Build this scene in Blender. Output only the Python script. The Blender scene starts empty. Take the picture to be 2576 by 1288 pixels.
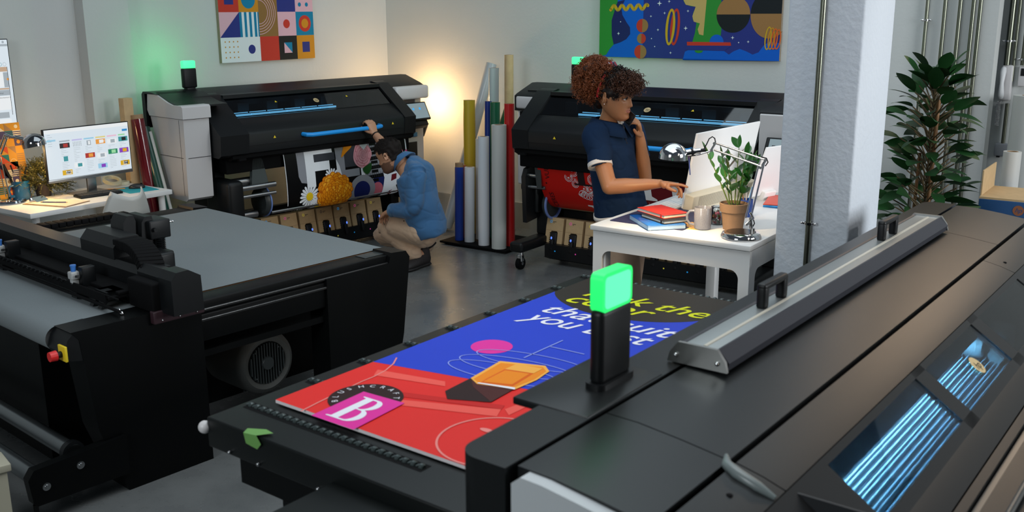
import bpy, bmesh, math, random
from mathutils import Vector, Matrix, Quaternion
from mathutils.geometry import tessellate_polygon
from math import radians as R_, sin, cos, pi
random.seed(7)
SC = bpy.context.scene
COL = SC.collection
# ------------------------------------------------------------------ camera
FPX, HOR, ROLL, CH = 2500.0, 622.0, 0.0054, 1.95
_p = math.atan2(HOR, FPX)
_c, _s = cos(ROLL), sin(ROLL)
_R0 = Vector((1, 0, 0)); _U0 = Vector((0, sin(_p), cos(_p)))
CF = Vector((0, cos(_p), -sin(_p)))
CR = _R0 * _c - _U0 * _s
CU = _R0 * _s + _U0 * _c
CO = Vector((0, 0, CH))
cam_d = bpy.data.cameras.new('camera'); cam = bpy.data.objects.new('camera', cam_d); COL.objects.link(cam)
cam_d.sensor_width = 36.0; cam_d.lens = 36.0 * FPX / 2576.0
cam_d.clip_start = 0.05; cam_d.clip_end = 60
M = Matrix((CR, CU, -CF)).transposed().to_4x4(); M.translation = CO
cam.matrix_world = M
cam_d.dof.use_dof = True; cam_d.dof.focus_distance = 6.2; cam_d.dof.aperture_fstop = 5.0
SC.camera = cam
# ------------------------------------------------------------------ world, colour
vs = SC.view_settings
SC.display_settings.display_device = 'sRGB'
vs.view_transform = 'Standard'; vs.look = 'None'; vs.gamma = 1.0; vs.use_curve_mapping = False
vs.exposure = 0.1
w = bpy.data.worlds.new('world'); SC.world = w; w.use_nodes = True
bg = w.node_tree.nodes['Background']; bg.inputs[0].default_value = (0.55, 0.68, 0.85, 1); bg.inputs[1].default_value = 0.075
def frame(a):
    a = R_(a); return Vector((cos(a), sin(a), 0)), Vector((-sin(a), cos(a), 0))
def loc(a, u, v, z=0):
    U, V = frame(a); return U * u + V * v + Vector((0, 0, z))
def area(name, pos, target, sx, sy, power, color, spread=180):
    l = bpy.data.lights.new(name, 'AREA'); l.shape = 'RECTANGLE'; l.size = sx; l.size_y = sy
    l.energy = power; l.color = color; l.spread = R_(spread)
    o = bpy.data.objects.new(name, l); COL.objects.link(o); o.location = pos
    o.rotation_euler = (Vector(target) - Vector(pos)).to_track_quat('-Z', 'Y').to_euler(); return o
def point(name, pos, power, color, r=.05):
    l = bpy.data.lights.new(name, 'POINT'); l.energy = power; l.color = color; l.shadow_soft_size = r
    o = bpy.data.objects.new(name, l); COL.objects.link(o); o.location = pos; return o
def spot(name, pos, target, power, color, size=60, blend=.6, r=.05):
    l = bpy.data.lights.new(name, 'SPOT'); l.energy = power; l.color = color; l.spot_size = R_(size); l.spot_blend = blend; l.shadow_soft_size = r
    o = bpy.data.objects.new(name, l); COL.objects.link(o); o.location = pos
    o.rotation_euler = (Vector(target) - Vector(pos)).to_track_quat('-Z', 'Y').to_euler(); return o
# added soft overhead fill, daylight window on the right, warm lamp in the room corner
area('overhead_soft', (0.5, 5.7, 4.2), (0.3, 6.2, 0), 5.5, 4.0, 92, (.80, .93, 1.0))  # area light added overhead for soft general light
area('front_overhead_fill', (0.35, 2.7, 4.0), (0.2, 2.9, 0), 2.4, 2.0, 23, (.94, .98, 1.0), 110)  # extra overhead fill added to brighten the foreground board
area('right_window', (6.0, 1.7, 2.3), (1.2, 5.2, .9), 2.2, 1.8, 105, (.93, .97, 1.0), 120)
area('warm_cover_glow', (3.3, 6.7, 2.9), (1.2, 3.2, 1.0), 1.6, .5, 9, (1.0, .70, .45), 140)  # warm panel added to be mirrored as a brown glow in the printer cover
area('left_front_fill', (-3.4, -.9, 3.0), (0.6, 5.5, .8), 1.8, 1.6, 46, (.90, .97, 1.0), 120)  # fill light added from the camera side for left-facing surfaces
spot('sun_beam', (6.8, 3.2, 3.4), (1.2, 5.4, 1.1), 170, (1.0, .97, .93), 24, .5, .08)
spot('face_key_spot', (3.2, 1.6, 3.1), (.62, 5.3, 1.35), 75, (1.0, .86, .72), 26, .7, .25)  # key light added to brighten the standing woman's face
spot('warm_cover_spot', (4.6, -1.2, 3.3), (1.25, 2.7, 1.05), 100, (1.0, .74, .5), 30, .9, .1)  # warm spot added to tint the foreground printer cover

# ------------------------------------------------------------------ photo helpers (where a seen point lies in the room)
def ray(x, y): return CR * (x - 1288) - CU * (y - 644) + CF * FPX
def at_z(x, y, z):
    r = ray(x, y); return CO + r * ((z - CH) / r.z)
def at_y(x, y, Y):
    r = ray(x, y); return CO + r * (Y / r.y)
def on_v(x, y, a, v):
    U, V = frame(a); r = ray(x, y); return CO + r * (v / (r.dot(V)))
def luv(P, a, u0=0, v0=0):
    U, V = frame(a); return (P.dot(U) - u0, P.dot(V) - v0)
# ------------------------------------------------------------------ materials
MATS = {}
def srgb(h):
    h = h.lstrip('#'); c = [int(h[i:i + 2], 16) / 255 for i in (0, 2, 4)]
    return tuple(x / 12.92 if x <= .04045 else ((x + .055) / 1.055) ** 2.4 for x in c)
def mat(name, col, rough=.5, metal=0, emis=None, es=0, bump=0, bs=60, var=0, coat=0, spec=.5, trans=0, sss=0, sheen=0):
    if name in MATS: return MATS[name]
    if isinstance(col, str): col = srgb(col)
    m = bpy.data.materials.new(name); m.use_nodes = True; nt = m.node_tree; b = nt.nodes['Principled BSDF']
    b.inputs['Base Color'].default_value = (*col, 1); b.inputs['Roughness'].default_value = rough
    b.inputs['Metallic'].default_value = metal; b.inputs['Coat Weight'].default_value = coat
    b.inputs['Specular IOR Level'].default_value = spec; b.inputs['Transmission Weight'].default_value = trans
    if sss:
        b.inputs['Subsurface Weight'].default_value = sss; b.inputs['Subsurface Radius'].default_value = (.012, .005, .003)
    if sheen: b.inputs['Sheen Weight'].default_value = sheen
    if emis is not None:
        if isinstance(emis, str): emis = srgb(emis)
        b.inputs['Emission Color'].default_value = (*emis, 1); b.inputs['Emission Strength'].default_value = es
    tc = nt.nodes.new('ShaderNodeTexCoord')
    n = nt.nodes.new('ShaderNodeTexNoise'); n.inputs['Scale'].default_value = bs; n.inputs['Detail'].default_value = 4
    nt.links.new(tc.outputs['Object'], n.inputs['Vector'])
    if var:
        mx = nt.nodes.new('ShaderNodeMix'); mx.data_type = 'RGBA'
        mx.inputs[6].default_value = (*[c * (1 - var) for c in col], 1); mx.inputs[7].default_value = (*[min(1, c * (1 + var)) for c in col], 1)
        nt.links.new(n.outputs['Fac'], mx.inputs[0]); nt.links.new(mx.outputs[2], b.inputs['Base Color'])
    if bump:
        bp = nt.nodes.new('ShaderNodeBump'); bp.inputs['Strength'].default_value = bump; bp.inputs['Distance'].default_value = .004
        nt.links.new(n.outputs['Fac'], bp.inputs['Height']); nt.links.new(bp.outputs['Normal'], b.inputs['Normal'])
    MATS[name] = m; return m
def glassy(name, tint, gloss=.06, rough=.03):
    if name in MATS: return MATS[name]
    m = bpy.data.materials.new(name); m.use_nodes = True; nt = m.node_tree
    for x in list(nt.nodes):
        if x.type != 'OUTPUT_MATERIAL': nt.nodes.remove(x)
    out = [x for x in nt.nodes if x.type == 'OUTPUT_MATERIAL'][0]
    t = nt.nodes.new('ShaderNodeBsdfTransparent'); t.inputs[0].default_value = (*tint, 1)
    g = nt.nodes.new('ShaderNodeBsdfGlossy'); g.inputs['Roughness'].default_value = rough
    f = nt.nodes.new('ShaderNodeFresnel'); f.inputs['IOR'].default_value = 1.5
    ad = nt.nodes.new('ShaderNodeMath'); ad.operation = 'ADD'; ad.inputs[1].default_value = gloss
    mx = nt.nodes.new('ShaderNodeMixShader')
    nt.links.new(f.outputs[0], ad.inputs[0]); nt.links.new(ad.outputs[0], mx.inputs[0]); nt.links.new(t.outputs[0], mx.inputs[1]); nt.links.new(g.outputs[0], mx.inputs[2])
    nt.links.new(mx.outputs[0], out.inputs[0]); MATS[name] = m; return m
BLK = mat('black_plastic', (.006, .007, .008), .42, spec=.3, bump=.05, bs=300)
BLK2 = mat('black_metal', (.0025, .003, .0032), .42, spec=.16)
BLKM = mat('matt_black', (.003, .003, .0035), .8, spec=.15)
DGREY = mat('dark_grey_plastic', (.035, .042, .043), .38)
WHP = mat('white_plastic', (.62, .60, .60), .38)
WHT = mat('white_paint', (.72, .73, .74), .42)
CHR = mat('chrome', (.75, .75, .76), .08, 1)
STL = mat('brushed_steel', (.42, .43, .44), .28, 1)
BLU = mat('bright_blue_plastic', (.01, .30, .80), .35)
YEL = mat('yellow_mark', (.85, .62, .02), .5)
SEAM = mat('seam_line', (.03, .03, .035), .8)
GREEN = mat('green_light', (.02, .5, .2), .4, emis=(.09, .93, .33), es=1.05)
LEDB = mat('blue_led', (.1, .2, .9), .4, emis=(.10, .22, .85), es=1.0)
KRAFT = mat('kraft_board', (.56, .39, .205), .8, var=.15, bs=25)
# ------------------------------------------------------------------ mesh helper
class MB:
    def __init__(s): s.v = []; s.f = []; s.mi = []; s.sm = []
    def add(s, vs, fs, mi=0, sm=False, M=None):
        o = len(s.v)
        s.v += [tuple(M @ Vector(v)) if M is not None else tuple(v) for v in vs]
        s.f += [tuple(i + o for i in f) for f in fs]; s.mi += [mi] * len(fs); s.sm += [sm] * len(fs); return s
    def box(s, x0, x1, y0, y1, z0, z1, mi=0, M=None, bev=0):
        if x0 > x1: x0, x1 = x1, x0
        if y0 > y1: y0, y1 = y1, y0
        if z0 > z1: z0, z1 = z1, z0
        bev = min(bev, (x1 - x0) * .45, (y1 - y0) * .45, (z1 - z0) * .45)
        if bev > 0:
            bm = bmesh.new(); bmesh.ops.create_cube(bm, size=1)
            for v in bm.verts:
                v.co = Vector(((x0 + x1) / 2 + v.co.x * (x1 - x0), (y0 + y1) / 2 + v.co.y * (y1 - y0), (z0 + z1) / 2 + v.co.z * (z1 - z0)))
            bmesh.ops.bevel(bm, geom=bm.edges[:], offset=bev, segments=3, profile=.5, affect='EDGES')
            bm.verts.index_update()
            s.add([v.co[:] for v in bm.verts], [[v.index for v in f.verts] for f in bm.faces], mi, True, M); bm.free(); return s
        vs = [(x, y, z) for z in (z0, z1) for y in (y0, y1) for x in (x0, x1)]
        return s.add(vs, [(0, 2, 3, 1), (4, 5, 7, 6), (0, 1, 5, 4), (2, 6, 7, 3), (0, 4, 6, 2), (1, 3, 7, 5)], mi, False, M)
    def prism(s, pts, a, b, axis='u', mi=0, bev=0, M=None, sm=False):
        """pts 2D; axis u: pts=(v,z) extruded in u; v: pts=(u,z) along v; z: pts=(u,v) along z"""
        def T(p, t): return {'u': (t, p[0], p[1]), 'v': (p[0], t, p[1]), 'z': (p[0], p[1], t)}[axis]
        n = len(pts); bm = bmesh.new()
        A = [bm.verts.new(T(p, a)) for p in pts]; B = [bm.verts.new(T(p, b)) for p in pts]
        bm.faces.new(A[::-1]); bm.faces.new(B)
        for i in range(n): bm.faces.new((A[i], A[(i + 1) % n], B[(i + 1) % n], B[i]))
        if bev > 0:
            es = [e for e in bm.edges if len(e.link_faces) == 2 and e.calc_face_angle(0) > R_(28)]
            bmesh.ops.bevel(bm, geom=es, offset=bev, segments=3, profile=.5, affect='EDGES', clamp_overlap=True)
        bmesh.ops.triangulate(bm, faces=[f for f in bm.faces if len(f.verts) > 4])
        bmesh.ops.recalc_face_normals(bm, faces=bm.faces[:])
        bm.verts.index_update()
        s.add([v.co[:] for v in bm.verts], [[v.index for v in f.verts] for f in bm.faces], mi, sm or bev > 0, M); bm.free(); return s
    def tube(s, pts, r, n=10, mi=0, caps=True, closed=False, M=None):
        pts = [Vector(p) for p in pts]; rs = r if isinstance(r, (list, tuple)) else [r] * len(pts)
        N = len(pts); vs = []; fs = []; up = None
        for i, p in enumerate(pts):
            if closed: d = pts[(i + 1) % N] - pts[i - 1]
            else: d = pts[min(i + 1, N - 1)] - pts[max(i - 1, 0)]
            if d.length < 1e-9: d = Vector((0, 0, 1))
            d.normalize()
            if up is None: up = d.orthogonal().normalized()
            up = (up - d * up.dot(d))
            if up.length < 1e-6: up = d.orthogonal()
            up.normalize(); w_ = d.cross(up)
            for k in range(n):
                a = 2 * pi * k / n; vs.append(p + (up * cos(a) + w_ * sin(a)) * rs[i])
        L = N if closed else N - 1
        for i in range(L):
            for k in range(n):
                a = i * n + k; b = i * n + (k + 1) % n; j = ((i + 1) % N) * n
                fs.append((a, b, j + (k + 1) % n, j + k))
        if caps and not closed:
            fs.append(tuple(range(n))[::-1]); fs.append(tuple((N - 1) * n + k for k in range(n)))
        return s.add(vs, fs, mi, True, M)
    def cyl(s, p0, p1, r, n=24, mi=0, r1=None): return s.tube([p0, p1], [r, r if r1 is None else r1], n, mi)
    def lathe(s, prof, c=(0, 0, 0), axis=(0, 0, 1), n=32, mi=0, M=None):
        ax = Vector(axis).normalized(); x = ax.orthogonal().normalized(); y = ax.cross(x); c = Vector(c)
        vs = []; fs = []
        for (r, h) in prof:
            for k in range(n):
                a = 2 * pi * k / n; vs.append(c + ax * h + (x * cos(a) + y * sin(a)) * r)
        for i in range(len(prof) - 1):
            for k in range(n):
                fs.append((i * n + k, i * n + (k + 1) % n, (i + 1) * n + (k + 1) % n, (i + 1) * n + k))
        return s.add(vs, fs, mi, True, M)
    def ball(s, c, rx, ry=None, rz=None, n=16, mi=0, M=None):
        ry = rx if ry is None else ry; rz = rx if rz is None else rz; c = Vector(c); vs = []; fs = []
        for i in range(n + 1):
            t = pi * i / n
            for k in range(n * 2):
                a = pi * k / n; vs.append(c + Vector((rx * sin(t) * cos(a), ry * sin(t) * sin(a), rz * cos(t))))
        for i in range(n):
            for k in range(n * 2): fs.append((i * 2 * n + k, (i + 1) * 2 * n + k, (i + 1) * 2 * n + (k + 1) % (2 * n), i * 2 * n + (k + 1) % (2 * n)))
        return s.add(vs, fs, mi, True, M)
    def mesh(s, name, mats, angle=38):
        me = bpy.data.meshes.new(name); me.from_pydata(s.v, [], s.f)
        for m in mats: me.materials.append(m)
        me.polygons.foreach_set('material_index', s.mi)
        me.polygons.foreach_set('use_smooth', s.sm)
        me.update()
        bm = bmesh.new(); bm.from_mesh(me); bmesh.ops.remove_doubles(bm, verts=bm.verts[:], dist=1e-6)
        bmesh.ops.recalc_face_normals(bm, faces=bm.faces[:]); bm.to_mesh(me); bm.free()
        try: me.set_sharp_from_angle(angle=R_(angle))
        except Exception: pass
        return me
    def build(s, name, mats, parent=None, angle=38):
        if not isinstance(mats, (list, tuple)): mats = [mats]
        o = bpy.data.objects.new(name, s.mesh(name, mats, angle)); COL.objects.link(o)
        if parent is not None: o.parent = parent
        return o
def rnd(pts):  # rounded rectangle outline
    return pts
def rrect(x0, x1, y0, y1, r, n=5):
    out = []
    for cx, cy, a0 in ((x1 - r, y1 - r, 0), (x0 + r, y1 - r, 90), (x0 + r, y0 + r, 180), (x1 - r, y0 + r, 270)):
        for i in range(n + 1):
            a = R_(a0 + 90 * i / n); out.append((cx + r * cos(a), cy + r * sin(a)))
    return out
def tag(o, label, cat, group=None):
    o['label'] = label; o['category'] = cat
    if group: o['group'] = group
    return o
def thing(name, label, cat, pos=(0, 0, 0), rz=0, group=None):
    o = bpy.data.objects.new(name, None); COL.objects.link(o); o.empty_display_size = .1
    o.location = pos; o.rotation_euler = (0, 0, R_(rz)); return tag(o, label, cat, group)
def dup(root, label=None, pos=None, rz=None, group=None):
    r = root.copy(); COL.objects.link(r)
    if pos is not None: r.location = pos
    if rz is not None: r.rotation_euler = (0, 0, R_(rz))
    if label: r['label'] = label
    if group: r['group'] = group
    for ch in root.children:
        c = ch.copy(); COL.objects.link(c); c.parent = r
        for g in ch.children:
            d = g.copy(); COL.objects.link(d); d.parent = c
    return r
def struct(o): o['kind'] = 'structure'; return o
def off(o, pos, rz=0): o.location = pos; o.rotation_euler = (0, 0, R_(rz)); return o
# flat artwork: coloured shapes laid in thin layers on one surface, all one mesh
_tc = {}
def text_mesh(txt, shear=0, bold=0):
    k = (txt, shear, bold)
    if k not in _tc:
        cu = bpy.data.curves.new('t', 'FONT'); cu.body = txt; cu.shear = shear; cu.offset = bold; cu.resolution_u = 4
        ob = bpy.data.objects.new('t', cu); COL.objects.link(ob)
        bpy.context.view_layer.update()
        me = bpy.data.meshes.new_from_object(ob)
        _tc[k] = ([tuple(v.co[:2]) for v in me.vertices], [tuple(p.vertices) for p in me.polygons])
        bpy.data.objects.remove(ob); bpy.data.meshes.remove(me); bpy.data.curves.remove(cu)
    return _tc[k]
class Art:
    def __init__(s, fn, mats, step=.0005, maxlen=0):
        s.fn = fn; s.mats = mats; s.step = step; s.maxlen = maxlen; s.mb = MB()
    def _put(s, v2, fs, mi, L):
        if s.maxlen:
            bm = bmesh.new(); vv = [bm.verts.new((x, y, 0)) for x, y in v2]
            for f in fs:
                try: bm.faces.new([vv[i] for i in f])
                except ValueError: pass
            for _ in range(7):
                es = [e for e in bm.edges if e.calc_length() > s.maxlen]
                if not es: break
                bmesh.ops.subdivide_edges(bm, edges=es, cuts=1); bmesh.ops.triangulate(bm, faces=bm.faces[:])
            bm.verts.index_update()
            v2 = [v.co[:2] for v in bm.verts]; fs = [[v.index for v in f.verts] for f in bm.faces]; bm.free()
        s.mb.add([s.fn(x, y, L * s.step) for x, y in v2], fs, mi, False)
    def poly(s, pts, mi, L=1, holes=()):
        loops = [[Vector((x, y, 0)) for x, y in pts]] + [[Vector((x, y, 0)) for x, y in h] for h in holes]
        tris = tessellate_polygon(loops); flat = [(v.x, v.y) for lp in loops for v in lp]
        s._put(flat, tris, mi, L); return s
    def rect(s, x0, x1, y0, y1, mi, L=1): return s.poly([(x0, y0), (x1, y0), (x1, y1), (x0, y1)], mi, L)
    def disc(s, x, y, r, mi, L=2, ry=None, a0=0, a1=360, n=40):
        ry = r if ry is None else ry
        pts = [(x + r * cos(R_(a0 + (a1 - a0) * i / n)), y + ry * sin(R_(a0 + (a1 - a0) * i / n))) for i in range(n if a1 - a0 == 360 else n + 1)]
        return s.poly(pts, mi, L)
    def ring(s, x, y, r, w, mi, L=2, ry=None, n=48, a0=0, a1=360, rot=0):
        ry = r if ry is None else ry; pts = []
        c_, s_ = cos(R_(rot)), sin(R_(rot))
        def P(rr, ryy, t): a, b = rr * cos(t), ryy * sin(t); return (x + a * c_ - b * s_, y + a * s_ + b * c_)
        for i in range(n):
            t0 = R_(a0 + (a1 - a0) * i / n); t1 = R_(a0 + (a1 - a0) * (i + 1) / n)
            s._put([P(r - w, ry - w, t0), P(r, ry, t0), P(r, ry, t1), P(r - w, ry - w, t1)], [(0, 1, 2, 3)], mi, L)
        return s
    def line(s, pts, w, mi, L=2):
        for (x0, y0), (x1, y1) in zip(pts, pts[1:]):
            d = math.hypot(x1 - x0, y1 - y0) or 1; nx, ny = -(y1 - y0) / d * w / 2, (x1 - x0) / d * w / 2
            s._put([(x0 + nx, y0 + ny), (x1 + nx, y1 + ny), (x1 - nx, y1 - ny), (x0 - nx, y0 - ny)], [(0, 1, 2, 3)], mi, L)
        return s
    def text(s, txt, x, y, size, mi, L=3, shear=0, bold=0, sx=1, rot=0):
        vs_, fs = text_mesh(txt, shear, bold); c_, s_ = cos(R_(rot)), sin(R_(rot))
        s._put([(x + (a * sx * c_ - b * s_) * size, y + (a * sx * s_ + b * c_) * size) for a, b in vs_], fs, mi, L); return s
    def star(s, x, y, r, mi, L=2, n=4, k=.28):
        pts = []
        for i in range(2 * n):
            rr = r if i % 2 == 0 else r * k; a = pi * i / n + pi / 2; pts.append((x + rr * cos(a), y + rr * sin(a)))
        return s.poly(pts, mi, L)
    def build(s, name, parent=None): return s.mb.build(name, s.mats, parent)
def ink(name, h, rough=.55, k=1.0):
    c = srgb(h); return mat('ink_' + name, tuple(x * k for x in c), rough, spec=.22)
def hp_roundel(A, x, y, r, mi, mj, L=2, flip=1):
    A.disc(x, y, r, mi, L)
    A.text('hp', x - r * .62 * flip, y - r * .34, r * 1.25, mj, L + 1, shear=.35, bold=.0)
# ================================================================== THE ROOM
WA, WB = 54.5, -35.1
def wallmat(name, col, b=.12):
    m = bpy.data.materials.new(name); m.use_nodes = True; nt = m.node_tree; p = nt.nodes['Principled BSDF']
    tc = nt.nodes.new('ShaderNodeTexCoord'); n = nt.nodes.new('ShaderNodeTexNoise'); n.inputs['Scale'].default_value = 1.3; n.inputs['Detail'].default_value = 6
    n2 = nt.nodes.new('ShaderNodeTexNoise'); n2.inputs['Scale'].default_value = 40; n2.inputs['Detail'].default_value = 5
    cr = nt.nodes.new('ShaderNodeMix'); cr.data_type = 'RGBA'
    cr.inputs[6].default_value = (*[c * .93 for c in col], 1); cr.inputs[7].default_value = (*[c * 1.05 for c in col], 1)
    bp = nt.nodes.new('ShaderNodeBump'); bp.inputs['Strength'].default_value = b; bp.inputs['Distance'].default_value = .01
    nt.links.new(tc.outputs['Object'], n.inputs['Vector']); nt.links.new(tc.outputs['Object'], n2.inputs['Vector'])
    nt.links.new(n.outputs['Fac'], cr.inputs[0]); nt.links.new(cr.outputs[2], p.inputs['Base Color'])
    nt.links.new(n2.outputs['Fac'], bp.inputs['Height']); nt.links.new(bp.outputs['Normal'], p.inputs['Normal'])
    p.inputs['Roughness'].default_value = .75; return m
WALL = wallmat('wall_paint', (.60, .615, .60)); PLAST = wallmat('rough_plaster', (.55, .60, .66), .35)
def floor_mat():
    m = bpy.data.materials.new('polished_concrete'); m.use_nodes = True; nt = m.node_tree; p = nt.nodes['Principled BSDF']
    tc = nt.nodes.new('ShaderNodeTexCoord'); n = nt.nodes.new('ShaderNodeTexNoise'); n.inputs['Scale'].default_value = 1.6; n.inputs['Detail'].default_value = 9; n.inputs['Roughness'].default_value = .65
    n2 = nt.nodes.new('ShaderNodeTexNoise'); n2.inputs['Scale'].default_value = 260; n2.inputs['Detail'].default_value = 3
    r1 = nt.nodes.new('ShaderNodeValToRGB'); e = r1.color_ramp.elements
    e[0].position = .3; e[0].color = (.115, .122, .125, 1); e[1].position = .72; e[1].color = (.225, .235, .235, 1)
    mx = nt.nodes.new('ShaderNodeMix'); mx.data_type = 'RGBA'; mx.blend_type = 'MULTIPLY'; mx.inputs[0].default_value = .5
    mr = nt.nodes.new('ShaderNodeMapRange'); mr.inputs['To Min'].default_value = .16; mr.inputs['To Max'].default_value = .38
    bp = nt.nodes.new('ShaderNodeBump'); bp.inputs['Strength'].default_value = .06
    nt.links.new(tc.outputs['Object'], n.inputs['Vector']); nt.links.new(tc.outputs['Object'], n2.inputs['Vector'])
    nt.links.new(n.outputs['Fac'], r1.inputs[0]); nt.links.new(r1.outputs[0], mx.inputs[6]); nt.links.new(n2.outputs['Fac'], mx.inputs[7])
    nt.links.new(mx.outputs[2], p.inputs['Base Color']); nt.links.new(n.outputs['Fac'], mr.inputs['Value']); nt.links.new(mr.outputs[0], p.inputs['Roughness'])
    nt.links.new(n2.outputs['Fac'], bp.inputs['Height']); nt.links.new(bp.outputs['Normal'], p.inputs['Normal'])
    mx.inputs[0].default_value = .35
    return m
struct(MB().box(-7, 7.5, -2.0, 13, -.1, 0).build('floor', floor_mat()))
struct(MB().box(-7.1, 7.6, -2.1, -2.0, 0, 3.3).build('wall_near', WALL)); struct(MB().box(-7.1, -7.0, -2.0, 9, 0, 3.3).build('wall_far_left', WALL)); struct(MB().box(7.5, 7.6, -2.0, 9, 0, 3.3).build('wall_far_right', WALL))
CU_ = -6.633   # room corner, along the back wall
struct(off(MB().box(CU_ - .02, -1.24, 7.35, 7.5, 0, 3.3).build('wall_back', WALL), (0, 0, 0), WB))
struct(off(MB().box(.3, 7.32, 6.68, 6.83, 0, 3.3).build('wall_left', WALL), (0, 0, 0), WA))
struct(off(MB().box(4.082, 4.437, 6.57, 6.69, 0, 3.3).build('wall_pier', WALL), (0, 0, 0), WA))
struct(off(MB().box(-1.26, 1.8, 7.62, 7.77, 0, 3.3).build('wall_right', WALL), (0, 0, 0), WB))
struct(off(MB().box(CU_, -1.24, 7.325, 7.352, 0, .235).build('baseboard_back', mat('grey_plinth', (.36, .36, .34), .6)), (0, 0, 0), WB))
# free-standing square pillar of rough plaster
pil = MB().box(-1.592, -1.257, 4.396, 4.862, 0, 3.3, bev=.012).build('wall_pillar', PLAST); struct(off(pil, (0, 0, 0), WB))

GALV = mat('galvanised_pipe', (.20, .21, .165), .32, 1)
def pipe(label, u, v, z0, z1, r, clips=(), kind='conduit_pipe', group=None):
    t = thing(kind, label, 'pipe', loc(WB, u, v, z0), WB, group)
    MB().cyl((0, 0, 0), (0, 0, z1 - z0), r, 16).build('tube', GALV, t)
    for z in clips:
        c = MB(); c.lathe([(r + .004, -.006), (r + .007, -.006), (r + .007, .006), (r + .004, .006)], (0, 0, z - z0), n=20)
        for s_ in (-1, 1):
            c.box(s_ * (r + .004), s_ * (r + .022), -.004, .004, z - z0 - .006, z - z0 + .006, bev=.002); c.ball((s_ * (r + .018), -.006, z - z0), .006, n=6)
        c.build('pipe_clip', CHR, t)
    return t
pipe('single metal conduit running up the front of the plaster pillar', -1.432, 4.375, 0.0, 3.2, .0125, (1.0,))
pipe('conduit left of the tall plant top, with a clip near the top', -1.685, 7.325, .3, 3.2, .012, (1.86,))
for i, (u, lab) in enumerate([(-1.57, 'conduit rising behind the left side of the plant top'), (-1.475, 'conduit rising just right of the plant top'),
                              (-1.393, 'left one of the closely spaced conduit pair by the wall edge'), (-1.35, 'right one of the closely spaced conduit pair by the wall edge')]):
    pipe(lab, u, 7.32, .3, 3.2, .0135, (.55,) if i in (1, 3) else ())
pipe('thick conduit ending on top of the white intercom handset', -1.196, 7.585, 1.56, 3.2, .020, (1.72,))
pipe('thin conduit between the two thick ones above the intercom', -1.155, 7.595, 1.45, 3.2, .010)
pipe('conduit at far right ending above the small grey switch', -1.095, 7.585, 1.56, 3.2, .017, (1.60,))
pipe('lower conduit from the intercom handset down to the grey junction box', -1.165, 7.595, 1.02, 1.30, .013)
t = thing('intercom', 'white wall intercom with telephone handset under the thick conduit', 'intercom', loc(WB, -1.185, 7.62, 1.32), WB)
MB().box(-.035, .035, -.05, -.001, 0, .24, bev=.012).build('base', WHP, t)
h = MB(); h.tube([(-.02, -.06, .22), (-.02, -.075, .2), (-.02, -.085, .12), (-.02, -.075, .04), (-.02, -.06, .02)], [.016, .02, .013, .02, .016], 12); h.build('handset', WHT, t)
co = MB(); co.tube([(-.03 + .012 * cos(i * 1.3), -.05 + .012 * sin(i * 1.3), -.005 - i * .0019) for i in range(90)], .003, 6); co.build('coiled_cord', WHP, t)
t = thing('wall_switch', 'small grey switch box with dark window right of the intercom', 'switch', loc(WB, -1.09, 7.62, 1.42), WB)
MB().box(-.025, .025, -.04, -.001, 0, .13, bev=.004).build('box', WHP, t); MB().box(-.012, .012, -.043, -.039, .07, .12).build('window', BLK, t)
t = thing('junction_box', 'grey cable junction box at the bottom of the lower conduit', 'box', loc(WB, -1.165, 7.62, .94), WB)
MB().box(-.045, .045, -.06, -.001, 0, .085, bev=.006).build('box', mat('grey_box', (.3, .31, .34), .5), t); MB().box(-.03, -.01, -.05, -.02, -.012, .001).build('gland', BLK, t)

# ------------------------------------------------------------------ wall pictures
I = dict(red=ink('red', 'c23a2c'), och=ink('ochre', 'c98a22'), navy=ink('navy', '2a3580'), pink=ink('pink', 'dcb0bd'), teal=ink('teal', '0b7ea6'), white=ink('white', 'dfe8ea'),
         brown=ink('brown', '8c6a3a'), black=ink('black', '1a1f22'), blue=ink('blue', '0b5ec8'), green=ink('green', '2f8a35'), dnavy=ink('dark_navy', '1e2560'), sand=ink('sand', 'c2a765'),
         yel=ink('yellow', 'c9a425'), orange=ink('orange', 'd8662a'), tan=ink('tan', '9a7245'), cream=ink('cream', 'd9c9a4'), purp=ink('purple', '473c58'), dteal=ink('dark_teal', '16685f'), dor=ink('dark_orange', 'c4471c'))
IK = list(I.keys()); IM = [I[k] for k in IK]; IX = {k: i for i, k in enumerate(IK)}
CB = mat('board_edge', (.30, .24, .17), .8, var=.5, bs=300)
g = thing('wall_picture', 'square-tiled geometric picture hanging above the left printer', 'picture', loc(WA, 5.30, 6.68, 1.535), WA)
MB().box(0, 1.02, -.032, -.002, 0, 1.0).build('board', CB, g)
A = Art(lambda a, b, h: (a, -.0325 - h, b), IM); c = .204; r_ = .2
A.rect(0, 1.02, 0, 1.0, IX['white'], 0)
def cell(i, j, k): A.rect(i * c, (i + 1) * c, j * r_, (j + 1) * r_, IX[k], 1)
for x in range(4):
    for y in range(4): A.disc(.045 + x * .042, .04 + y * .042, .0062, IX['och'], 1, n=10)
A.disc(c * 1.55, r_ * .5, .037, IX['navy'], 1)
cell(2, 0, 'red'); cell(3, 0, 'black'); cell(4, 0, 'och')
A.rect(3.28 * c, 3.72 * c, .28 * r_, .72 * r_, IX['teal'], 2); A.poly([(3.28 * c, .28 * r_), (3.72 * c, .28 * r_), (3.28 * c, .72 * r_)], IX['pink'], 3)
A.rect(4.3 * c, 4.72 * c, .28 * r_, .72 * r_, IX['navy'], 2)
cell(0, 1, 'pink'); A.poly([(0, r_), (c, r_), (c, 2 * r_)], IX['navy'], 2)
for i in range(4): A.rect(c * (1 + i * .25), c * (1.125 + i * .25), r_, 2 * r_, IX['teal'], 1)
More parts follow.
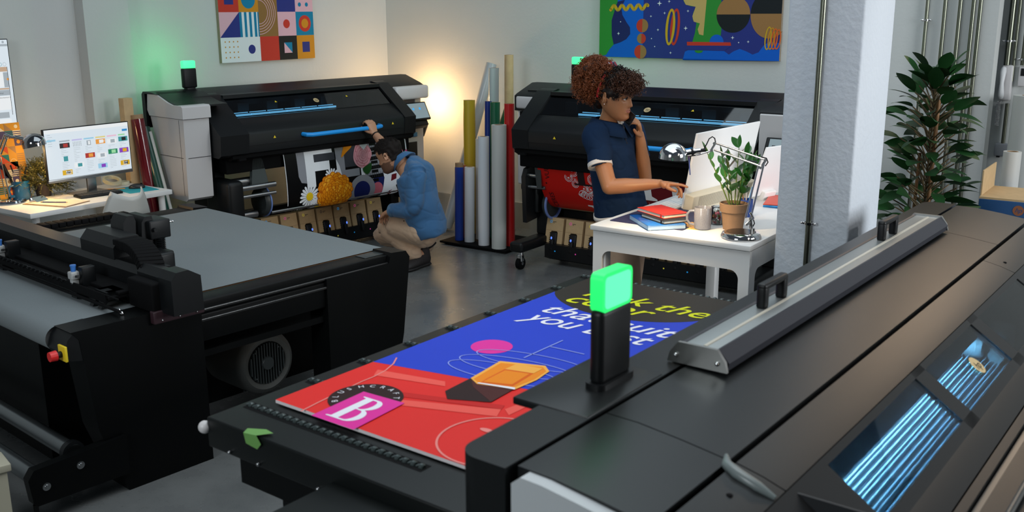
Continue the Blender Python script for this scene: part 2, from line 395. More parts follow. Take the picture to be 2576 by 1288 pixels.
A.rect(c * 1.94, c * 2, r_, 2 * r_, IX['teal'], 1)
A.rect(2 * c, 3 * c, r_, 3 * r_, IX['brown'], 1)
for i in range(5): A.ring(2 * c, 2 * r_, .10 + i * .021, .005, IX['pink'], 2, a0=-90, a1=90, n=24)
cell(3, 1, 'pink'); A.disc(3.47 * c, 1.5 * r_, .037, IX['red'], 2)
cell(4, 1, 'teal'); A.disc(4.5 * c, 1.5 * r_, .07, IX['red'], 2); A.disc(4.5 * c, 1.5 * r_, .04, IX['och'], 3)
cell(0, 2, 'red'); A.rect(.3 * c, .75 * c, 2.3 * r_, 2.75 * r_, IX['navy'], 2)
cell(1, 2, 'och'); A.disc(1.5 * c, 2.5 * r_, .072, IX['teal'], 2)
cell(3, 2, 'navy'); cell(4, 2, 'pink'); A.disc(4.25 * c, 2.3 * r_, .018, IX['teal'], 2); A.disc(4.65 * c, 2.3 * r_, .018, IX['teal'], 2)
for i, k in enumerate(['teal', 'pink', 'navy', 'och', 'red']): cell(i, 3, k); cell(i, 4, ['navy', 'och', 'red', 'teal', 'black'][i])
A.build('printed_face', g)
g = thing('wall_picture', 'wide blue space picture with rings and planets above the right printer', 'picture', loc(WB, -4.245, 7.35, 1.56), WB)
MB().box(0, 1.545, -.032, -.002, 0, .95).build('board', CB, g)
A = Art(lambda a, b, h: (a, -.0325 - h, b), IM)
def q(X, Y):  # picture-local position of a point of the artwork
    return ((X - 78) / 2350 * 1.545, (745 + (X - 78) / 2350 * 55 - Y) / 748 * .44)
def qp(*p): return [q(X, Y) for X, Y in p]
def sm(pts, n=6):   # smooth closed outline through points
    out = []; N = len(pts)
    for i in range(N):
        p0, p1, p2, p3 = [Vector((*pts[(i + k) % N], 0)) for k in (-1, 0, 1, 2)]
        for j in range(n):
            t = j / n; t2 = t * t; t3 = t2 * t
            v = .5 * ((2 * p1) + (p2 - p0) * t + (2 * p0 - 5 * p1 + 4 * p2 - p3) * t2 + (3 * p1 - p0 - 3 * p2 + p3) * t3); out.append((v.x, v.y))
    return out
A.rect(0, 1.545, 0, .95, IX['navy'], 0)
A.rect(0, q(690, 0)[0], 0, .95, IX['blue'], 1)
A.poly([q(0 + 78, 745), q(180, 720), q(230, 640), q(285, 580), q(255, 450), q(250, 250), q(290, 120), q(330, 0), q(330, -850), q(78, -860)], IX['green'], 2)
A.poly([q(285, 580), q(255, 450), q(250, 250), q(290, 120), q(330, 0), q(430, -20), q(385, 90), q(400, 180), q(460, 280), q(510, 350), q(515, 440), q(460, 510), q(380, 550)], IX['dnavy'], 3)
A.poly([q(1235, 790), q(1260, 680), q(1300, 660), q(1760, 672), q(1820, 718), q(1870, 680), q(1950, 645), q(2040, 680), q(2110, 718), q(2180, 690), q(2240, 600), q(2300, 560), (1.545, q(0, 520)[1]), (1.545, .0), (q(1235, 0)[0], 0)], IX['blue'], 1)
A.poly([q(1210, 0), q(1240, 60), q(1310, 90), q(1378, 100), q(1345, 190), q(1345, 260), q(1395, 310), q(1380, 440), q(1350, 560), q(1700, 565), q(1715, 400), q(1690, 200), q(1700, 0), q(1700, -850), q(1210, -850)], IX['green'], 1)
A.poly([q(1210, -5), q(1250, 70), q(1378, 100), q(1340, 220), q(1360, 290), q(1440, 315), q(1415, 390), q(1435, 455), q(1490, 470), q(1515, 0), q(1515, -850), q(1210, -850)], IX['sand'], 2)
for (X, Y, rr, l, r2) in ((680, 330, .053, 'red', 'tan'), (672, 502, .040, 'tan', 'red'), (662, 680, .055, 'red', 'tan')):
    x, y = q(X, Y); A.disc(x, y, rr, IX[l], 3, a0=90, a1=270); A.disc(x, y, rr, IX[r2], 3, a0=-90, a1=90)
for X, Y, k, dx in ((1120, 355, 'red', 0), (1058, 355, 'yel', 0)):
    x, y = q(X, Y); A.ring(x, y, .041, .021, IX[k], 3 if k == 'red' else 4, ry=.142, rot=-4)
x, y = q(1852, 210)
A.disc(x, y, .135, IX['tan'], 2, a0=0, a1=180); A.disc(x, y, .135, IX['black'], 2, a0=180, a1=360)
x, y = q(2290, 212); 
A.poly([(x - .15, y)] + [(x + .15 * cos(R_(t)), y + .17 * sin(R_(t))) for t in range(180, 55, -5)] + [(1.545, y + .14), (1.545, y)], IX['black'], 2)
A.poly([(x - .15, y)] + [(x + .15 * cos(R_(t)), y - .18 * sin(R_(t))) for t in range(180, 40, -5)] + [(1.545, y - .13), (1.545, y)], IX['tan'], 2)
x, y = q(1660, 560); A.disc(x, y, .058, IX['blue'], 2, a0=0, a1=180)
A.poly(qp((1282, 550), (1835, 562), (1845, 605), (1285, 598)), IX['red'], 3); A.poly(qp((1275, 598), (1845, 605), (1760, 672), (1265, 655)), IX['navy'], 3)
x, y = q(1440, 664); A.disc(x, y, .035, IX['green'], 4, a0=180, a1=360, ry=.02)
wv = [q(235 + i * 5.2, 82 + 32 * cos(i * 5.2 / 113 * 2 * pi + .6)) for i in range(100)]
A.line(wv, .026, IX['yel'], 5); A.disc(*wv[0], .013, IX['yel'], 5); A.disc(*wv[-1], .013, IX['yel'], 5)
for i, k in enumerate(('yel', 'och', 'orange', 'orange')):
    x, y = q(2285 + i * 38, 515 + i * 5); A.ring(x, y, .026, .010, IX[k], 4 + i, ry=.086 - i * .004, rot=-5)
for X, Y, s_ in ((905, 42, 30), (1033, 20, 17), (795, 208, 14), (977, 170, 16), (1282, 152, 15), (895, 388, 16), (1260, 374, 24), (352, 430, 20), (1858, 503, 20), (2050, 556, 15), (1072, 694, 16)):
    A.star(*q(X, Y), s_ * .00075, IX['white'], 5)
for X, Y in ((378, 272), (810, 503), (857, 610), (1935, 565)): A.star(*q(X, Y), .006, IX['white'], 5, k=.6)
A.build('printed_face', g)
# ================================================================== THE TWO WIDE PRINTERS AGAINST THE WALLS
GLS = glassy('tinted_window', (.30, .33, .36), .05)
LEDW = mat('print_light', (.3, .6, .8), .4, emis=(.20, .60, .92), es=1.6)
SCR = mat('touch_screen', (.02, .02, .02), .25, emis=(.33, .45, .50), es=.55)
GRN2 = mat('beacon_green', (.05, .6, .3), .4, emis=(.07, .93, .30), es=1.2)
GOLD = mat('gold_roundel', (.55, .42, .22), .5)
def warn(mb_art, x, y, s): mb_art.poly([(x - s, y - s * .8), (x + s, y - s * .8), (x, y + s * .9)], 0, 1)
def make_printer(label, pos, rz, lights, B=False):
    t = thing('wide_format_printer', label, 'printer', pos, rz, None)
    # left white ink tower
    if not B:
        tw = MB(); tw.prism([(.12, .64), (.105, 1.205), (.555, 1.205), (.40, .66), (.36, .625), (.15, .62)], .05, .252, 'u', 0, .022)
        o = tw.build('left_tower', WHP, t)
        cap = MB(); cap.prism([(.09, 1.21), (.09, 1.29), (.105, 1.302), (.22, 1.302), (.29, 1.318), (.42, 1.362), (.48, 1.368), (.555, 1.368), (.575, 1.25), (.55, 1.21)], .04, .262, 'u', 0, .014)
        cap.build('tower_cap', WHP, t)
        sm_ = MB(); sm_.box(.07, .25, .1105, .112, .93, .934); sm_.box(.0488, .0495, .14, .46, .93, .934); sm_.box(.0488, .0495, .165, .168, .66, 1.2); sm_.box(.055, .245, .115, .54, 1.2045, 1.2105)
        sm_.build('panel_seam', SEAM, o)
    else:
        tw = MB(); tw.box(.21, .40, .30, .56, .60, 1.19, bev=.014); o = tw.build('left_tower', WHP, t)
        cap = MB(); cap.box(.20, .41, .285, .57, 1.19, 1.30, bev=.022); cap.build('tower_cap', WHP, t)
        MB().box(.23, .40, .31, .54, .55, .605, bev=.015).build('ink_bay', BLK, o)
    # black back and top shell
    tp = MB(); tp.prism([(.62, 1.10), (.62, 1.36), (.60, 1.38), (.53, 1.382), (.42, 1.345), (.37, 1.335), (.37, 1.25), (.54, 1.1)], .26, 2.16, 'u', 0, .012)
    if not B:
        tp.prism([(.62, 1.12), (.62, 1.36), (.60, 1.38), (.48, 1.380), (.42, 1.368), (.48, 1.366), (.577, 1.366), (.577, 1.12)], .03, .28, 'u', 0, .01)
        tp.prism([(.12, 1.297), (.22, 1.306), (.30, 1.325), (.42, 1.368), (.48, 1.380), (.55, 1.372), (.55, 1.30), (.12, 1.285)], .055, .42, 'u', 0, .004)
        tp.prism([(.30, 1.30), (.34, 1.318), (.53, 1.38), (.60, 1.38), (.62, 1.355), (.62, 1.18), (.32, 1.18)], 2.14, 2.53, 'u', 0, .02)
    else:
        tp.prism([(.29, 1.295), (.32, 1.31), (.53, 1.38), (.60, 1.38), (.62, 1.355), (.62, 1.18), (.29, 1.18)], .195, .36, 'u', 0, .02)
        tp.prism([(.03, 1.30), (.05, 1.315), (.38, 1.345), (.53, 1.38), (.60, 1.38), (.62, 1.355), (.62, 1.18), (.03, 1.285)], 2.15, 2.72, 'u', 0, .012)
    tp.build('top_cover', BLK, t)
    # chassis behind the hood
    ch = MB(); ch.box(.26, 2.2, .26, .60, .80, 1.18); ch.box(.36, 2.16, .10, .60, .78, .96, bev=.01); ch.box(.28, 2.16, .52, .61, 1.1, 1.33)
    ch.build('chassis', BLKM, t)
    # hood: two angled cheeks and a lower front
    ck = MB()
    P = [(.0, .935), (-.012, 1.075), (.04, 1.118), (.33, 1.338), (.40, 1.352), (.45, 1.345), (.45, .93), (.03, .915)]
    ck.prism(P, .262 if not B else .365, .50, 'u', 0, .012); ck.build('hood_cheek', BLK, t); MB().prism(P, 2.02, 2.145, 'u', 0, .012).build('hood_cheek', BLK, t)
    hd = MB(); hd.prism([(.004, .935), (-.006, 1.06), (.012, 1.088), (.148, 1.178), (.20, 1.178), (.20, 1.12), (.10, 1.02), (.08, .92), (.03, .918)], .50, 2.02, 'u', 0, .01)
    hd.box(.50, 2.02, .30, .42, 1.31, 1.337); hd.box(.40, 2.10, -.004, .03, .985, .9875)
    hood = hd.build('hood', BLK, t)
    b = MB(); b.prism([(.02, .90), (.02, .925), (.42, .93), (.42, .88), (.06, .88)], .37, 2.14, 'u', 0, .006); b.box(.41, .47, .0, .06, .885, .90); b.build('front_flap', BLKM, t)
    # warning marks, logo
    A = Art(lambda a, b, h: (a, -.0085 - h, b), [YEL]); warn(A, .72, 1.035, .012); warn(A, 1.885, 1.035, .012); A.build('warning_mark', t)
    # window: dark glass over a lit cavity
    V0, Z0, V1, Z1 = .150, 1.181, .335, 1.325
    gm = MB(); gm.add([(.50, V0, Z0), (2.02, V0, Z0), (2.02, V1, Z1), (.50, V1, Z1)], [(0, 1, 2, 3)]); gw = gm.build('window', GLS, t)
    L_ = math.hypot(V1 - V0, Z1 - Z0); dv, dz = (V1 - V0) / L_, (Z1 - Z0) / L_
    A = Art(lambda a, b, h: (a, V0 + dv * b - dz * (h + .002), Z0 + dz * b + dv * (h + .002)), [YEL, GOLD, BLK])
    warn(A, .93, .135, .011); warn(A, 1.62, .13, .011); hp_roundel(A, 1.30, .11, .024, 1, 2); A.build('window_mark', gw)
    ca = MB(); ca.add([(.5, .22, 1.13), (2.02, .22, 1.13), (2.02, .50, 1.16), (.5, .50, 1.16)], [(0, 1, 2, 3)]); ca.box(.5, 2.02, .48, .49, 1.15, 1.33)
    for i in range(6): ca.box(.62 + i * .26, .72 + i * .26, .30, .36, 1.17, 1.27, bev=.006)
    ca.cyl((.5, .40, 1.27), (2.02, .40, 1.27), .012); ca.build('carriage_bay', mat('bay_dark', (.03, .032, .034), .4), t)
    bar = MB()
    for (a, b_) in lights:
        n = int((b_ - a) / .17) + 1
        for i in range(n):
            x0 = a + (b_ - a) * i / n; x1 = a + (b_ - a) * (i + 1) / n - .006
            bar.box(x0, x1, .180, .194, 1.186, 1.200)
            bar.box(x0 + .01, x1, .220, .228, 1.204, 1.209)
    bar.build('light_bar', LEDW, t)
    # blue grab handle
    hb = MB(); hb.tube([(.975, -.005, 1.03), (.985, -.045, 1.027), (1.03, -.058, 1.024), (1.68, -.058, 1.024), (1.725, -.045, 1.027), (1.735, -.005, 1.03)], [.016, .017, .017, .017, .017, .016], 12)
    hb.build('grab_handle', BLU, t)
    # right-hand tower with touch screen
    dy = 0 if not B else -.30
    rt = MB()
    if not B:
        rt.prism([(.32, .60), (.315, 1.10), (.60, 1.12), (.60, .60)], 2.16, 2.53, 'u', 0, .014); rt.box(2.155, 2.545, .24, .61, 1.185, 1.30, bev=.022)
        rt.box(2.46, 2.535, .34, .60, .56, 1.18, bev=.01)
    else:
        rt.prism([(.03, .86), (.02, 1.285), (.04, 1.30), (.58, 1.30), (.60, .62), (.10, .62), (.06, .84)], 2.155, 2.70, 'u', 0, .014)
    r_ = rt.build('right_tower', WHP, t)
    if not B: MB().box(2.17, 2.45, .306, .32, .845, .885, bev=.004).build('blue_stripe', mat('blue_stripe', (.02, .22, .5), .4), r_)
    else: MB().box(2.16, 2.70, .015, .03, .875, .905, bev=.004).build('blue_stripe', mat('blue_stripe', (.02, .22, .5), .4), r_)
    s2 = MB(); s2.box(2.16, 2.5, .36 + dy, .60, .52, .61, bev=.02); s2.box(2.17, 2.45, .312 + dy, .33 + dy, .60, .80, bev=.004); s2.build('ink_bay', BLK, r_)
    Ms = Matrix.Translation((2.37, .245 + dy, 1.075)) @ Matrix.Rotation(R_(-28), 4, 'X')
    sc = MB(); sc.box(-.15, .15, -.012, .012, -.085, .085, M=Ms, bev=.008); sc.box(-.11, .12, .01, .09, -.13, -.05, M=Ms, bev=.01); so = sc.build('touch_screen', BLK, t)
    A = Art(lambda a, b, h: Ms @ Vector((a, -.0128 - h, b)), [SCR, mat('screen_blue', (.02, .2, .5), .4, emis=(.05, .4, .8), es=.7), mat('screen_ink', (.05, .05, .06), .5)])
    A.rect(-.125, .135, -.07, .072, 0, 0); A.disc(-.02, .02, .012, 1, 1, n=12); A.disc(.055, .02, .012, 1, 1, n=12)
    for i in range(3): A.rect(-.105, -.085, -.045 + i * .03, -.03 + i * .03, 2, 1)
    A.build('display', so)
    # stand
    st = MB()
    for x in (.42, 2.15):
        st.box(x - .04, x + .05, .30, .62, .22, .80, bev=.01); st.box(x - .05, x + .06, -.06, .68, .14, .22, bev=.02)
    st.box(.4, 2.2, .5, .56, .25, .40, bev=.01); st.build('stand', BLK, t)
    for x in (.43, 2.16):
        for y in (0.0, .62):
            cs = MB(); cs.cyl((x, y, .14), (x, y, .115), .022, 12, 1); cs.box(x - .022, x + .022, y - .02, y + .02, .06, .115, 1, bev=.006); cs.cyl((x - .016, y, .046), (x + .016, y, .046), .046, 20, 0); cs.cyl((x - .02, y, .046), (x + .02, y, .046), .013, 12, 1)
            cs.build('caster', [BLKM, CHR], t)
    # media path: rods, tension plate, take-up hub
    if not B:
        hbk = MB(); hbk.box(.30, .44, .00, .32, .34, .74, bev=.035); hbk.box(.42, .47, .08, .30, .32, .70, bev=.02); hbk.build('take_up_arm', BLK, t)
        rd = MB(); rd.cyl((.44, .055, .67), (.74, .055, .67), .021, 16); rd.cyl((.44, .055, .605), (.74, .055, .605), .014, 16); rd.cyl((.70, .068, .452), (2.12, .068, .452), .012, 16); rd.cyl((.44, .16, .70), (.62, .16, .70), .034, 16); rd.cyl((.45, .18, .44), (.64, .18, .44), .03, 16); rd.build('media_rod', STL, t)
        fl = MB(); fl.prism([(.565, .67), (.585, .86), (.605, .895), (.65, .895), (.675, .85), (.715, .67), (.70, .64), (.58, .64)], .10, .13, 'v', 0, .008); fl.build('tension_plate', mat('plate_grey', (.075, .09, .09), .4), t)
    else:
        hbk = MB(); hbk.prism([(.12, .34), (.10, .70), (.13, .76), (.20, .78), (.28, .74), (.32, .60), (.30, .36)], .375, .41, 'u', 0, .014); hbk.box(.40, .44, .22, .34, .40, .60, bev=.02); hbk.build('take_up_arm', BLK, t)
        rd = MB(); rd.cyl((.40, .15, .71), (.50, .15, .71), .019, 16); rd.cyl((.40, .15, .62), (.54, .17, .62), .015, 16); rd.cyl((.47, .36, .46), (2.1, .36, .46), .028, 16); rd.build('media_rod', STL, t)
        MB().prism([(.49, .62), (.455, .90), (.515, .90), (.53, .62)], .13, .135, 'v').build('side_plate', DGREY, t)
    MB().box(2.14, 2.20, .06, .34, .34, .74, bev=.025).build('take_up_arm', BLK, t)
    fx_, fy_, fz_ = (.66, .17, .53) if not B else (.47, .33, .47)
    fg = MB(); fg.lathe([(0, 0), (.10, 0), (.115, .02), (.115, .035), (0, .035)], (fx_, fy_, fz_), (1, 0, 0), 32, 0); fg.lathe([(.104, .036), (.122, .036), (.122, .045), (.104, .045)], (fx_, fy_, fz_), (1, 0, 0), 32, 1)
    fg.build('roll_flange', [DGREY, mat('flange_blue', (.18, .28, .62), .35)], t)
    # ink tray under the stand
    tr = MB(); tr.prism([(.24, .055), (.24, .165), (.56, .165), (.56, .055), (.30, .03)], .49, 2.12, 'u', 0, .008)
    tray = tr.build('ink_tray', BLK, t)
    A = Art(lambda a, b, h: (a, .2385 - h, b), [mat('dot_cyan', (.02, .35, .8), .4, emis=(.02, .4, 1), es=.2), mat('dot_magenta', (.7, .05, .4), .4, emis=(.9, .1, .4), es=.2), mat('dot_yellow', (.8, .7, .05), .4, emis=(.9, .75, .1), es=.15)])
    for i in range(8): A.disc(.58 + i * .175, .115, .006, i % 3, 1, n=10)
    A.build('colour_dot', tray)
    # status beacon
    bx = (.37, .53) if rz > 0 else (.60, .53)
    be = MB(); be.box(bx[0] - .035, bx[0] + .035, bx[1] - .025, bx[1] + .025, 1.375, 1.392, bev=.004); be.box(bx[0] - .055, bx[0] + .055, bx[1] - .022, bx[1] + .022, 1.39, 1.535, bev=.012)
    bo = be.build('beacon', BLK, t)
    point('beacon_light', loc(rz, bx[0], bx[1] + .045, 0) + Vector((pos.x, pos.y, 1.575)), 1.7, (.03, 1.0, .28), .02)
    MB().box(bx[0] - .053, bx[0] + .053, bx[1] - .020, bx[1] + .020, 1.533, 1.590, bev=.01).build('beacon_lamp', GRN2, bo)
    if B: t.scale = (1.075, 1, 1); t.location = loc(rz, -4.72, 6.08)
    return t
PA, PB = 48.0, -35.5
P1 = loc(PA, 3.60, 6.27); P2 = loc(PB, -4.74, 6.08)
make_printer('long black and white wide-format printer the crouching man holds, floral banner coming out', P1, PA, [(.50, 1.46)])
make_printer('long wide-format printer behind the standing woman, red banner coming out', P2, PB, [(.80, 2.0)], B=True)

# ink cartons standing on the trays
CARTON_MARKS = ['dot_cyan', 'dot_magenta', 'dot_yellow', 'dot_black']
mat('dot_black', (.03, .03, .03), .5)
def make_carton(k, label, pos, rz, group):
    t = thing('ink_carton', label, 'carton', pos, rz, group)
    M_ = Matrix.Rotation(R_(-10), 4, 'X')
    c = MB(); c.prism([(-.078, 0), (-.032, 0), (-.032, .085), (-.025, .095), (.025, .095), (.032, .085), (.032, 0), (.078, 0), (.078, .20), (-.078, .20)], 0, .22, 'v', 0, .002, M_)
    b_ = c.build('box', KRAFT, t)
    A = Art(lambda a, b, h: M_ @ Vector((a, -.0006 - h, b)), [MATS[CARTON_MARKS[k % 4]], MATS['dot_black'], mat('kraft_dark', (.2, .12, .06), .8)])
    A.ring(-.035, .168, .011, .004, 0, 1, n=14); A.rect(-.018, .012, .166, .170, 1, 1); A.rect(-.018, -.003, .158, .161, 1, 1); A.rect(-.078, .078, .098, .0995, 2, 1)
    A.build('printed_mark', b_)
    n = MB(); n.box(-.030, .030, -.012, .10, -.03, .088, M=M_, bev=.008); n.box(-.014, .016, -.035, -.01, -.055, .03, M=M_, bev=.006)
    for i in range(5): n.box(-.036, -.030, -.006, .02, .004 + i * .017, .014 + i * .017, M=M_)
    cn = n.build('connector', BLK, t)
    MB().ball((.004, -.040, .042), .0075, .004, .011, 8, M=M_).build('indicator_light', LEDB, cn)
    return t
def cartons(O, ang, u0, n, v, grp, base_label):
    U, V = frame(ang)
    names = ['first', 'second', 'third', 'fourth', 'fifth', 'sixth', 'seventh', 'eighth', 'ninth']
    for k in range(n):
        make_carton(k, '%s brown ink carton from the left %s' % (names[k], base_label), O + U * (u0 + k * .178) + V * v + Vector((0, 0, .166)), ang, grp)
cartons(P1, PA, .83, 7, .26, 'ink cartons under the left printer', 'under the floral banner')
cartons(P2, PB, .60, 9, .28, 'ink cartons under the right printer', 'under the red banner printer')

# ------------------------------------------------------------------ printed banners hanging out of the printers
def banner(name, label, pos, rz, u0, u1, path, mats, base_i, draw, thick=.0016):
    # path: (v,z) polyline from the outlet down; b = distance along it
    d = [0]
    for a, b in zip(path, path[1:]): d.append(d[-1] + math.hypot(b[0] - a[0], b[1] - a[1]))
    def at(b):
        b = max(0, min(d[-1] - 1e-6, b))
        for i in range(len(d) - 1):
            if b <= d[i + 1]: break
        t = (b - d[i]) / (d[i + 1] - d[i]); p, q_ = path[i], path[i + 1]
        tv, tz = q_[0] - p[0], q_[1] - p[1]; L = math.hypot(tv, tz)
        return p[0] + tv * t, p[1] + tz * t, tz / L, -tv / L
    def fn(a, b, h):
        v, z, nv, nz = at(b); return (u0 + a, v + nv * h, z + nz * h)
    o = thing(name, label, 'banner', pos, rz)
    m = MB(); n = 60
    for s_ in (0, 1):
        pass
    vs_ = []
    for i in range(n + 1):
        v, z, nv, nz = at(d[-1] * i / n)
        for a in (u0, u1):
            vs_.append((a, v, z)); vs_.append((a, v - nv * thick, z - nz * thick))
    fs = []
    for i in range(n):
        k = i * 4; fs += [(k, k + 4, k + 6, k + 2), (k + 1, k + 3, k + 7, k + 5), (k, k + 1, k + 5, k + 4), (k + 2, k + 6, k + 7, k + 3)]
    fs += [(0, 2, 3, 1), (n * 4, n * 4 + 1, n * 4 + 3, n * 4 + 2)]
    m.add(vs_, fs, 0, True); m.build('film', mats[base_i], o, 60)
    A = Art(fn, mats, .0007, .05); draw(A, u1 - u0, d[-1]); A.build('print', o)
    return o
def curve(pts, n=10):
    out = []
    for i in range(len(pts) - 1):
        p0 = pts[max(0, i - 1)]; p1 = pts[i]; p2 = pts[i + 1]; p3 = pts[min(len(pts) - 1, i + 2)]
        for j in range(n):
            t = j / n
            out.append(tuple(.5 * ((2 * p1[k]) + (p2[k] - p0[k]) * t + (2 * p0[k] - 5 * p1[k] + 4 * p2[k] - p3[k]) * t * t + (3 * p1[k] - p0[k] - 3 * p2[k] + p3[k]) * t ** 3) for k in (0, 1)))
    out.append(tuple(pts[-1])); return out
BI = dict(black=ink('b_black', '050506', .35), white=ink('b_white', 'e6e9ee', .35), grey=ink('b_grey', '8d8f96', .35), orange=ink('b_orange', 'e08a10', .4), dorange=ink('b_dorange', 'c0620a', .4), oyel=ink('b_oyel', 'f0a828', .4), yellow=ink('b_yellow', 'e6c020', .4),
          pink=ink('b_pink', 'd99aa2', .4), dpink=ink('b_dpink', 'b8606e', .4), mag=ink('b_mag', 'e02a80', .4), green=ink('b_green', '1c4a1c', .4), navy=ink('b_navy', '14205a', .4), purple=ink('b_purple', '4a2080', .4),
          red=ink('b_red', 'c81a12', .45), lpink=ink('b_lpink', 'e08a80', .45), dark=ink('b_dark', '2a1a1c', .4), wine=ink('b_wine', '6a1820', .45), bgrey=ink('b_bgrey', '3a3c42', .4))
BK = list(BI.keys()); BM = [BI[k] for k in BK]; BX = {k: i for i, k in enumerate(BK)}
def daisy(A, x, y, r, n, c1, c2, L, rr=.33, tip=None):
    for i in range(n):
        a = 2 * pi * i / n + .2; r1 = r * random.uniform(.86, 1.05); w = r * 1.15 / n + r * .035
        d = Vector((cos(a), sin(a), 0)); p = Vector((-sin(a), cos(a), 0)); pts = []
        for t, k in ((.25, .3), (.6, .9), (.85, 1.0), (.97, .6), (1.0, 0), (.97, -.6), (.85, -1.0), (.6, -.9), (.25, -.3)):
            v = d * r1 * t + p * w * k; pts.append((x + v.x, y + v.y))
        A.poly(pts, c1, L)
        if tip is not None:
            v = d * r1 * .93; A.disc(x + v.x, y + v.y, w * .75, tip, L + 1, n=8)
    A.disc(x, y, r * rr, c2, L + 2, n=20)
def floral(A, W, Hh):
    u0, Hb = .84, Hh
    # a: 0..W from the left edge; b: 0 at the outlet, growing downward
    T = lambda b: b
    A.rect(0, .006, 0, Hh, BX['white'], 1); A.rect(W - .012, W, 0, Hh, BX['white'], 1)
    # tall white letters that fill the upper part
    wh, gr = BX['white'], BX['grey']
    A.poly([(.115, .0), (.20, .0), (.19, .30), (.14, .29), (.118, .24)], gr, 1)
    def Fl(x, s, w_):
        A.poly([(x, .0), (x + s, .0), (x + s, .085), (x + .085, .085), (x + .085, .145), (x + s * .86, .145), (x + s * .86, .215), (x + .085, .215), (x + .085, .335), (x, .335)], w_, 3)
    Fl(.19, .27, wh)
    A.rect(.28, .44, .0, .012, BX['dpink'], 2); A.rect(.275, .48, .085, .145, BX['bgrey'], 2)
    A.poly([(.49, 0), (.575, 0), (.575, .24), (.72, .24), (.72, .30), (.49, .30)], gr, 2); A.poly([(.49, .14), (.52, .2), (.54, .3), (.49, .30)], wh, 3)
    A.poly([(.575, .0), (.70, 0), (.70, .22), (.575, .22)], BX['bgrey'], 2)
    A.poly([(.72, 0), (1.16, 0), (1.14, .34), (.74, .36)], wh, 2)
    # leaning facade with balconies
    A.poly([(.80, 0), (.99, 0), (.97, .36), (.77, .36)], BX['grey'], 3)
    for i in range(5):
        b = .015 + i * .075
        A.poly([(.80, b), (.96, b - .005), (.985, b + .025), (.80, b + .03)], BX['black'], 5); A.rect(.845, .915, b + .034, b + .058, BX['black'], 5)
        for j in range(8): A.rect(.80 + j * .023, .803 + j * .023, b - .02, b + .02, BX['bgrey'], 6)
    A.rect(.973, .982, 0, .36, BX['navy'], 6)
    for i in range(3):
        for j in range(2): A.rect(1.03 + j * .04, 1.055 + j * .04, .06 + i * .1, .10 + i * .1, BX['bgrey'], 4)
    # yellow petal, rose, leaf
    A.poly(sm([(.61, -.0), (.665, .012), (.66, .06), (.60, .10), (.545, .135), (.57, .07)]), BX['orange'], 7)
    A.poly(sm([(.70, .06), (.76, .035), (.83, .07), (.86, .14), (.82, .20), (.76, .245), (.69, .215), (.665, .15)]), BX['pink'], 7)
    rr_ = random.Random(3); lay = 8
    for rr, n, w0 in ((.070, 6, .052), (.052, 5, .044), (.036, 5, .034), (.020, 4, .022), (.008, 3, .012)):
        for i in range(n):
            a = 2 * pi * i / n + rr; d = Vector((cos(a), sin(a) * 1.08)); pv = Vector((-sin(a), cos(a))); c0 = Vector((.765, .14))
            for kk, cc_ in ((1.0, 'dpink'), (.90, 'pink')):
                A.poly([tuple(c0 + d * (rr - w0 * .5))] + [tuple(c0 + d * (rr - w0 * .3 + w0 * .62 * kk * cos(R_(t))) + pv * w0 * kk * sin(R_(t))) for t in range(-90, 91, 20)], BX[cc_], lay); lay += .25
    A.poly([(.73, .05), (.77, .025), (.82, .06), (.775, .10)], BX['white'], 17)
    A.poly(sm([(.75, .25), (.80, .225), (.845, .215), (.835, .27), (.80, .30), (.765, .285)]), BX['green'], 10)
    # lower letters
    A.poly([(.86, .34), (1.0, .33), (.99, .50), (.86, .48)], BX['navy'], 4); A.disc(.90, .44, .06, BX['dpink'], 5)
    A.disc(.74, .425, .135, gr, 6, ry=.125); A.disc(.735, .43, .085, BX['navy'], 7, ry=.08)
    A.poly(sm([(.97, .30), (1.13, .29), (1.18, .33), (1.16, .40), (1.08, .435), (1.02, .44)], 4) , wh, 11); A.poly([(.985, .30), (1.06, .30), (1.045, .52), (.94, .53)], wh, 11)
    A.poly([(1.055, .335), (1.11, .33), (1.105, .375), (1.045, .39)], BX['wine'], 12); A.poly([(1.03, .44), (1.10, .43), (1.14, .50), (1.06, .515)], wh, 11)
    A.poly([(1.03, .47), (1.06, .465), (1.06, .5), (1.02, .505)], BX['wine'], 12)
    A.disc(1.20, .46, .05, BX['mag'], 5)
    # daisies and the big marigold
    daisy(A, .43, .275, .075, 15, wh, BX['dorange'], 5)
    daisy(A, .205, .405, .10, 17, wh, BX['yellow'], 6)
    daisy(A, .30, .50, .10, 18, wh, BX['yellow'], 5); daisy(A, .12, .555, .06, 15, wh, BX['yellow'], 5)
    daisy(A, 1.18, .26, .13, 15, wh, BX['yellow'], 7, .42, BX['mag'])
    rg_ = random.Random(8); lay = 12
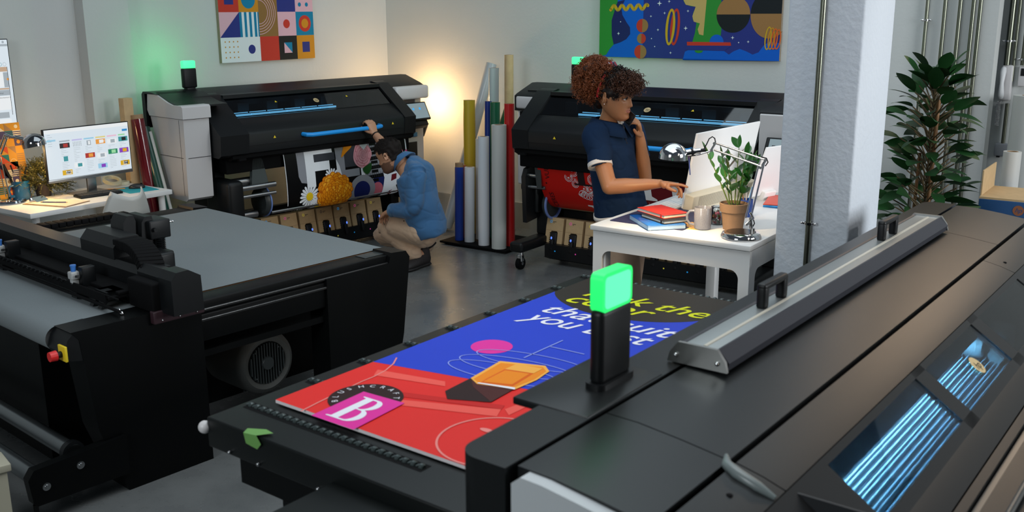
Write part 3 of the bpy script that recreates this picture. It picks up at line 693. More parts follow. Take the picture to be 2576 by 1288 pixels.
    for j, (rr, n, w0) in enumerate([(.150, 20, .034), (.135, 19, .033), (.118, 18, .031), (.100, 16, .029), (.082, 14, .027), (.064, 12, .024), (.046, 10, .020), (.028, 8, .016), (.012, 5, .012)]):
        for i in range(n):
            a = 2 * pi * (i + .5 * (j % 2)) / n + rg_.uniform(-.08, .08); d = Vector((cos(a), sin(a) * .90)); pv = Vector((-sin(a), cos(a) * .9)); c0 = Vector((.45, .405)); r1 = rr + w0 * rg_.uniform(.8, 1.15)
            out_ = [c0 + d * (rr - w0) - pv * w0 * .4] + [c0 + d * (rr + (r1 - rr) * cos(R_(t))) + pv * w0 * sin(R_(t)) * rg_.uniform(.85, 1.05) for t in range(-90, 91, 30)] + [c0 + d * (rr - w0) + pv * w0 * .4]
            A.poly([tuple(q_) for q_ in out_], BX['dorange'], lay)
            in_ = [c0 + d * (rr - w0 * .6)] + [c0 + d * (rr + (r1 - rr) * .84 * cos(R_(t))) + pv * w0 * .72 * sin(R_(t)) for t in range(-80, 81, 32)]
            A.poly([tuple(q_) for q_ in in_], BX[rg_.choice(('orange', 'orange', 'oyel'))], lay + 1)
        lay += 2
    A.rect(1.07, 1.11, -.0, .07, BX['purple'], 3)
pth = curve([(.09, .93), (.07, .86), (.055, .74), (.047, .62), (.05, .50), (.075, .438), (.12, .43)])
banner('printed_banner', 'black floral banner with big white letters hanging from the left printer', P1, PA, .84, 2.09, pth, BM, BX['black'], floral)
def redprint(A, W, Hh):
    wh, lp, dk = BX['white'], BX['lpink'], BX['dark']
    A.rect(.0, W, 0, .003, BX['red'], 1)
    A.text('VULCAN', .085, .21, .075, dk, 3, rot=-90, sx=-1) if 0 else None
    for txt, b0 in (('VULCAN', .225), ('CERES', .50), ('VESTA', .72)):
        vs_, fs = text_mesh(txt, 0, .0)
        A._put([(.098 - y * .058, b0 - x * .066 * .86) for x, y in vs_], fs, dk, 3)
    for b in (.262, .535): A.disc(.058, b, .007, dk, 3, n=10)
    # serif letters built from slabs
    def E_(x, b, s, mi, L):
        for (x0, x1, y0, y1) in ((.0, .62, 0, .05), (.12, .32, 0, 1), (0, .70, .95, 1), (.32, .56, .46, .54), (.60, .66, 0, .22), (.66, .72, .74, 1), (.53, .58, .36, .64)):
            A.rect(x + x0 * s, x + x1 * s, b + y0 * s, b + y1 * s, mi, L)
    E_(.315, -.05, .30, dk, 5)
    A.poly([(.38, .43), (.49, .43), (.49, .445), (.475, .45), (.55, .60), (.62, .45), (.60, .44), (.66, .43), (.66, .44), (.56, .66), (.53, .66), (.41, .45), (.38, .445)], wh, 5)
    def I_(x, b, s, mi, L):
        A.poly([(x, b), (x + .45 * s, b), (x + .45 * s, b + .03 * s), (x + .32 * s, b + .09 * s), (x + .32 * s, b + .88 * s), (x + .45 * s, b + .95 * s), (x + .45 * s, b + s), (x, b + s), (x, b + .95 * s), (x + .12 * s, b + .88 * s), (x + .12 * s, b + .09 * s), (x, b + .03 * s)], mi, L)
    A.rect(.72, 1.50, .0, .40, BX['wine'], 2); A.rect(1.16, 1.50, 0, .08, BX['bgrey'], 3)
    I_(1.085, .01, .30, wh, 5); I_(.86, .01, .30, wh, 5); A.rect(.98, 1.10, .13, .165, wh, 5)
    for k in range(50): A.rect(.72 + k * .0155, .724 + k * .0155, .33, .40 + .02 * (k % 3), BX['lpink'] if k % 2 else BX['dark'], 4)
    # scroll ornament
    for cx, cy, s_ in ((.42, .135, 1), (.42, .135, -1)):
        for k, (dx, dy, r, a0, a1) in enumerate([(.06, .06, .045, 0, 280), (.11, .0, .05, 60, 330), (.15, .06, .035, -40, 220), (.045, -.07, .035, 30, 300), (.10, .11, .03, -90, 180), (.03, .14, .035, 40, 270), (.065, .19, .025, 0, 240), (.13, -.1, .022, 0, 300)]):
            for j in range(3): A.ring(cx + s_ * dx, cy + dy, r - j * .010, .0035, wh if j < 2 else lp, 3, a0=a0 if s_ > 0 else 180 - a1, a1=a1 if s_ > 0 else 180 - a0, n=20)
            A.disc(cx + s_ * dx, cy + dy, .007, wh, 4, n=10)
    for k in range(7):
        a = R_(40 + k * 16.6); A.ring(.42 + .07 * cos(a), .27 + .075 * sin(a), .026, .004, wh, 3, ry=.034, n=16, rot=math.degrees(a) - 90)
pth2 = curve([(.10, .915), (.115, .82), (.15, .70), (.20, .58), (.29, .47), (.42, .42), (.5, .44)])
banner('printed_banner', 'red banner with serif letters and scroll ornament hanging from the printer behind the woman', P2, PB, .555, 2.08, pth2, BM, BX['red'], redprint)
# folded white paper pile lying below the floral banner
t = thing('paper_stack', 'crumpled white paper sheets lying on the cartons under the floral banner', 'paper', P1, PA)
pp = MB()
for i in range(6):
    pp.add([(1.25 + i * .012, .36, .405 + i * .008), (1.68 - i * .01, .40, .42 + i * .008), (1.66 - i * .02, .62, .43 + i * .008), (1.28 + i * .01, .60, .41 + i * .008)], [(0, 1, 2, 3)])
    pp.add([(1.25 + i * .012, .36, .402 + i * .008), (1.68 - i * .01, .40, .417 + i * .008), (1.66 - i * .02, .62, .427 + i * .008), (1.28 + i * .01, .60, .407 + i * .008)], [(3, 2, 1, 0)])
pp.build('sheet', WHT, t)
# ================================================================== CONVEYOR CUTTING TABLE (left foreground)
CA = 48.7; CV = 3.72
FELT = mat("grey_felt_belt", (.19, .215, .225), .92, var=.22, bs=500, bump=.15)
t = thing('cutting_table', 'big black conveyor cutting table with grey felt bed at the left front', 'machine', (0, 0, 0), CA)
CT = t
# side cabinets, tapering to the floor
def side(v0, v1, nm='side_cabinet'):
    s = MB(); s.prism([(1.66, .70), (1.63, .735), (2.2, .735), (2.2, .0), (1.80, .0), (1.70, .30)], v0, v1, 'v', 0, .008); s.build(nm, BLK2, t)
    s = MB(); s.prism([(2.88, .69), (2.88, .0), (3.30, .0), (3.37, .30), (3.425, .70), (3.40, .735), (3.30, .742), (3.28, .69)], v0, v1, 'v', 0, .008); s.build(nm, BLK2, t)
side(3.72, 3.862); side(5.57, 5.75)
f = MB(); f.box(1.64, 3.36, 3.745, 3.865, .66, .728, bev=.006); f.box(1.64, 3.36, 5.56, 5.72, .66, .728, bev=.006); f.box(2.1, 2.95, 3.735, 3.80, .545, .672, bev=.008)
f.prism([(3.75, .47), (3.75, .50), (5.7, .50), (5.7, .40), (4.2, .40)], 2.1, 2.95, 'u'); f.box(1.75, 3.3, 5.6, 5.7, .05, .66)
f.box(1.9, 3.3, 4.3, 5.5, .0, .45); f.box(1.72, 1.95, 4.25, 5.75, .0, .62)
f.build('frame', BLK2, t)
r = MB(); r.box(2.1, 3.30, 3.728, 3.742, .682, .694, bev=.003); r.box(2.1, 3.3, 3.722, 3.735, .640, .652, bev=.003); r.build('guide_rail', mat('dark_rail', (.10, .10, .10), .3, .9), t)
MB().box(2.0, 3.34, 3.868, 3.884, .700, .7265).build('bed_edge', mat('brown_edge', (.16, .075, .03), .5), t)
MB().box(3.18, 3.24, 3.79, 3.80, .728, .7286).box(3.17, 3.30, 3.775, 3.85, .7282, .731, bev=.001).build('end_mark', DGREY, t)
# felt belt wrapping over the front roller
bl = MB(); pr = [(3.385, .715), (3.385, .729)] ; R0 = .052
prof = [(3.40, .700), (3.395, .722), (3.38, .731)] + [(1.645 + R0 * cos(a), .679 + R0 * sin(a)) for a in [R_(90 + 12 * i) for i in range(0, 16)]] + [(1.66, .60), (2.2, .60), (3.36, .64)]
n = len(prof); A_ = [(p[0], 3.868, p[1]) for p in prof]; B_ = [(p[0], 5.555, p[1]) for p in prof]
bl.add(A_ + B_, [(i, i + 1, n + i + 1, n + i) for i in range(n - 1)] + [(n - 1, 0, n, 2 * n - 1)], 0, True)
bl.build('felt_belt', FELT, t, 50)
rl = MB(); rl.lathe([(0, 0), (.036, 0), (.050, 0), (.050, -.018), (.040, -.018), (0, -.02)], (1.645, 3.882, .676), (0, -1, 0), 36); rl.build('front_roller', mat('roller_rim', (.5, .52, .53), .3, .6), t)
rc = MB(); rc.prism([(1.60, .655), (1.615, .705), (1.645, .732), (1.75, .735), (1.72, .60), (1.62, .62)], 3.722, 3.868, 'v', 0, .006); rc.build('roller_cover', BLK, t)
es = MB(); es.box(1.592, 1.602, 3.70, 3.76, .628, .69, 1, bev=.002); es.cyl((1.592, 3.735, .655), (1.57, 3.735, .655), .013, 16, 2); es.cyl((1.572, 3.735, .655), (1.545, 3.735, .655), .021, 20, 0, .019)
es.build('emergency_button', [mat('button_red', (.75, .02, .02), .35), YEL, BLK], t)
# gantry bridge over the bed
g = MB()
g.prism([(2.03, .775), (2.03, .855), (2.055, .882), (2.15, .882), (2.165, .86), (2.165, .775)], 3.85, 6.0, 'v', 0, .008)
gb = g.build('gantry_beam', BLK, t)
tr = MB(); tr.box(1.875, 2.03, 3.90, 6.0, .775, .785); tr.box(1.87, 1.88, 3.90, 6.0, .765, .800); tr.box(1.93, 2.03, 3.9, 5.2, .785, .80, bev=.004)
tr.cyl((1.865, 3.78, .755), (1.865, 6.0, .755), .007, 10); tr.cyl((1.875, 3.80, .80), (1.875, 6.0, .80), .004, 8)
tr.build('cable_tray', BLKM, t)
cp = MB(); cp.prism([(2.005, .735), (2.005, .885), (2.03, .915), (2.085, .918), (2.14, .885), (2.145, .735)], 3.60, 3.70, 'v', 0, .018); cp.prism([(2.02, .735), (2.02, .875), (2.05, .905), (2.12, .885), (2.12, .735)], 3.70, 3.90, 'v', 0, .008)
ec = cp.build('gantry_end_cap', BLK, t)
MB().box(1.965, 2.20, 3.69, 3.725, .69, .745, bev=.006).build('slide_plate', mat('plum_plate', (.035, .014, .02), .5), ec)
MB().box(1.97, 2.04, 3.70, 3.90, .735, .86, bev=.01).build('chain_bracket', BLKM, ec)
bt = MB(); [bt.ball((x, 3.686, .705), .004, n=6) for x in (2.0, 2.08, 2.16)]; bt.build('bolt', CHR, ec)
# cutting carriage
c1 = MB(); c1.prism([(2.05, .835), (2.05, .93), (2.085, .972), (2.17, .972), (2.185, .95), (2.185, .835)], 4.15, 4.46, 'v', 0, .006); cr_ = c1.build('carriage_box', BLK, t)
c2 = MB()
c2.prism([(2.17, .84), (2.185, 1.0), (2.205, 1.03), (2.235, 1.03), (2.245, 1.0), (2.235, .84)], 4.30, 4.42, 'v', 0, .012)
c2.prism([(2.245, .84), (2.258, .995), (2.275, 1.02), (2.31, 1.02), (2.315, .995), (2.31, .84)], 4.27, 4.42, 'v', 0, .012)
c2.box(2.28, 2.385, 4.24, 4.38, .912, 1.0, bev=.006); c2.box(2.24, 2.33, 4.12, 4.25, .75, .87, bev=.014); c2.box(2.16, 2.36, 4.18, 4.34, .75, .86, bev=.01)
c2.cyl((2.30, 4.235, .96), (2.30, 4.222, .96), .010, 12)
for i in range(7): c2.lathe([(.024, 0), (.032, .004), (.024, .008)], (2.335, 4.27, .855 + i * .0085), n=16)
c2.build('tool_head', BLK, t)
MB().cyl((2.385, 4.27, .975), (2.405, 4.265, .978), .004, 10).ball((2.41, 4.264, .978), .0065, n=6).build('head_bolt', CHR, t)
# energy chain arching from the carriage down onto the tray
chn = MB()
arc2 = [Vector((2.115, 4.17, .945)), Vector((2.115, 4.12, .946))] + [Vector((2.115 - .003 * i, 4.07 - .20 * sin(i / 16 * pi / 2 * 1.12), .765 + .18 * cos(i / 16 * pi / 2))) for i in range(17)] + [Vector((2.065, 3.905, .745))]
for i in range(len(arc2) - 1):
    a, b = arc2[i], arc2[i + 1]; d = (b - a); L = d.length; d.normalize(); x = Vector((1, 0, 0)); nn = x.cross(d).normalized(); x = d.cross(nn)
    Mm = Matrix((x, d, nn)).transposed().to_4x4(); Mm.translation = (a + b) / 2
    chn.box(-.055, .055, -L * .56, L * .50, -.022, .022, M=Mm, bev=.005)
chn.build('energy_chain', BLKM, t)
ch2 = MB()
for i in range(16):
    uu = 2.24 + i * .045; ch2.box(uu - .02, uu + .022, 5.66, 5.76, .735, .765 if i < 14 else .755, bev=.006)
ch2.build('energy_chain', BLKM, t)
# pneumatic valves on the gantry tray
for vv in (4.20, 4.96):
    va = MB(); va.box(1.90, 1.96, vv - .05, vv - .01, .76, .87, 1, bev=.004); va.box(1.865, 1.905, vv - .02, vv + .02, .815, .85, 0, bev=.006); va.box(1.87, 1.90, vv - .012, vv + .012, .79, .815, 0, bev=.003); va.cyl((1.885, vv, .85), (1.885, vv, .872), .011, 12, 2); va.cyl((1.885, vv, .872), (1.885, vv, .879), .013, 12, 2)
    va.cyl((1.885, vv - .02, .83), (1.885, vv - .045, .835), .006, 8, 1); va.box(1.865, 1.925, vv - .05, vv + .0, .738, .765, 1)
    va.build('air_valve', [mat('valve_grey', (.45, .46, .46), .4), BLK, mat('valve_blue', (.05, .2, .6), .4)], t)
hs = MB(); hs.tube([(1.865 + .008 * cos(i * 1.1), 4.25 + i * .0075, .80 + .008 * sin(i * 1.1)) for i in range(95)], .0022, 5); hs.build('coiled_hose', BLK, t)
bk = MB(); bk.prism([(1.86, .735), (1.90, .80), (1.96, .80), (1.99, .735), (1.975, .735), (1.945, .78), (1.91, .78), (1.875, .735)], 4.00, 4.03, 'v'); bk.prism([(1.86, .735), (1.90, .80), (1.96, .80), (1.99, .735), (1.975, .735), (1.945, .78), (1.91, .78), (1.875, .735)], 3.93, 3.96, 'v'); bk.box(1.89, 1.97, 3.93, 4.03, .792, .80); bk.build('bracket', BLK, t)
MB().ball((1.88, 3.79, .742), .009, n=8).ball((1.88, 3.81, .752), .007, n=8).build('hose_tip', CHR, t)
# vacuum blower under the table
bw = MB(); c0 = (2.60, 3.84, .312)
bw.lathe([(.158, .30), (.158, .04), (.150, .015), (.128, .0), (.106, .008), (.100, .03), (.0, .03)], c0, (0, 1, 0), 48, 0)
bwo = bw.build('vacuum_blower', mat('blower_grey', (.075, .077, .072), .5), t)
fan = MB(); fan.lathe([(.0, -.006), (.030, -.006), (.034, 0), (.034, .03)], c0, (0, 1, 0), 24)
for i in range(13):
    x = -.09 + i * .015; hgt = math.sqrt(max(0, .10 ** 2 - x * x)); fan.box(c0[0] + x - .0025, c0[0] + x + .0025, c0[1], c0[1] + .028, c0[2] - hgt, c0[2] + hgt)
for i in range(4):
    a = R_(45 + 90 * i); fan.ball((c0[0] + .092 * cos(a), c0[1] + .004, c0[2] + .092 * sin(a)), .005, n=6); fan.ball((c0[0] + .165 * cos(a), c0[1] + .04, c0[2] + .165 * sin(a)), .005, n=6)
fan.ring = None
fan.build('fan_grille', DGREY, bwo)
# unwinder arm and steel rollers at the front foot
am = MB(); am.prism([(1.395, .20), (1.42, .235), (1.80, .255), (1.80, .085), (1.42, .085), (1.405, .10)], 3.70, 3.745, 'v', 0, .01); arm = am.build('unwinder_arm', BLK2, t)
ft = MB(); ft.cyl((1.42, 3.725, .085), (1.42, 3.725, .03), .010, 10); ft.cyl((1.42, 3.725, .03), (1.42, 3.725, .0), .028, 20, 0, .032); ft.build('levelling_foot', BLK, arm)
ro = MB(); ro.cyl((1.60, 3.745, .235), (1.60, 6.2, .235), .034, 28); ro.cyl((1.46, 3.745, .165), (1.46, 6.2, .165), .036, 28); ro.cyl((1.60, 3.745, .235), (1.60, 3.775, .235), .046, 28, 1)
ro.build('unwinder_roller', [mat('roller_steel', (.22, .24, .25), .3, .9), BLK], t)
bo = MB(); [bo.lathe([(0, -.012), (.008, -.012), (.010, -.004), (.016, -.003), (.016, .0)], (x, 3.70, z), (0, 1, 0), 16) for x, z in ((1.60, .195), (1.46, .155))]; bo.build('bolt', STL, arm)
t = thing('wooden_block', 'small pale wooden board end at the lower left picture edge by the steel rollers', 'board', at_z(-40, 1165, .32), 40)
MB().box(-.13, .06, -.06, .06, -.32, -.02).box(-.16, .075, -.07, .07, -.03, .0, bev=.004).build('board', mat('pale_wood', (.5, .47, .36), .6), t)

# ================================================================== FLATBED PRINTER (right foreground)
FA = 52.5
DK = mat('flatbed_top', (.0075, .0088, .0095), .34, bump=.04, bs=400, spec=.38)
t = thing('flatbed_printer', 'large black flatbed printer filling the right foreground with a lit window', 'printer', (0, 0, 0), FA)
FT = t
TB = mat('flatbed_table', (.0045, .006, .006), .40, spec=.28)
tb = MB(); tb.box(1.49, 3.345, 1.0, 2.195, .79, .878, bev=.006)
tbo = tb.build('table', TB, t)
lg = MB(); lg.box(1.54, 1.74, 1.15, 1.96, .02, .792, bev=.006); lg.box(3.0, 3.25, 1.2, 1.96, .02, .792, bev=.006); lg.box(1.52, 3.3, 1.2, 2.1, .70, .79); lg.build('table_base', BLK2, t)
lw = MB(); lw.box(1.28, 1.60, 1.15, 1.70, .70, .835, bev=.006); lw.box(1.20, 1.45, 1.1, 1.45, .72, .80, bev=.004); lw.build('lower_table', TB, t)
# roller strips let into the table
def strip(s0, v0, s1, v1, n, w_, nm='roller_strip'):
    m = MB(); a = Vector((s0, v0, .8785)); b = Vector((s1, v1, .8785)); d = (b - a); L = d.length; d.normalize(); pnx = Vector((-d.y, d.x, 0))
    c_ = [a + pnx * w_, b + pnx * w_, b - pnx * w_, a - pnx * w_]; m.add([tuple(p) for p in c_], [(0, 1, 2, 3)], 0)
    for i in range(n):
        p = a + d * (L * (i + .5) / n); m.lathe([(0, -.007), (.007, -.007), (.0095, -.004), (.0095, .004), (.007, .007), (0, .007)], tuple(p + Vector((0, 0, .001))), tuple(d), 12, 1)
        m.box(p.x - .006, p.x + .006, p.y + .011, p.y + .017, .8788, .882, 1)
    return m.build(nm, [BLKM, mat('roller_wheel', (.07, .09, .09), .3, .5)], tbo)
strip(1.612, 2.17, 1.612, 1.50, 25, .020)
strip(3.325, 2.0, 3.325, 1.2, 28, .014)
for i in range(8):
    s_ = 1.844 + .2095 * i; strip(s_, 2.178, s_, 2.085, 4, .020)
kb = MB(); kb.ball((1.49, 2.205, .845), .018, n=10); kb.build('corner_bumper', WHP, t)
gt = MB(); gt.add([(1.478, 2.02, .882), (1.484, 1.975, .884), (1.52, 1.95, .884), (1.525, 1.985, .884), (1.50, 2.03, .884), (1.484, 2.02, .85), (1.484, 1.975, .845), (1.482, 1.955, .865)], [(0, 1, 2, 3, 4), (0, 5, 6, 7, 1)]); gt.build('green_tape', mat('green_tape', (.14, .33, .08), .6), t)
bo = MB(); [bo.ball((1.488, v, .80), .006, n=6) for v in (2.1, 1.98, 1.75)]; bo.build('bolt', STL, t)
# main body: long cover with bevels, ending at both sides
S0, S1 = 1.37, 4.62
top = [(1.198, .94), (1.20, 1.088), (1.188, 1.10), (1.072, 1.102), (1.066, 1.095), (1.066, .94)]
b1 = MB(); cr0 = .055; b1.prism([(S0, 1.071), (S1, 1.071), (S1, 1.20 - cr0)] + [(S1 - cr0 + cr0 * sin(R_(a)), 1.20 - cr0 + cr0 * cos(R_(a))) for a in range(80, -1, -10)] + [(S0 + cr0 - cr0 * sin(R_(a)), 1.20 - cr0 + cr0 * cos(R_(a))) for a in range(0, 91, 10)], .03, 1.101, 'z', 0, .007)
b1.build('left_cover', DK, t)
def mid(s0, s1, nm, m_, inset=0, pts=None):
    p = pts or [(1.059, 1.1), (.98, 1.098), (.88, 1.087), (.7715, 1.0715)]
    m = MB(); m.prism(p + [(.7715, .95), (1.059, .95)], s0, s1, 'u', 0, .006); return m.build(nm, m_, t)
mid(S0 + .025, 1.712, 'end_cover', DK); mid(1.716, 4.03, 'middle_cover', DK); mid(4.034, S1 - .02, 'end_cover', DK)
def front(s0, s1, nm):
    m = MB(); m.prism([(.757, 1.069), (.70, 1.056), (.652, 1.040), (.652, .93), (.757, .95)], s0, s1, 'u', 0, .004); return m.build(nm, DK, t)
front(S0 + .025, 1.715, 'front_cover'); front(1.719, 3.75, 'front_cover'); front(3.754, S1 - .02, 'front_cover')
# window frame: bars between glass panes on the slope
VA, ZA, VB, ZB = .650, 1.039, .487, .925
Ls = math.hypot(VA - VB, ZA - ZB); du, dzz = (VB - VA) / Ls, (ZB - ZA) / Ls
def onslope(s_, d, h=0): return (s_, VA + du * d - dzz * -h * 1.0 * 0 + (-(dzz)) * -h * 0, ZA + dzz * d)
def slope(s0, s1, d0, d1, h0=-.012, h1=0.0):
    nv, nz = dzz * 1.0, -du; nv, nz = (dzz, -du)
    # outward normal of the slope (up and towards the operator side)
    N = Vector((0, dzz, -du)); N = N if N.z > 0 else -N
    base = lambda s_, d, h: tuple(Vector((s_, VA + du * d, ZA + dzz * d)) + N * h)
    vs_ = [base(s_, d, h) for h in (h0, h1) for d in (d0, d1) for s_ in (s0, s1)]
    return vs_, [(0, 2, 3, 1), (4, 5, 7, 6), (0, 1, 5, 4), (2, 6, 7, 3), (0, 4, 6, 2), (1, 3, 7, 5)]
fr = MB(); WIN = [(1.90, 2.52), (2.60, 3.08), (3.16, 3.72)]
for a, b in [(S0 + .025, 1.90), (2.52, 2.60), (3.08, 3.16), (3.72, S1 - .02)]: fr.add(*slope(a, b, 0, Ls))
fr.add(*slope(1.90, 3.72, 0, .018)); fr.add(*slope(1.90, 3.72, .166, Ls))
wf = fr.build('window_frame', mat('frame_black', (.013, .0135, .014), .42), t)
gl = MB()
for a, b in WIN: gl.add(*slope(a, b, .018, .166, -.006, -.003))
glo = gl.build('window_pane', glassy('flatbed_glass', (.86, .92, .95), -.025), t)
A = Art(lambda a, b, h: slope(a, a, b, b, .001 + h, .001 + h)[0][0], [GOLD, BLK]); A.disc(2.86, .105, .028, 0, 1)
vs_, fs = text_mesh('hp', .35, 0); A._put([(2.842 + x * .034, .117 - y * .034) for x, y in vs_], fs, 1, 2); A.build('window_mark', glo)
lo = MB(); lo.prism([(.505, .93), (.485, .926), (.43, .905), (.43, .60), (.505, .60), (.505, .90)], S0 + .025, S1 - .02, 'u', 0, .004); lo.build('lower_frame', mat('frame_black', 0), t)
sh = MB(); sh.prism([(.426, .905), (.405, .902), (.405, .70), (.426, .70)], S0 + .02, S1, 'u'); sh.prism([(.385, .895), (.08, .875), (.08, .72), (.385, .72)], S0 + .02, S1, 'u', 0, .004); sh.build('operator_shelf', DK, t)
ra = MB(); ra.box(S0 + .02, S1, .388, .402, .86, .888); ra.cyl((S0 + .02, .33, .905), (S1, .33, .905), .008, 12); ra.build('shelf_rail', mat('rail_grey', (.16, .16, .155), .35, .8), t)
bs_ = MB(); bs_.box(S0 + .06, S1 - .06, .10, 1.1, .05, .72); bs_.build('lower_body', BLKM, t)
# inside of the print bay: ribbed media lit by blue lamps
cv = MB(); cv.box(1.74, 3.9, .50, 1.05, .78, .79); cv.box(1.74, 1.745, .50, 1.0, .78, 1.03); cv.box(3.88, 3.9, .5, 1.0, .78, 1.03); cv.box(1.74, 3.9, .98, 1.0, .79, 1.05); cv.box(1.74, 4.5, .735, .80, .955, 1.035); cv.build('print_bay', mat('bay_black', (.02, .022, .025), .5), t)  # last strip added under the cover seam to stop bay light leaking
rb = MB(); 
for i in range(24):
    v = .565 + i * .0168; rb.box(1.80, 3.42, v, v + .0045, .800, .812 + .004 * (i % 3), bev=.0015)
rb.build('media_rib', mat('rib_film', (.62, .74, .82), .18, .15, bump=.6, bs=90, coat=.5), t)
LB = MB(); LB.box(1.80, 3.4, .93, .945, .915, .922); LB.build('bay_lamp', mat('bay_lamp', (.1, .4, .8), .4, emis=(.12, .48, 1.0), es=9), t)
mc = MB(); mc.box(3.46, 3.62, .60, .86, .80, .90, bev=.02); mc.cyl((3.42, .66, .85), (3.42, .74, .85), .03, 20); mc.box(3.38, 3.46, .78, .88, .82, .91, bev=.01); mc.cyl((3.42, .62, .83), (3.50, .62, .85), .025, 16); mc.build('print_carriage', mat('carriage_grey', (.35, .42, .44), .35), t)
lb_ = area('bay_light', loc(FA, 2.60, .755, .912), loc(FA, 2.35, .66, .80), 1.55, .16, 230, (.26, .66, 1.0), 150); lb_.rotation_euler = (Matrix.Rotation(R_(FA), 4, 'Z') @ Matrix.Rotation(R_(-4), 4, 'X')).to_euler()
# white end cap facing the camera side
ec = MB(); ec.prism([(1.052, .35), (1.052, 1.078), (1.03, 1.096), (.98, 1.094), (.90, 1.083), (.80, 1.068), (.72, 1.045), (.64, 1.01), (.56, .96), (.50, .90), (.50, .35)], S0 - .006, S0 + .03, 'u', 0, .012)
ec.build('end_cap', mat('white_cap', (.55, .58, .60), .4), t)
# end profile trim seam on the far end and light grey grip
gp = MB(); gp.tube([(1.72, .80 - .02, 1.078), (1.69, .765, 1.074), (1.675, .735, 1.068), (1.67, .69, 1.056), (1.672, .655, 1.042)], [.004, .011, .013, .012, .006], 10); gp.build('front_grip', mat('grip_grey', (.16, .19, .19), .3), t)
MB().ball((1.60, .715, 1.060), .007, .007, .003, 8).build('hinge_screw', BLKM, t); MB().ball((3.82, .70, 1.056), .007, .007, .003, 8).build('hinge_screw', BLKM, t)
# status beacon in the foreground
pl = MB(); pl.box(1.66, 1.99, 1.075, 1.275, 1.085, 1.1035, bev=.004); pl.build('beacon_plate', DK, t)
be = MB(); B0, BV = 1.872, 1.15
be.prism(rrect(B0 - .075, B0 + .075, BV - .028, BV + .028, .02), 1.10, 1.118, 'z', 0, .003); be.box(B0 - .066, B0 + .066, BV - .019, BV + .019, 1.112, 1.292, bev=.014)
bo_ = be.build('beacon', BLK, t)
MB().prism(rrect(B0 - .064, B0 + .064, 1.285, 1.376, .016), BV - .0165, BV + .0165, 'v', 0, .006).build('beacon_lamp', mat('green_rim', (.02, .4, .12), .4, emis=(.015, .85, .14), es=1.0), bo_)
MB().prism(rrect(B0 - .054, B0 + .054, 1.293, 1.367, .012), BV - .0180, BV + .0180, 'v', 0, .001).build('lamp_core', mat('green_core', (.1, .5, .3), .4, emis=(.10, .93, .40), es=1.0), bo_)

# aluminium clamping bar with two black handles lying on the cover
t = thing('loading_bar', 'grey aluminium bar with two black handles lying on the foreground printer cover', 'bar', (0, 0, 0), FA)
bp = MB(); a0, a1 = 2.08, 4.02
RX = 1.03
bp.box(a0, a1, RX - .045, RX + .045, 1.105, 1.152, bev=.004); 
top_ = bp.build('bar', mat('bar_aluminium', (.30, .32, .32), .42, .75), t)
sdk = MB(); sdk.prism([(RX + .043, 1.153), (RX + .050, 1.155), (RX + .078, 1.125), (RX + .074, 1.105), (RX + .043, 1.105)], a0 + .01, a1, 'u', 0, .004); sdk.prism([(RX - .043, 1.153), (RX - .050, 1.155), (RX - .078, 1.125), (RX - .074, 1.105), (RX - .043, 1.105)], a0 + .01, a1, 'u', 0, .004); sdk.build('side_rail', mat('rail_dark', (.022, .024, .033), .45), t)
MB().box(a0 + .02, a1 - .02, RX - .012, RX - .004, 1.151, 1.1545).build('centre_line', mat('line_pale', (.5, .47, .4), .4), top_)
for s_ in (a0, a1 + .004):
    e = MB(); e.prism([(RX - .08, 1.105), (RX - .074, 1.13), (RX - .052, 1.159), (RX + .052, 1.159), (RX + .074, 1.13), (RX + .08, 1.105)], s_ - .006, s_ + .004, 'u', 0, .002); eo = e.build('end_plate', mat('end_steel', (.38, .38, .37), .3, .8), t)
    MB().ball((s_ - .008, RX - .055, 1.125), .006, n=8).ball((s_ - .008, RX + .055, 1.125), .006, n=8).build('screw', CHR, eo)
for s_ in (2.485, 3.50):
    h = MB(); h.box(s_ - .015, s_ + .015, RX + .00, RX + .028, 1.15, 1.215, bev=.008); h.box(s_ + .115, s_ + .145, RX + .00, RX + .028, 1.15, 1.215, bev=.008); h.box(s_ - .015, s_ + .145, RX + .0, RX + .028, 1.203, 1.222, bev=.008); h.build('handle', BLK, t)

# ------------------------------------------------------------------ the printed board on the flatbed
t = thing('printed_board', 'red and blue poster board with perfume print lying on the flatbed table', 'poster', loc(FA, 1.66, 2.11, .883), FA)
W_, H_ = 1.0, 1.635
MB().box(0, H_, -W_, 0, 0, .009).build('board', mat('board_white', (.8, .75, .76), .5), t)
PI_ = dict(red=ink('p_red', 'e02a26', .5), blue=ink('p_blue', '2340c4', .5), dark=ink('p_dark', '2c2620', .45), mag=ink('p_mag', 'e0309c', .5), white=ink('p_white', 'e9e9f2', .5), yel=ink('p_yel', 'd8dc18', .5), line=ink('p_line', '8f9fe8', .5),
           lred=ink('p_lred', 'ea8a84', .5), or1=ink('p_or1', 'f08a18', .4), or2=ink('p_or2', 'f7b04a', .4), or3=ink('p_or3', 'e2600e', .4), br1=ink('p_br1', '2a1414', .5), br2=ink('p_br2', '4a1e1c', .5), sred=ink('p_sred', 'ee5a50', .5), dred=ink('p_dred', 'c8201e', .5))
PK = list(PI_.keys()); PM = [PI_[k] for k in PK]; PX = {k: i for i, k in enumerate(PK)}
A = Art(lambda a, b, h: (b, -a, .0094 + h), PM, .00035)
def pb(x, y):
    P = at_z(x, y, .893); u, v = luv(P, FA); return (2.11 - v, u - 1.66)
def pbs(*p): return [pb(x, y) for x, y in p]
A.rect(0, W_, 0, H_, PX['red'], 0)
yb = pb(960, 916)[1]
xb2, yb2 = pb(1390, 990); yr = yb + (yb2 - yb) * W_ / xb2
A.poly([(0, yb), (W_, yr), (W_, H_), (0, H_)], PX['blue'], 1)
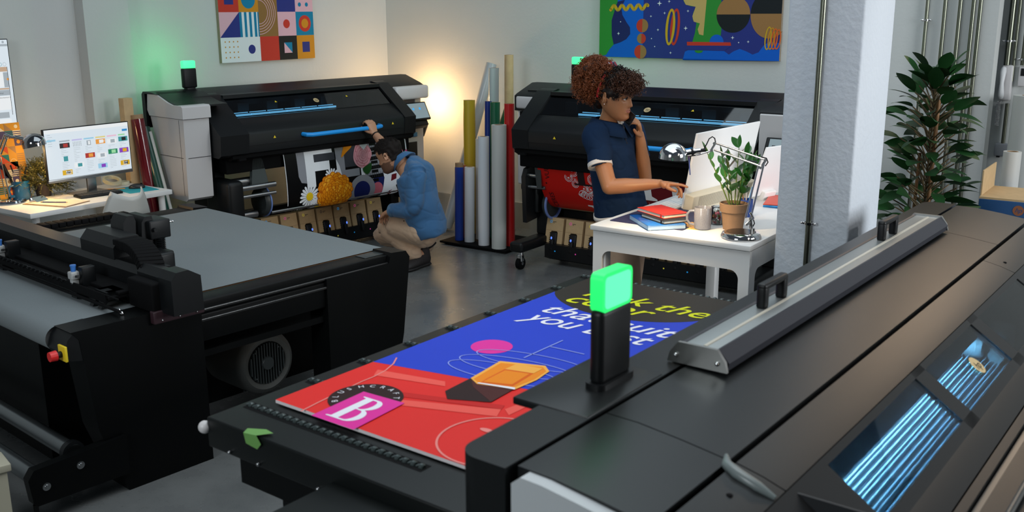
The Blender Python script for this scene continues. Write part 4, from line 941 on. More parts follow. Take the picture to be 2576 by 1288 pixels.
# dark round patch behind the headline
A.poly([(min(W_, max(0, .31 + .36 * cos(R_(a)))), min(H_, 1.52 + .32 * sin(R_(a)))) for a in range(0, 360, 6)], PX['dark'], 2)
bw_ = .46
def clip_top(): pass
for s_, p0, p1, c_ in (('Pick the', None, (1765, 803), 'yel'), ('color', (1407, 757), (1622, 797), 'yel'), ('that suits', (1362, 777), (1700, 865), 'white'), ('you best', (1310, 803), (1628, 872), 'white')):
    vs_, _ = text_mesh(s_, .32, .006); w0, w1 = min(v[0] for v in vs_), max(v[0] for v in vs_); e1 = pb(*p1)
    if p0 is None: sz = .150; e0 = (e1[0] - (w1 - w0) * sz * 1.05, e1[1])
    else: e0 = pb(*p0)
    L_ = e1[0] - e0[0]; sz = .150; A.text(s_, e0[0], e0[1] * .5 + e1[1] * .5, sz, PX[c_], 5, shear=.32, bold=.006, sx=L_ / ((w1 - w0) * sz))
A.disc(*pb(1237, 872), .068, PX['mag'], 3)
for (X, Y, rx, ry, ro_) in ((1290, 900, .19, .06, 8), (1255, 915, .20, .066, 8), (1225, 930, .20, .066, 6)):
    x, y = pb(X + 10, Y); A.ring(x + .05, y, rx, .004, PX['line'], 6, ry=ry, rot=ro_)
A.line(pbs((1318, 901), (1416, 857)), .005, PX['line'], 6); A.line(pbs((1385, 873), (1470, 892)), .005, PX['line'], 6)
A.line([pb(x, y) for x, y in ((998, 900), (990, 915), (970, 932), (940, 948), (910, 960), (800, 1013), (757, 1035))], .005, PX['lred'], 4)
# gem bottle: orange facets with its dark cast part
A.poly(pbs((1120, 985), (1185, 952), (1290, 982), (1235, 1013), (1125, 1005)), PX['br1'], 7); A.poly(pbs((1185, 952), (1290, 982), (1235, 1013), (1190, 975)), PX['br2'], 8)
A.poly(pbs((1184, 953), (1258, 910), (1372, 922), (1382, 936), (1350, 958), (1295, 982), (1200, 968)), PX['or2'], 9)
A.poly(pbs((1192, 955), (1260, 915), (1366, 926), (1374, 936), (1345, 956), (1292, 977), (1204, 965)), PX['or1'], 10)
A.poly(pbs((1222, 956), (1270, 931), (1342, 942), (1290, 974), (1210, 964)), PX['or3'], 11); A.poly(pbs((1228, 956), (1271, 934), (1332, 943), (1288, 970), (1215, 963)), PX['or1'], 12)
A.poly(pbs((1270, 931), (1342, 942), (1366, 930), (1300, 918)), PX['or2'], 12)
A.poly(pbs((1200, 967), (1204, 965), (1296, 978), (1295, 983)), PX['white'], 13)
# soft glassy folds in the red
A.poly(pbs((950, 930), (1120, 960), (1120, 972), (940, 944)), PX['sred'], 3); A.poly(pbs((1010, 1006), (1260, 1030), (1250, 1048), (990, 1018)), PX['sred'], 3); A.poly(pbs((1280, 1045), (1395, 990), (1385, 985), (1270, 1030)), PX['sred'], 3)
A.poly(pbs((1000, 985), (1270, 1020), (1262, 1030), (985, 995)), PX['dred'], 3)
x, y = pb(1245, 1110); A.ring(x + .0, y, .15, .006, PX['lred'], 4); A.disc(*pb(1225, 1083), .022, PX['lred'], 4, ry=.01)
# logo: black disc, magenta tile, white serif letter
x0, y0 = pb(917, 1003); A.disc(x0, y0 + .005, .106, PX['br1'], 5)
word = 'BLUSHCRAFT'; yc = y0 + .005
g0, g1 = [math.degrees(math.atan2(pb(*p)[1] - yc, pb(*p)[0] - x0)) for p in ((845, 1010), (1000, 1003))]
if g0 < 0: g0 += 360
for i, ch_ in enumerate(word):
    a = g0 + (g1 - g0) * i / 9.0; A.text(ch_, x0 + .078 * cos(R_(a)) - .008 * sin(R_(a)), yc + .078 * sin(R_(a)) + .008 * cos(R_(a)), .025, PX['white'], 8, rot=a - 90)
c4 = pbs((915, 987), (1018, 1016), (889, 1083), (783, 1047)); A.poly(c4, PX['mag'], 9)
e0 = Vector(c4[3]); ex = (Vector(c4[2]) - e0); ey = (Vector(c4[0]) - e0)
def tb_(x, y): v = e0 + ex * x + ey * y; return (v.x, v.y)
def B_poly(pts, L, mi=PX['white'], holes=()): A.poly([tb_(*p) for p in pts], mi, L, [[tb_(*p) for p in h] for h in holes])
o1 = [(.18, .12), (.58, .12)] + [(.58 + .22 * cos(R_(a)), .32 + .20 * sin(R_(a))) for a in range(-90, 70, 12)] + [(.62, .515)] + [(.54 + .20 * cos(R_(a)), .69 + .18 * sin(R_(a))) for a in range(-60, 91, 12)] + [(.18, .87), (.18, .845), (.27, .83), (.27, .16), (.18, .145)]
h1 = [(.44, .155), (.54, .155)] + [(.56 + .10 * cos(R_(a)), .32 + .165 * sin(R_(a))) for a in range(-80, 81, 16)] + [(.44, .49)]
h2 = [(.44, .52), (.52, .52)] + [(.52 + .09 * cos(R_(a)), .68 + .15 * sin(R_(a))) for a in range(-80, 81, 16)] + [(.44, .835)]
B_poly(o1, 11, PX['white'], (h1, h2))
A.build('print', t)
# ================================================================== RIGHT-HAND DESK AND WHAT STANDS ON IT
DP = at_z(1487, 565, .90); DU, DV = luv(DP, WB); DLOC = loc(WB, DU, DV)
DZ = .90
def onD(u, v, z=DZ): return loc(WB, DU + u, DV + v, z)
t = thing('desk', 'tall white desk with rounded legs beside the woman, lamp and plant on it', 'desk', DLOC, WB)
DW, DD = .838, 1.50
MB().box(-.004, DW, -.004, DD, .874, .90, bev=.003).build('desk_top', mat('desk_white', (.74, .745, .74), .4), t)
def arch(x0, x1, zt, zb, leg, r):  # outline of a panel with two legs and rounded inner corners
    p = [(x0, 0), (x0 + leg, 0)]
    for i in range(7): a = R_(180 - 15 * i); p.append((x0 + leg + r + r * cos(a), zb - r + r * sin(a)))
    for i in range(7): a = R_(90 - 15 * i); p.append((x1 - leg - r + r * cos(a), zb - r + r * sin(a)))
    return p + [(x1 - leg, 0), (x1, 0), (x1, zt), (x0, zt)]
fr = MB(); fr.prism(arch(.008, DW - .004, .870, .775, .052, .045), .008, .035, 'v', 0, .003); fr.prism(arch(.008, DW - .004, .870, .775, .052, .045), DD - .035, DD - .008, 'v', 0, .003)
fr.box(.012, .03, .03, DD - .03, .775, .870); fr.build('apron_frame', mat('desk_white', 0), t)
sd = MB(); sd.prism([(y, z) for y, z in arch(.03, DD - .03, .870, .775, .052, .045)], DW - .032, DW - .005, 'u', 0, .003); sd.build('side_frame', mat('desk_white', 0), t)
for x in (.008,):
    for y in (.03, DD - .09): MB().box(x, x + .06, y, y + .055, 0, .80, bev=.004).build('leg', mat('desk_white', 0), t)
# cutting mat
t = thing('cutting_mat', 'dark blue cutting mat with pale grid on the tall white desk', 'mat', onD(.03, .13), WB - 1)
MB().prism(rrect(0, .41, 0, .50, .01), 0.0003, .003, 'z').build('mat', mat('mat_blue', (.022, .024, .075), .6), t)
A = Art(lambda a, b, h: (a, b, .0032 + h), [mat('mat_line', (.12, .12, .22), .6)])
for i in range(1, 20): A.rect(.01 + i * .0195, .0106 + i * .0195, .012, .488, 0, 1)
for i in range(1, 24): A.rect(.012, .398, .01 + i * .02, .0106 + i * .02, 0, 1)
A.build('grid', t)
# keyboard
t = thing('keyboard', 'white keyboard in front of the white monitor on the tall desk', 'keyboard', onD(.075, .47, DZ + .003), WB + 2)
MB().box(0, .125, 0, .34, 0, .014, bev=.004).build('case', WHP, t)
k = MB()
for i in range(5):
    for j in range(15): k.box(.010 + i * .022, .029 + i * .022, .010 + j * .0215, .028 + j * .0215, .013, .019, bev=.002)
k.build('key', WHT, t)
# big all-in-one monitor seen from behind
PEARL = mat('pearl_white', (.80, .80, .80), .35); CREAM = mat('speaker_cream', (.62, .56, .43), .6)
t = thing('monitor', 'large white monitor seen from the back beside the pointing hand', 'monitor', DLOC, WB)
bl_, tl_, tr_ = Vector((.208, .60, .905)), Vector((.278, .60, 1.312)), Vector((.385, 1.20, 1.327))
ex = (tr_ - tl_); W_ = ex.length; ex.normalize(); ey = (tl_ - bl_); H_ = ey.length; ey.normalize(); en = ex.cross(ey).normalized()
Mm = Matrix((ex, ey, en)).transposed().to_4x4(); Mm.translation = bl_
if (Mm.to_3x3() @ Vector((0, 0, 1))).x < 0: SGN = -1
else: SGN = 1
MB().box(0, W_, 0, H_, -.006, .006, M=Mm, bev=.003).build('back_panel', PEARL, t)
MB().box(.004, W_ - .004, .004, H_ - .004, -.007 * SGN - .001, -.007 * SGN + .001, M=Mm).build('screen', SCR, t)
s_ = MB(); s_.box(-.002, W_, -.012, .085, .004 * SGN, .062 * SGN, M=Mm, bev=.008); sp = s_.build('speaker_bar', CREAM, t)
gr = MB()
for i in range(60): gr.box(.05 + i * .009, .054 + i * .009, .01, .078, .062 * SGN, .0635 * SGN, M=Mm)
gr.build('speaker_grille', mat('grille_tan', (.4, .37, .3), .7), sp)  # bars in a darker cream than the speaker bar
A = Art(lambda a, b, h: Mm @ Vector((a, b, (.0065 + h) * SGN)), [mat('logo_silver', (.35, .35, .36), .25, .9), PEARL]); A.disc(W_ * .5, H_ * .52, .030, 0, 1)
vs_, fs = text_mesh('hp', .35, 0); A._put([(W_ * .5 - .020 + x * .036, H_ * .52 - .012 + y * .036) for x, y in vs_], fs, 1, 2); A.build('logo', t)
# second panel behind
t = thing('monitor', 'second thin white monitor seen from the back, right behind the potted plant', 'monitor', DLOC, WB)
p0, p1 = Vector((.40, 1.16, .925)), Vector((.52, 1.20, 1.16)); ex = Vector((.32, 1, .0)).normalized(); ey = (p1 - p0); H2 = .27; ey = Vector((.30, -.02, .95)).normalized(); en = ex.cross(ey).normalized()
M2 = Matrix((ex, ey, en)).transposed().to_4x4(); M2.translation = Vector((.42, 1.0, .925))
MB().box(0, .30, 0, .30, -.004, .004, M=M2, bev=.002).build('back_panel', PEARL, t); MB().box(.10, .2, -.03, .03, -.02, .03, M=M2, bev=.006).build('foot', PEARL, t)
# notebooks
def book(kind, label, cx, cy, z, rot, L, W, T, cov, page, elastic=None, group=None):
    b = thing(kind, label, 'notebook', onD(cx, cy, z), WB + rot, group)
    c = MB(); c.box(-L / 2, L / 2, -W / 2, W / 2, 0, .0022, bev=.001); c.box(-L / 2, L / 2, -W / 2, W / 2, T - .0022, T, bev=.001); c.box(-L / 2, L / 2, W / 2 - .003, W / 2, 0, T, bev=.001); c.build('cover', cov, b)
    MB().box(-L / 2 + .004, L / 2 - .004, -W / 2 + .004, W / 2 - .004, .0018, T - .0018).build('pages', page, b)
    if elastic: MB().box(L / 2 - .03, L / 2 - .024, -W / 2 - .001, W / 2, -.0005, T + .0008).build('elastic_band', elastic, b)
    return b
PG = mat('paper_pages', (.72, .70, .60), .8)
book('folder', 'translucent blue folder with papers, bottom of the notebook stack', .268, .192, DZ + .0005, -43, .285, .20, .026, glassy('blue_film', (.25, .60, .95), .06, .15), mat('folder_pages', (.45, .62, .78), .7))
book('notebook', 'black notebook between the red notebook and the blue folder', .300, .205, DZ + .0275, -30, .21, .14, .014, mat('black_cover', (.02, .02, .022), .5), PG, BLK)
book('notebook', 'red notebook with elastic band on top of the notebook stack', .262, .262, DZ + .0425, -28, .235, .15, .018, mat('red_cover', (.72, .035, .02), .42), PG, mat('red_band', (.5, .02, .015), .5))
t = thing('sticky_note', 'yellow paper notes sticking out by the mug', 'paper', onD(.425, .165, DZ + .0005), WB + 10); MB().box(0, .09, 0, .07, 0, .0015).build('note', mat('note_yellow', (.72, .55, .18), .7), t)
t = thing('paper_sheet', 'orange card sheet with black edge beside the black notebook', 'paper', onD(.36, .26, DZ + .0035), WB - 38); MB().box(0, .13, 0, .07, 0, .0015).build('sheet', mat('card_orange', (.70, .38, .12), .7), t); MB().box(0, .13, .07, .078, 0, .002).build('black_edge', BLK, t)
# mug
SP = mat('speckled_ceramic', (.24, .25, .29), .25, var=.25, bs=220, coat=.3)
t = thing('mug', 'speckled grey ceramic mug with handle next to the notebooks', 'mug', onD(.503, .215), WB)
MB().lathe([(0, .0), (.036, .0), (.041, .006), (.043, .105), (.041, .108), (.039, .104), (.037, .01), (0, .008)], n=40).build('body', SP, t)
hd = MB(); hd.tube([(-.040, -.012, .088), (-.060, -.018, .087), (-.073, -.022, .070), (-.073, -.022, .042), (-.060, -.018, .022), (-.040, -.012, .018)], .0065, 10); hd.build('handle', SP, t)
# candy jar
t = thing('candy_jar', 'small glass clip jar with red, green and pink sweets behind the mug', 'jar', onD(.515, .36), WB)
MB().lathe([(0, 0), (.030, 0), (.032, .004), (.032, .078), (.027, .084), (.027, .088), (.0255, .088), (.0255, .083), (.030, .076), (.030, .004), (0, .003)], n=28).build('glass_body', glassy('jar_glass', (.9, .93, .93), .06), t)
l = MB(); l.lathe([(0, .094), (.020, .094), (.030, .091), (.031, .088), (.029, .086), (0, .086)], n=28); l.build('lid', glassy('jar_glass', 0), t)
MB().tube([(.029 * cos(R_(a)), .029 * sin(R_(a)), .086) for a in range(0, 360, 15)], .0016, 6, closed=True).tube([(-.031, 0, .086), (-.034, -.004, .07), (-.031, 0, .055)], .0012, 6).build('wire_clip', CHR, t)
cs = [mat('sweet_red', (.6, .02, .02), .3), mat('sweet_green', (.04, .25, .03), .3), mat('sweet_pink', (.65, .12, .25), .3), mat('sweet_brown', (.12, .05, .03), .3)]
cm = MB(); random.seed(3)
for i in range(46): a = random.uniform(0, 6.3); r = .022 * math.sqrt(random.random()); cm.ball((r * cos(a), r * sin(a), .008 + .055 * random.random()), .0075, n=5, mi=random.randrange(4))
o = cm.build('sweets', cs, t); o['kind'] = 'stuff'
# potted plant on the desk
LEAF = mat('zz_leaf', (.035, .17, .025), .28, var=.35, bs=14, coat=.2)
def leaf_into(m, base, d, L, W, droop=.15, mi=0, cup=.18, n=6):
    d = Vector(d).normalized(); side = d.cross(Vector((0, 0, 1)))
    if side.length < .05: side = Vector((1, 0, 0))
    side.normalize(); up = side.cross(d).normalized(); roll = random.uniform(-.7, .7); side = side * cos(roll) + up * sin(roll); up = side.cross(d).normalized()
    vs_ = []; 
    for i in range(n + 1):
        t_ = i / n; w_ = W * (sin(pi * min(1, t_ ** .85)) ** .8) * .5 if 0 < t_ < 1 else 0
        c = base + d * (L * t_) - Vector((0, 0, 1)) * (droop * L * t_ * t_)
        vs_ += [tuple(c - side * w_ + up * w_ * cup), tuple(c), tuple(c + side * w_ + up * w_ * cup)]
    fs = []
    for i in range(n):
        a = i * 3; fs += [(a, a + 1, a + 4, a + 3), (a + 1, a + 2, a + 5, a + 4)]
    m.add(vs_, fs, mi, True)
t = thing('potted_plant', 'glossy green plant in a terracotta coloured pot on the tall desk', 'plant', onD(.625, .30), WB)
TER = mat('terracotta', (.27, .165, .095), .85, bump=.2, bs=120, var=.1)
MB().lathe([(0, 0), (.048, 0), (.058, .085), (.066, .088), (.069, .128), (.064, .130), (.060, .118), (0, .116)], n=40).build('pot', TER, t)
MB().lathe([(0, .119), (.03, .121), (.061, .117)], n=24).build('soil', mat('soil', (.05, .035, .025), .95, bump=.6, bs=200), t)
random.seed(11); fo = MB(); stm = MB()
for i in range(9):
    a = i * 2.4; lean = random.uniform(.1, .52); h_ = random.uniform(.15, .27); b0 = Vector((.022 * cos(a), .022 * sin(a), .115)); top = b0 + Vector((lean * h_ * cos(a), lean * h_ * sin(a), h_))
    stm.tube([b0, (b0 + top) / 2 + Vector((0, 0, .01)), top], [.0035, .003, .0018], 6)
    for j in range(6):
        tt = .30 + .7 * j / 5; p = b0.lerp(top, tt); sa = a + pi / 2 * (1 if j % 2 else -1) + random.uniform(-.4, .4)
        leaf_into(fo, p, (cos(sa) * .75, sin(sa) * .75, .75 + .3 * tt), random.uniform(.055, .085), random.uniform(.030, .042), .1)
    leaf_into(fo, top, (lean * cos(a), lean * sin(a), 1), .07, .026, .05)
stm.build('stems', mat('stem_green', (.10, .16, .03), .5), t); fo.build('foliage', LEAF, t)
# architect lamp
t = thing('desk_lamp', 'chrome architect lamp with domed shade on the tall desk', 'lamp', onD(.735, .135), WB)
inv = (Matrix.Translation(onD(.735, .135)) @ Matrix.Rotation(R_(WB), 4, 'Z')).inverted(); LY = onD(.735, .135).y
def LP(x, y, dy=0): return inv @ at_y(x, y, LY + dy)
MB().lathe([(0, 0), (.088, 0), (.095, .006), (.095, .012), (.086, .026), (.070, .030), (0, .030)], n=48).build('base', CHR, t)
MB().lathe([(0, .031), (.068, .031), (.069, .030)], n=40).build('base_plate', mat('dark_chrome', (.06, .05, .045), .15, .7), t)
ar = MB(); q0 = LP(1893, 590); ar.cyl(q0 + Vector((0, 0, -.02)), q0 + Vector((0, 0, .03)), .011, 16); ar.cyl(LP(1890, 575), LP(1888, 552), .008, 12)
for dx in (-8, 5): ar.tube([LP(1884 + dx, 548), LP(1917 + dx, 412)], .0045, 8)
ar.tube([LP(1876, 566), LP(1895, 548), LP(1888, 535)], .007, 8)
for dy in (0, 17): ar.tube([LP(1800 - dy * .2, 360 + dy), LP(1925 - dy * .5, 402 + dy)], .0045, 8)
ar.tube([LP(1790, 376), LP(1800, 360)], .005, 8); ar.tube([LP(1927, 402), LP(1912, 425)], .006, 8); ar.tube([LP(1862, 400), LP(1905, 408)], .0035, 6, )
for p in ((1797, 361), (1925, 403), (1909, 421), (1790, 378), (1888, 550), (1884, 562)): ar.lathe([(0, -.010), (.007, -.010), (.007, .010), (0, .010)], LP(*p), LP(*p, .1) - LP(*p), 12)
ar.build('arm', mat('arm_chrome', (.8, .8, .8), .22, 1), t)
cd = MB(); cd.tube([LP(1770, 377, .0), LP(1778, 362), LP(1784, 349), LP(1792, 344), LP(1798, 348), LP(1800, 358)], .0028, 8); cd.tube([LP(1905, 402), LP(1915, 395), LP(1928, 398), LP(1932, 408), LP(1925, 418)], .0028, 8); cd.tube([LP(1893, 545), LP(1898, 562), LP(1888, 580), LP(1893, 588)], .0028, 8); cd.build('cord', BLK, t)
hp_ = LP(1693, 400); ax_ = (LP(1697, 360) - hp_).normalized()
sh = MB(); RS = .0655
sh.lathe([(RS + .001, 0), (RS, .012)] + [(RS * cos(R_(a)), .012 + RS * .95 * sin(R_(a))) for a in range(8, 91, 8)] + [(.0, .012 + RS * .95)], hp_, ax_, 48)
sh.lathe([(RS - .002, 0)] + [(RS * .96 * cos(R_(a)), .010 + RS * .9 * sin(R_(a))) for a in range(0, 91, 10)], hp_, ax_, 40)
sh.build('lamp_shade', CHR, t)
MB().ball(hp_ + ax_ * .025, .022, n=12).build('bulb', mat('warm_bulb', (.9, .8, .6), .4, emis=(1, .66, .30), es=9), t)
sk = MB(); sk.cyl(LP(1722, 386), LP(1748, 381), .016, 20); sk.cyl(LP(1738, 383), LP(1744, 382), .0185, 20, 1); sk.cyl(LP(1748, 381), LP(1762, 379), .012, 16); sk.cyl(LP(1760, 379), LP(1775, 377), .008, 12, 1); sk.tube([LP(1735, 393), LP(1760, 388), LP(1780, 382), LP(1790, 378)], .004, 8); sk.tube([LP(1733, 394), LP(1736, 440)], .003, 8)
sk.build('socket', [CHR, BLK], t)
P_ = at_y(1693, 412, LY)
spot('desk_lamp_light', at_y(1693, 402, LY), at_z(1690, 560, .9), 13, (1.0, .70, .38), 130, .5, .03)
# papers and pens at the back of the desk
for i, (lab, c_, z, r_) in enumerate([('blue card folder lowest in the stack by the pillar', 'card_blue', .0, 8), ('light blue card folder in the middle of the stack by the pillar', 'card_blue2', .006, 2), ('red card folder on top of the stack by the pillar', 'card_red', .012, 14)]):
    mt = {'card_blue': mat('card_blue', (.02, .25, .62), .5), 'card_blue2': mat('card_blue2', (.03, .33, .75), .5), 'card_red': mat('card_red', (.68, .08, .05), .5)}[c_]
    t = thing('card_folder', lab, 'folder', onD(.545, .90, DZ + .0005 + z), WB + r_, 'card folders by the pillar'); MB().box(0, .22, 0, .30, 0, .005, bev=.001).build('card', mt, t)
t = thing('pen_cup', 'blue pen cup half hidden behind the plant pot', 'cup', onD(.56, .62), WB)
MB().lathe([(0, 0), (.035, 0), (.035, .09), (.033, .09), (.032, .004), (0, .004)], n=24).build('cup', mat('cup_blue', (.03, .08, .35), .4), t)
for i in range(4):
    tp = thing('pen', ['blue pen standing in the pen cup', 'dark pen standing in the pen cup', 'brown pencil standing in the pen cup', 'white pen standing in the pen cup'][i], 'pen', onD(.56, .62, DZ + .005), WB + i * 90)
    MB().cyl((0, 0, 0), (.026, .01, .15), .004, 8).build('barrel', [BLU, BLK, mat('pencil_brown', (.3, .15, .05), .5), WHP][i], tp)

# ================================================================== LEFT DESK
K = .9836; LZ = .75
def onL(u, v, z=LZ): return loc(WA, u * K, v * K, z)
t = thing('desk', 'low white desk against the left wall with computer and lamp', 'desk', loc(WA, 3.135, 5.845), WA)
MB().box(0, 1.02, 0, .585, .718, .75, bev=.003).build('desk_top', mat('desk_white', 0), t)
for x in (.06, .965):
    for y in (.05, .53): MB().cyl((x, y, 0), (x, y, .72), .022, 20).build('leg', mat('desk_white', 0), t)
# left monitor
t = thing('monitor', 'silver monitor showing a bright catalogue page on the low left desk', 'monitor', onL(3.82, 6.25), WA)
MS = mat('screen_page', (.05, .06, .07), .3, emis=srgb('dfeaf2'), es=.82)
MB().box(-.314, .305, -.004, .018, .115, .462, bev=.002).build('display_body', BLK, t)
A = Art(lambda a, b, h: (a, -.0045 - h, b), [MS] + [mat('px_' + k, (.02, .02, .02), .4, emis=srgb(v), es=.8) for k, v in dict(dark='2a2326', teal='3f9aa0', blue='2f8fd0', lblue='9fd4ee', lav='c8c4f0', yel='e8d98a', pink='f0c4da', green='9fe0a8', orange='f0a040', red='b03028', dgreen='1f8a60', gold='e0b010', grey='a9b4bc', purple='8a40c0', black='141416', white='f4f8fa').items()])
PXI = dict(page=0, dark=1, teal=2, blue=3, lblue=4, lav=5, yel=6, pink=7, green=8, orange=9, red=10, dgreen=11, gold=12, grey=13, purple=14, black=15, white=16)
X0, X1, Y0_, Y1_ = -.308, .299, .135, .457
def sx_(f): return X0 + (X1 - X0) * f
def sy_(f): return Y1_ - (Y1_ - Y0_) * f
def R4(x0, x1, y0, y1, c, L=2): A.rect(sx_(x0), sx_(x1), sy_(y1), sy_(y0), PXI[c], L)
R4(0, 1, 0, 1, 'page', 0); R4(0, 1, 0, .075, 'white', 1); R4(.02, .12, .20, .235, 'lblue'); R4(.92, .985, .135, .18, 'blue')
cols = [.16, .305, .445, .585, .725, .865]
for i, c_ in enumerate(['grey', 'lav', 'lblue', 'yel', 'pink', 'green']): R4(cols[i], cols[i] + (.12 if i < 5 else .085), .235, .265, c_)
pics = [(0, .29, 'dark', 'red'), (2, .29, 'grey', 'white'), (3, .29, 'orange', 'white'), (4, .31, 'white', 'grey'), (5, .29, 'teal', 'black'), (0, .56, 'teal', 'teal'), (2, .55, 'red', 'orange'), (3, .58, 'white', 'grey'), (4, .53, 'dgreen', 'green'), (5, .53, 'purple', 'gold'), (0, .84, 'gold', 'black'), (1, .72, 'white', 'teal'), (3, .80, 'lblue', 'purple'), (5, .80, 'gold', 'black')]
for (ci, y, c1_, c2_) in pics:
    w_ = .05 if (ci, y) in ((0, .56), (2, .29)) else .115; w_ = min(w_, .985 - cols[ci]); x = cols[ci] + (.03 if w_ == .05 else 0)
    R4(x, x + w_, y, y + .10, c1_, 3); R4(x + w_ * .35, x + w_ * .8, y + .015, y + .085, c2_, 4)
for ci in range(6):
    for j in range(16):
        y = .41 + j * .034
        if not any(c == ci and yy - .01 < y < yy + .11 for c, yy, _, _ in pics): R4(cols[ci] + .01, cols[ci] + random.choice((.04, .07, .09)), y, y + .005, 'grey', 2)
for i in range(30): R4(cols[1] + .01 + (i % 6) * .018, cols[1] + .016 + (i % 6) * .018, .29 + (i // 6) * .02, .298 + (i // 6) * .02, 'dark', 3)
for j in range(6): R4(.03, .03 + random.uniform(.03, .06), .10 + j * .045, .106 + j * .045, 'grey', 2)
A.text('BLACK', sx_(.198), sy_(.888), .0135, PXI['white'], 6, bold=.03); A.text('FRIDAY', sx_(.198), sy_(.93), .0118, PXI['white'], 6, bold=.03); A.text('BLACK', sx_(.896), sy_(.848), .0105, PXI['white'], 6, bold=.03); A.text('FRIDAY', sx_(.896), sy_(.888), .0092, PXI['white'], 6, bold=.03); A.text('Sea!', sx_(.645), sy_(.35), .018, PXI['white'], 6)
A.build('screen', t)
MB().box(-.314, .305, -.008, .018, .112, .134, bev=.003).build('lower_bezel', STL, t)
MB().box(-.035, -.012, .02, .03, .0, .2, M=Matrix.Translation((.02, 0, 0))).box(-.03, .035, .015, .035, .005, .30, bev=.004).build('stand', STL, t)
MB().box(-.11, .13, -.05, .15, 0, .008, bev=.003).build('stand_foot', mat('foot_grey', (.25, .24, .23), .35, .5), t)
# tall wall display cut by the picture edge
t = thing('wall_display', 'tall bright display at the left picture edge above the low desk', 'display', loc(WA, 3.535, 6.60), WA)
MB().box(-.43, .0, 0, .025, 1.105, 1.775, bev=.003).build('display_body', BLK, t); MB().box(-.3, -.15, .02, .08, 1.3, 1.5).build('wall_bracket', BLKM, t)
A = Art(lambda a, b, h: (a, -.0005 - h, b), [MS] + [MATS['px_' + k] for k in list(PXI)[1:]] + [mat('px_tan', (.02, .02, .02), .4, emis=srgb('c9a98c'), es=.8)])
def D4(x0, x1, z0, z1, c, L=2): A.rect(x0, x1, z0, z1, 17 if c == 'tan' else PXI[c], L)
D4(-.424, -.006, 1.118, 1.770, 'page', 0); D4(-.424, -.006, 1.728, 1.742, 'grey', 1); A.disc(-.035, 1.755, .008, PXI['grey'], 2); A.text('Johnson', -.10, 1.756, .011, PXI['dark'], 3); A.text('Relations', -.095, 1.746, .009, PXI['dark'], 3)
D4(-.3, -.095, 1.60, 1.625, 'blue'); A.ring(-.072, 1.612, .012, .002, PXI['teal'], 2); A.ring(-.042, 1.612, .012, .002, PXI['grey'], 2)
D4(-.42, -.03, 1.565, 1.595, 'tan'); D4(-.42, -.05, 1.465, 1.562, 'white'); D4(-.06, -.026, 1.462, 1.56, 'grey', 3); A.disc(-.032, 1.515, .008, PXI['orange'], 4); D4(-.42, -.03, 1.448, 1.458, 'tan')
D4(-.42, -.03, 1.41, 1.445, 'grey', 2); A.text('Blue Vinyl', -.125, 1.421, .013, PXI['dark'], 4); D4(-.42, -.03, 1.315, 1.405, 'white'); D4(-.2, -.115, 1.32, 1.40, 'dark', 3); D4(-.15, -.12, 1.34, 1.39, 'pink', 4); A.text('Advertisement 2', -.11, 1.392, .012, PXI['dark'], 4)
D4(-.42, -.05, 1.262, 1.30, 'grey', 2); D4(-.42, -.04, 1.14, 1.255, 'white', 2); A.text('our', -.14, 1.24, .012, PXI['dark'], 4); D4(-.030, -.027, 1.28, 1.595, 'dark', 5)
A.build('screen', t)
# patterned canvas leaning on the desk
t = thing('patterned_canvas', 'colourful tile-patterned board leaning behind the low desk lamp', 'picture', loc(WA, 3.44, 6.36, LZ), WA)
MC = Matrix.Rotation(R_(-6), 4, 'X')
MB().box(-.42, .0, 0, .012, 0, .50, M=MC).build('board', CB, t)
A = Art(lambda a, b, h: MC @ Vector((a, -.0005 - h, b)), IM); s_ = .0525; random.seed(5)
pal = ['dteal', 'dor', 'och', 'purp', 'tan', 'cream']
for i in range(8):
    for j in range(10):
        x0, x1, z0, z1 = -.42 + i * s_, -.42 + (i + 1) * s_, j * .05, (j + 1) * .05; c1_ = random.choice(pal); c2_ = random.choice([p for p in pal if p != c1_]); A.rect(x0, x1, z0, z1, IX[c1_], 1); k = random.randrange(6)
        if k == 0: A.poly([(x0, z0), (x1, z0), (x0, z1)], IX[c2_], 2)
        if k == 1: A.disc((x0 + x1) / 2, (z0 + z1) / 2, .012, IX[c2_], 2, n=16)
        if k == 2:
            for m_ in range(4): A.rect(x0, x1, z0 + m_ * .0125, z0 + m_ * .0125 + .006, IX[c2_], 2)
        if k == 3: A.poly([(x1, z1), (x1, z0), (x0, z1)], IX[c2_], 2)
        if k == 4: A.ring((x0 + x1) / 2, z0, .02, .002, IX['cream'], 2, a0=0, a1=180, n=14)
A.build('printed_face', t)
# lamp on the low desk
t = thing('desk_lamp', 'chrome desk lamp with round head on the low left desk', 'lamp', onL(3.315, 6.42), WA)
inv2 = (Matrix.Translation(onL(3.315, 6.42)) @ Matrix.Rotation(R_(WA), 4, 'Z')).inverted(); L2Y = onL(3.315, 6.42).y
def L2(x, y, dy=0): return inv2 @ at_y(x, y, L2Y + dy)
MB().lathe([(0, 0), (.095, 0), (.103, .008), (.098, .022), (.08, .028), (0, .03)], n=40).build('base', CHR, t)
ar = MB(); [ar.tube([L2(15 + d, 495), L2(-8 + d, 395)], .004, 8) for d in (0, 9)]; ar.tube([L2(-6, 385), L2(12, 338)], .006, 8); ar.tube([L2(2, 388), L2(20, 342)], .006, 8); ar.tube([L2(12, 338), L2(28, 345), L2(45, 346)], .010, 10); ar.tube([L2(40, 345), L2(66, 351)], .014, 12); ar.build('arm', mat('arm_chrome', (.8, .8, .8), .22, 1), t)
hc = L2(84, 357); axx = (L2(78, 338) - hc).normalized(); sh = MB(); RS = .072
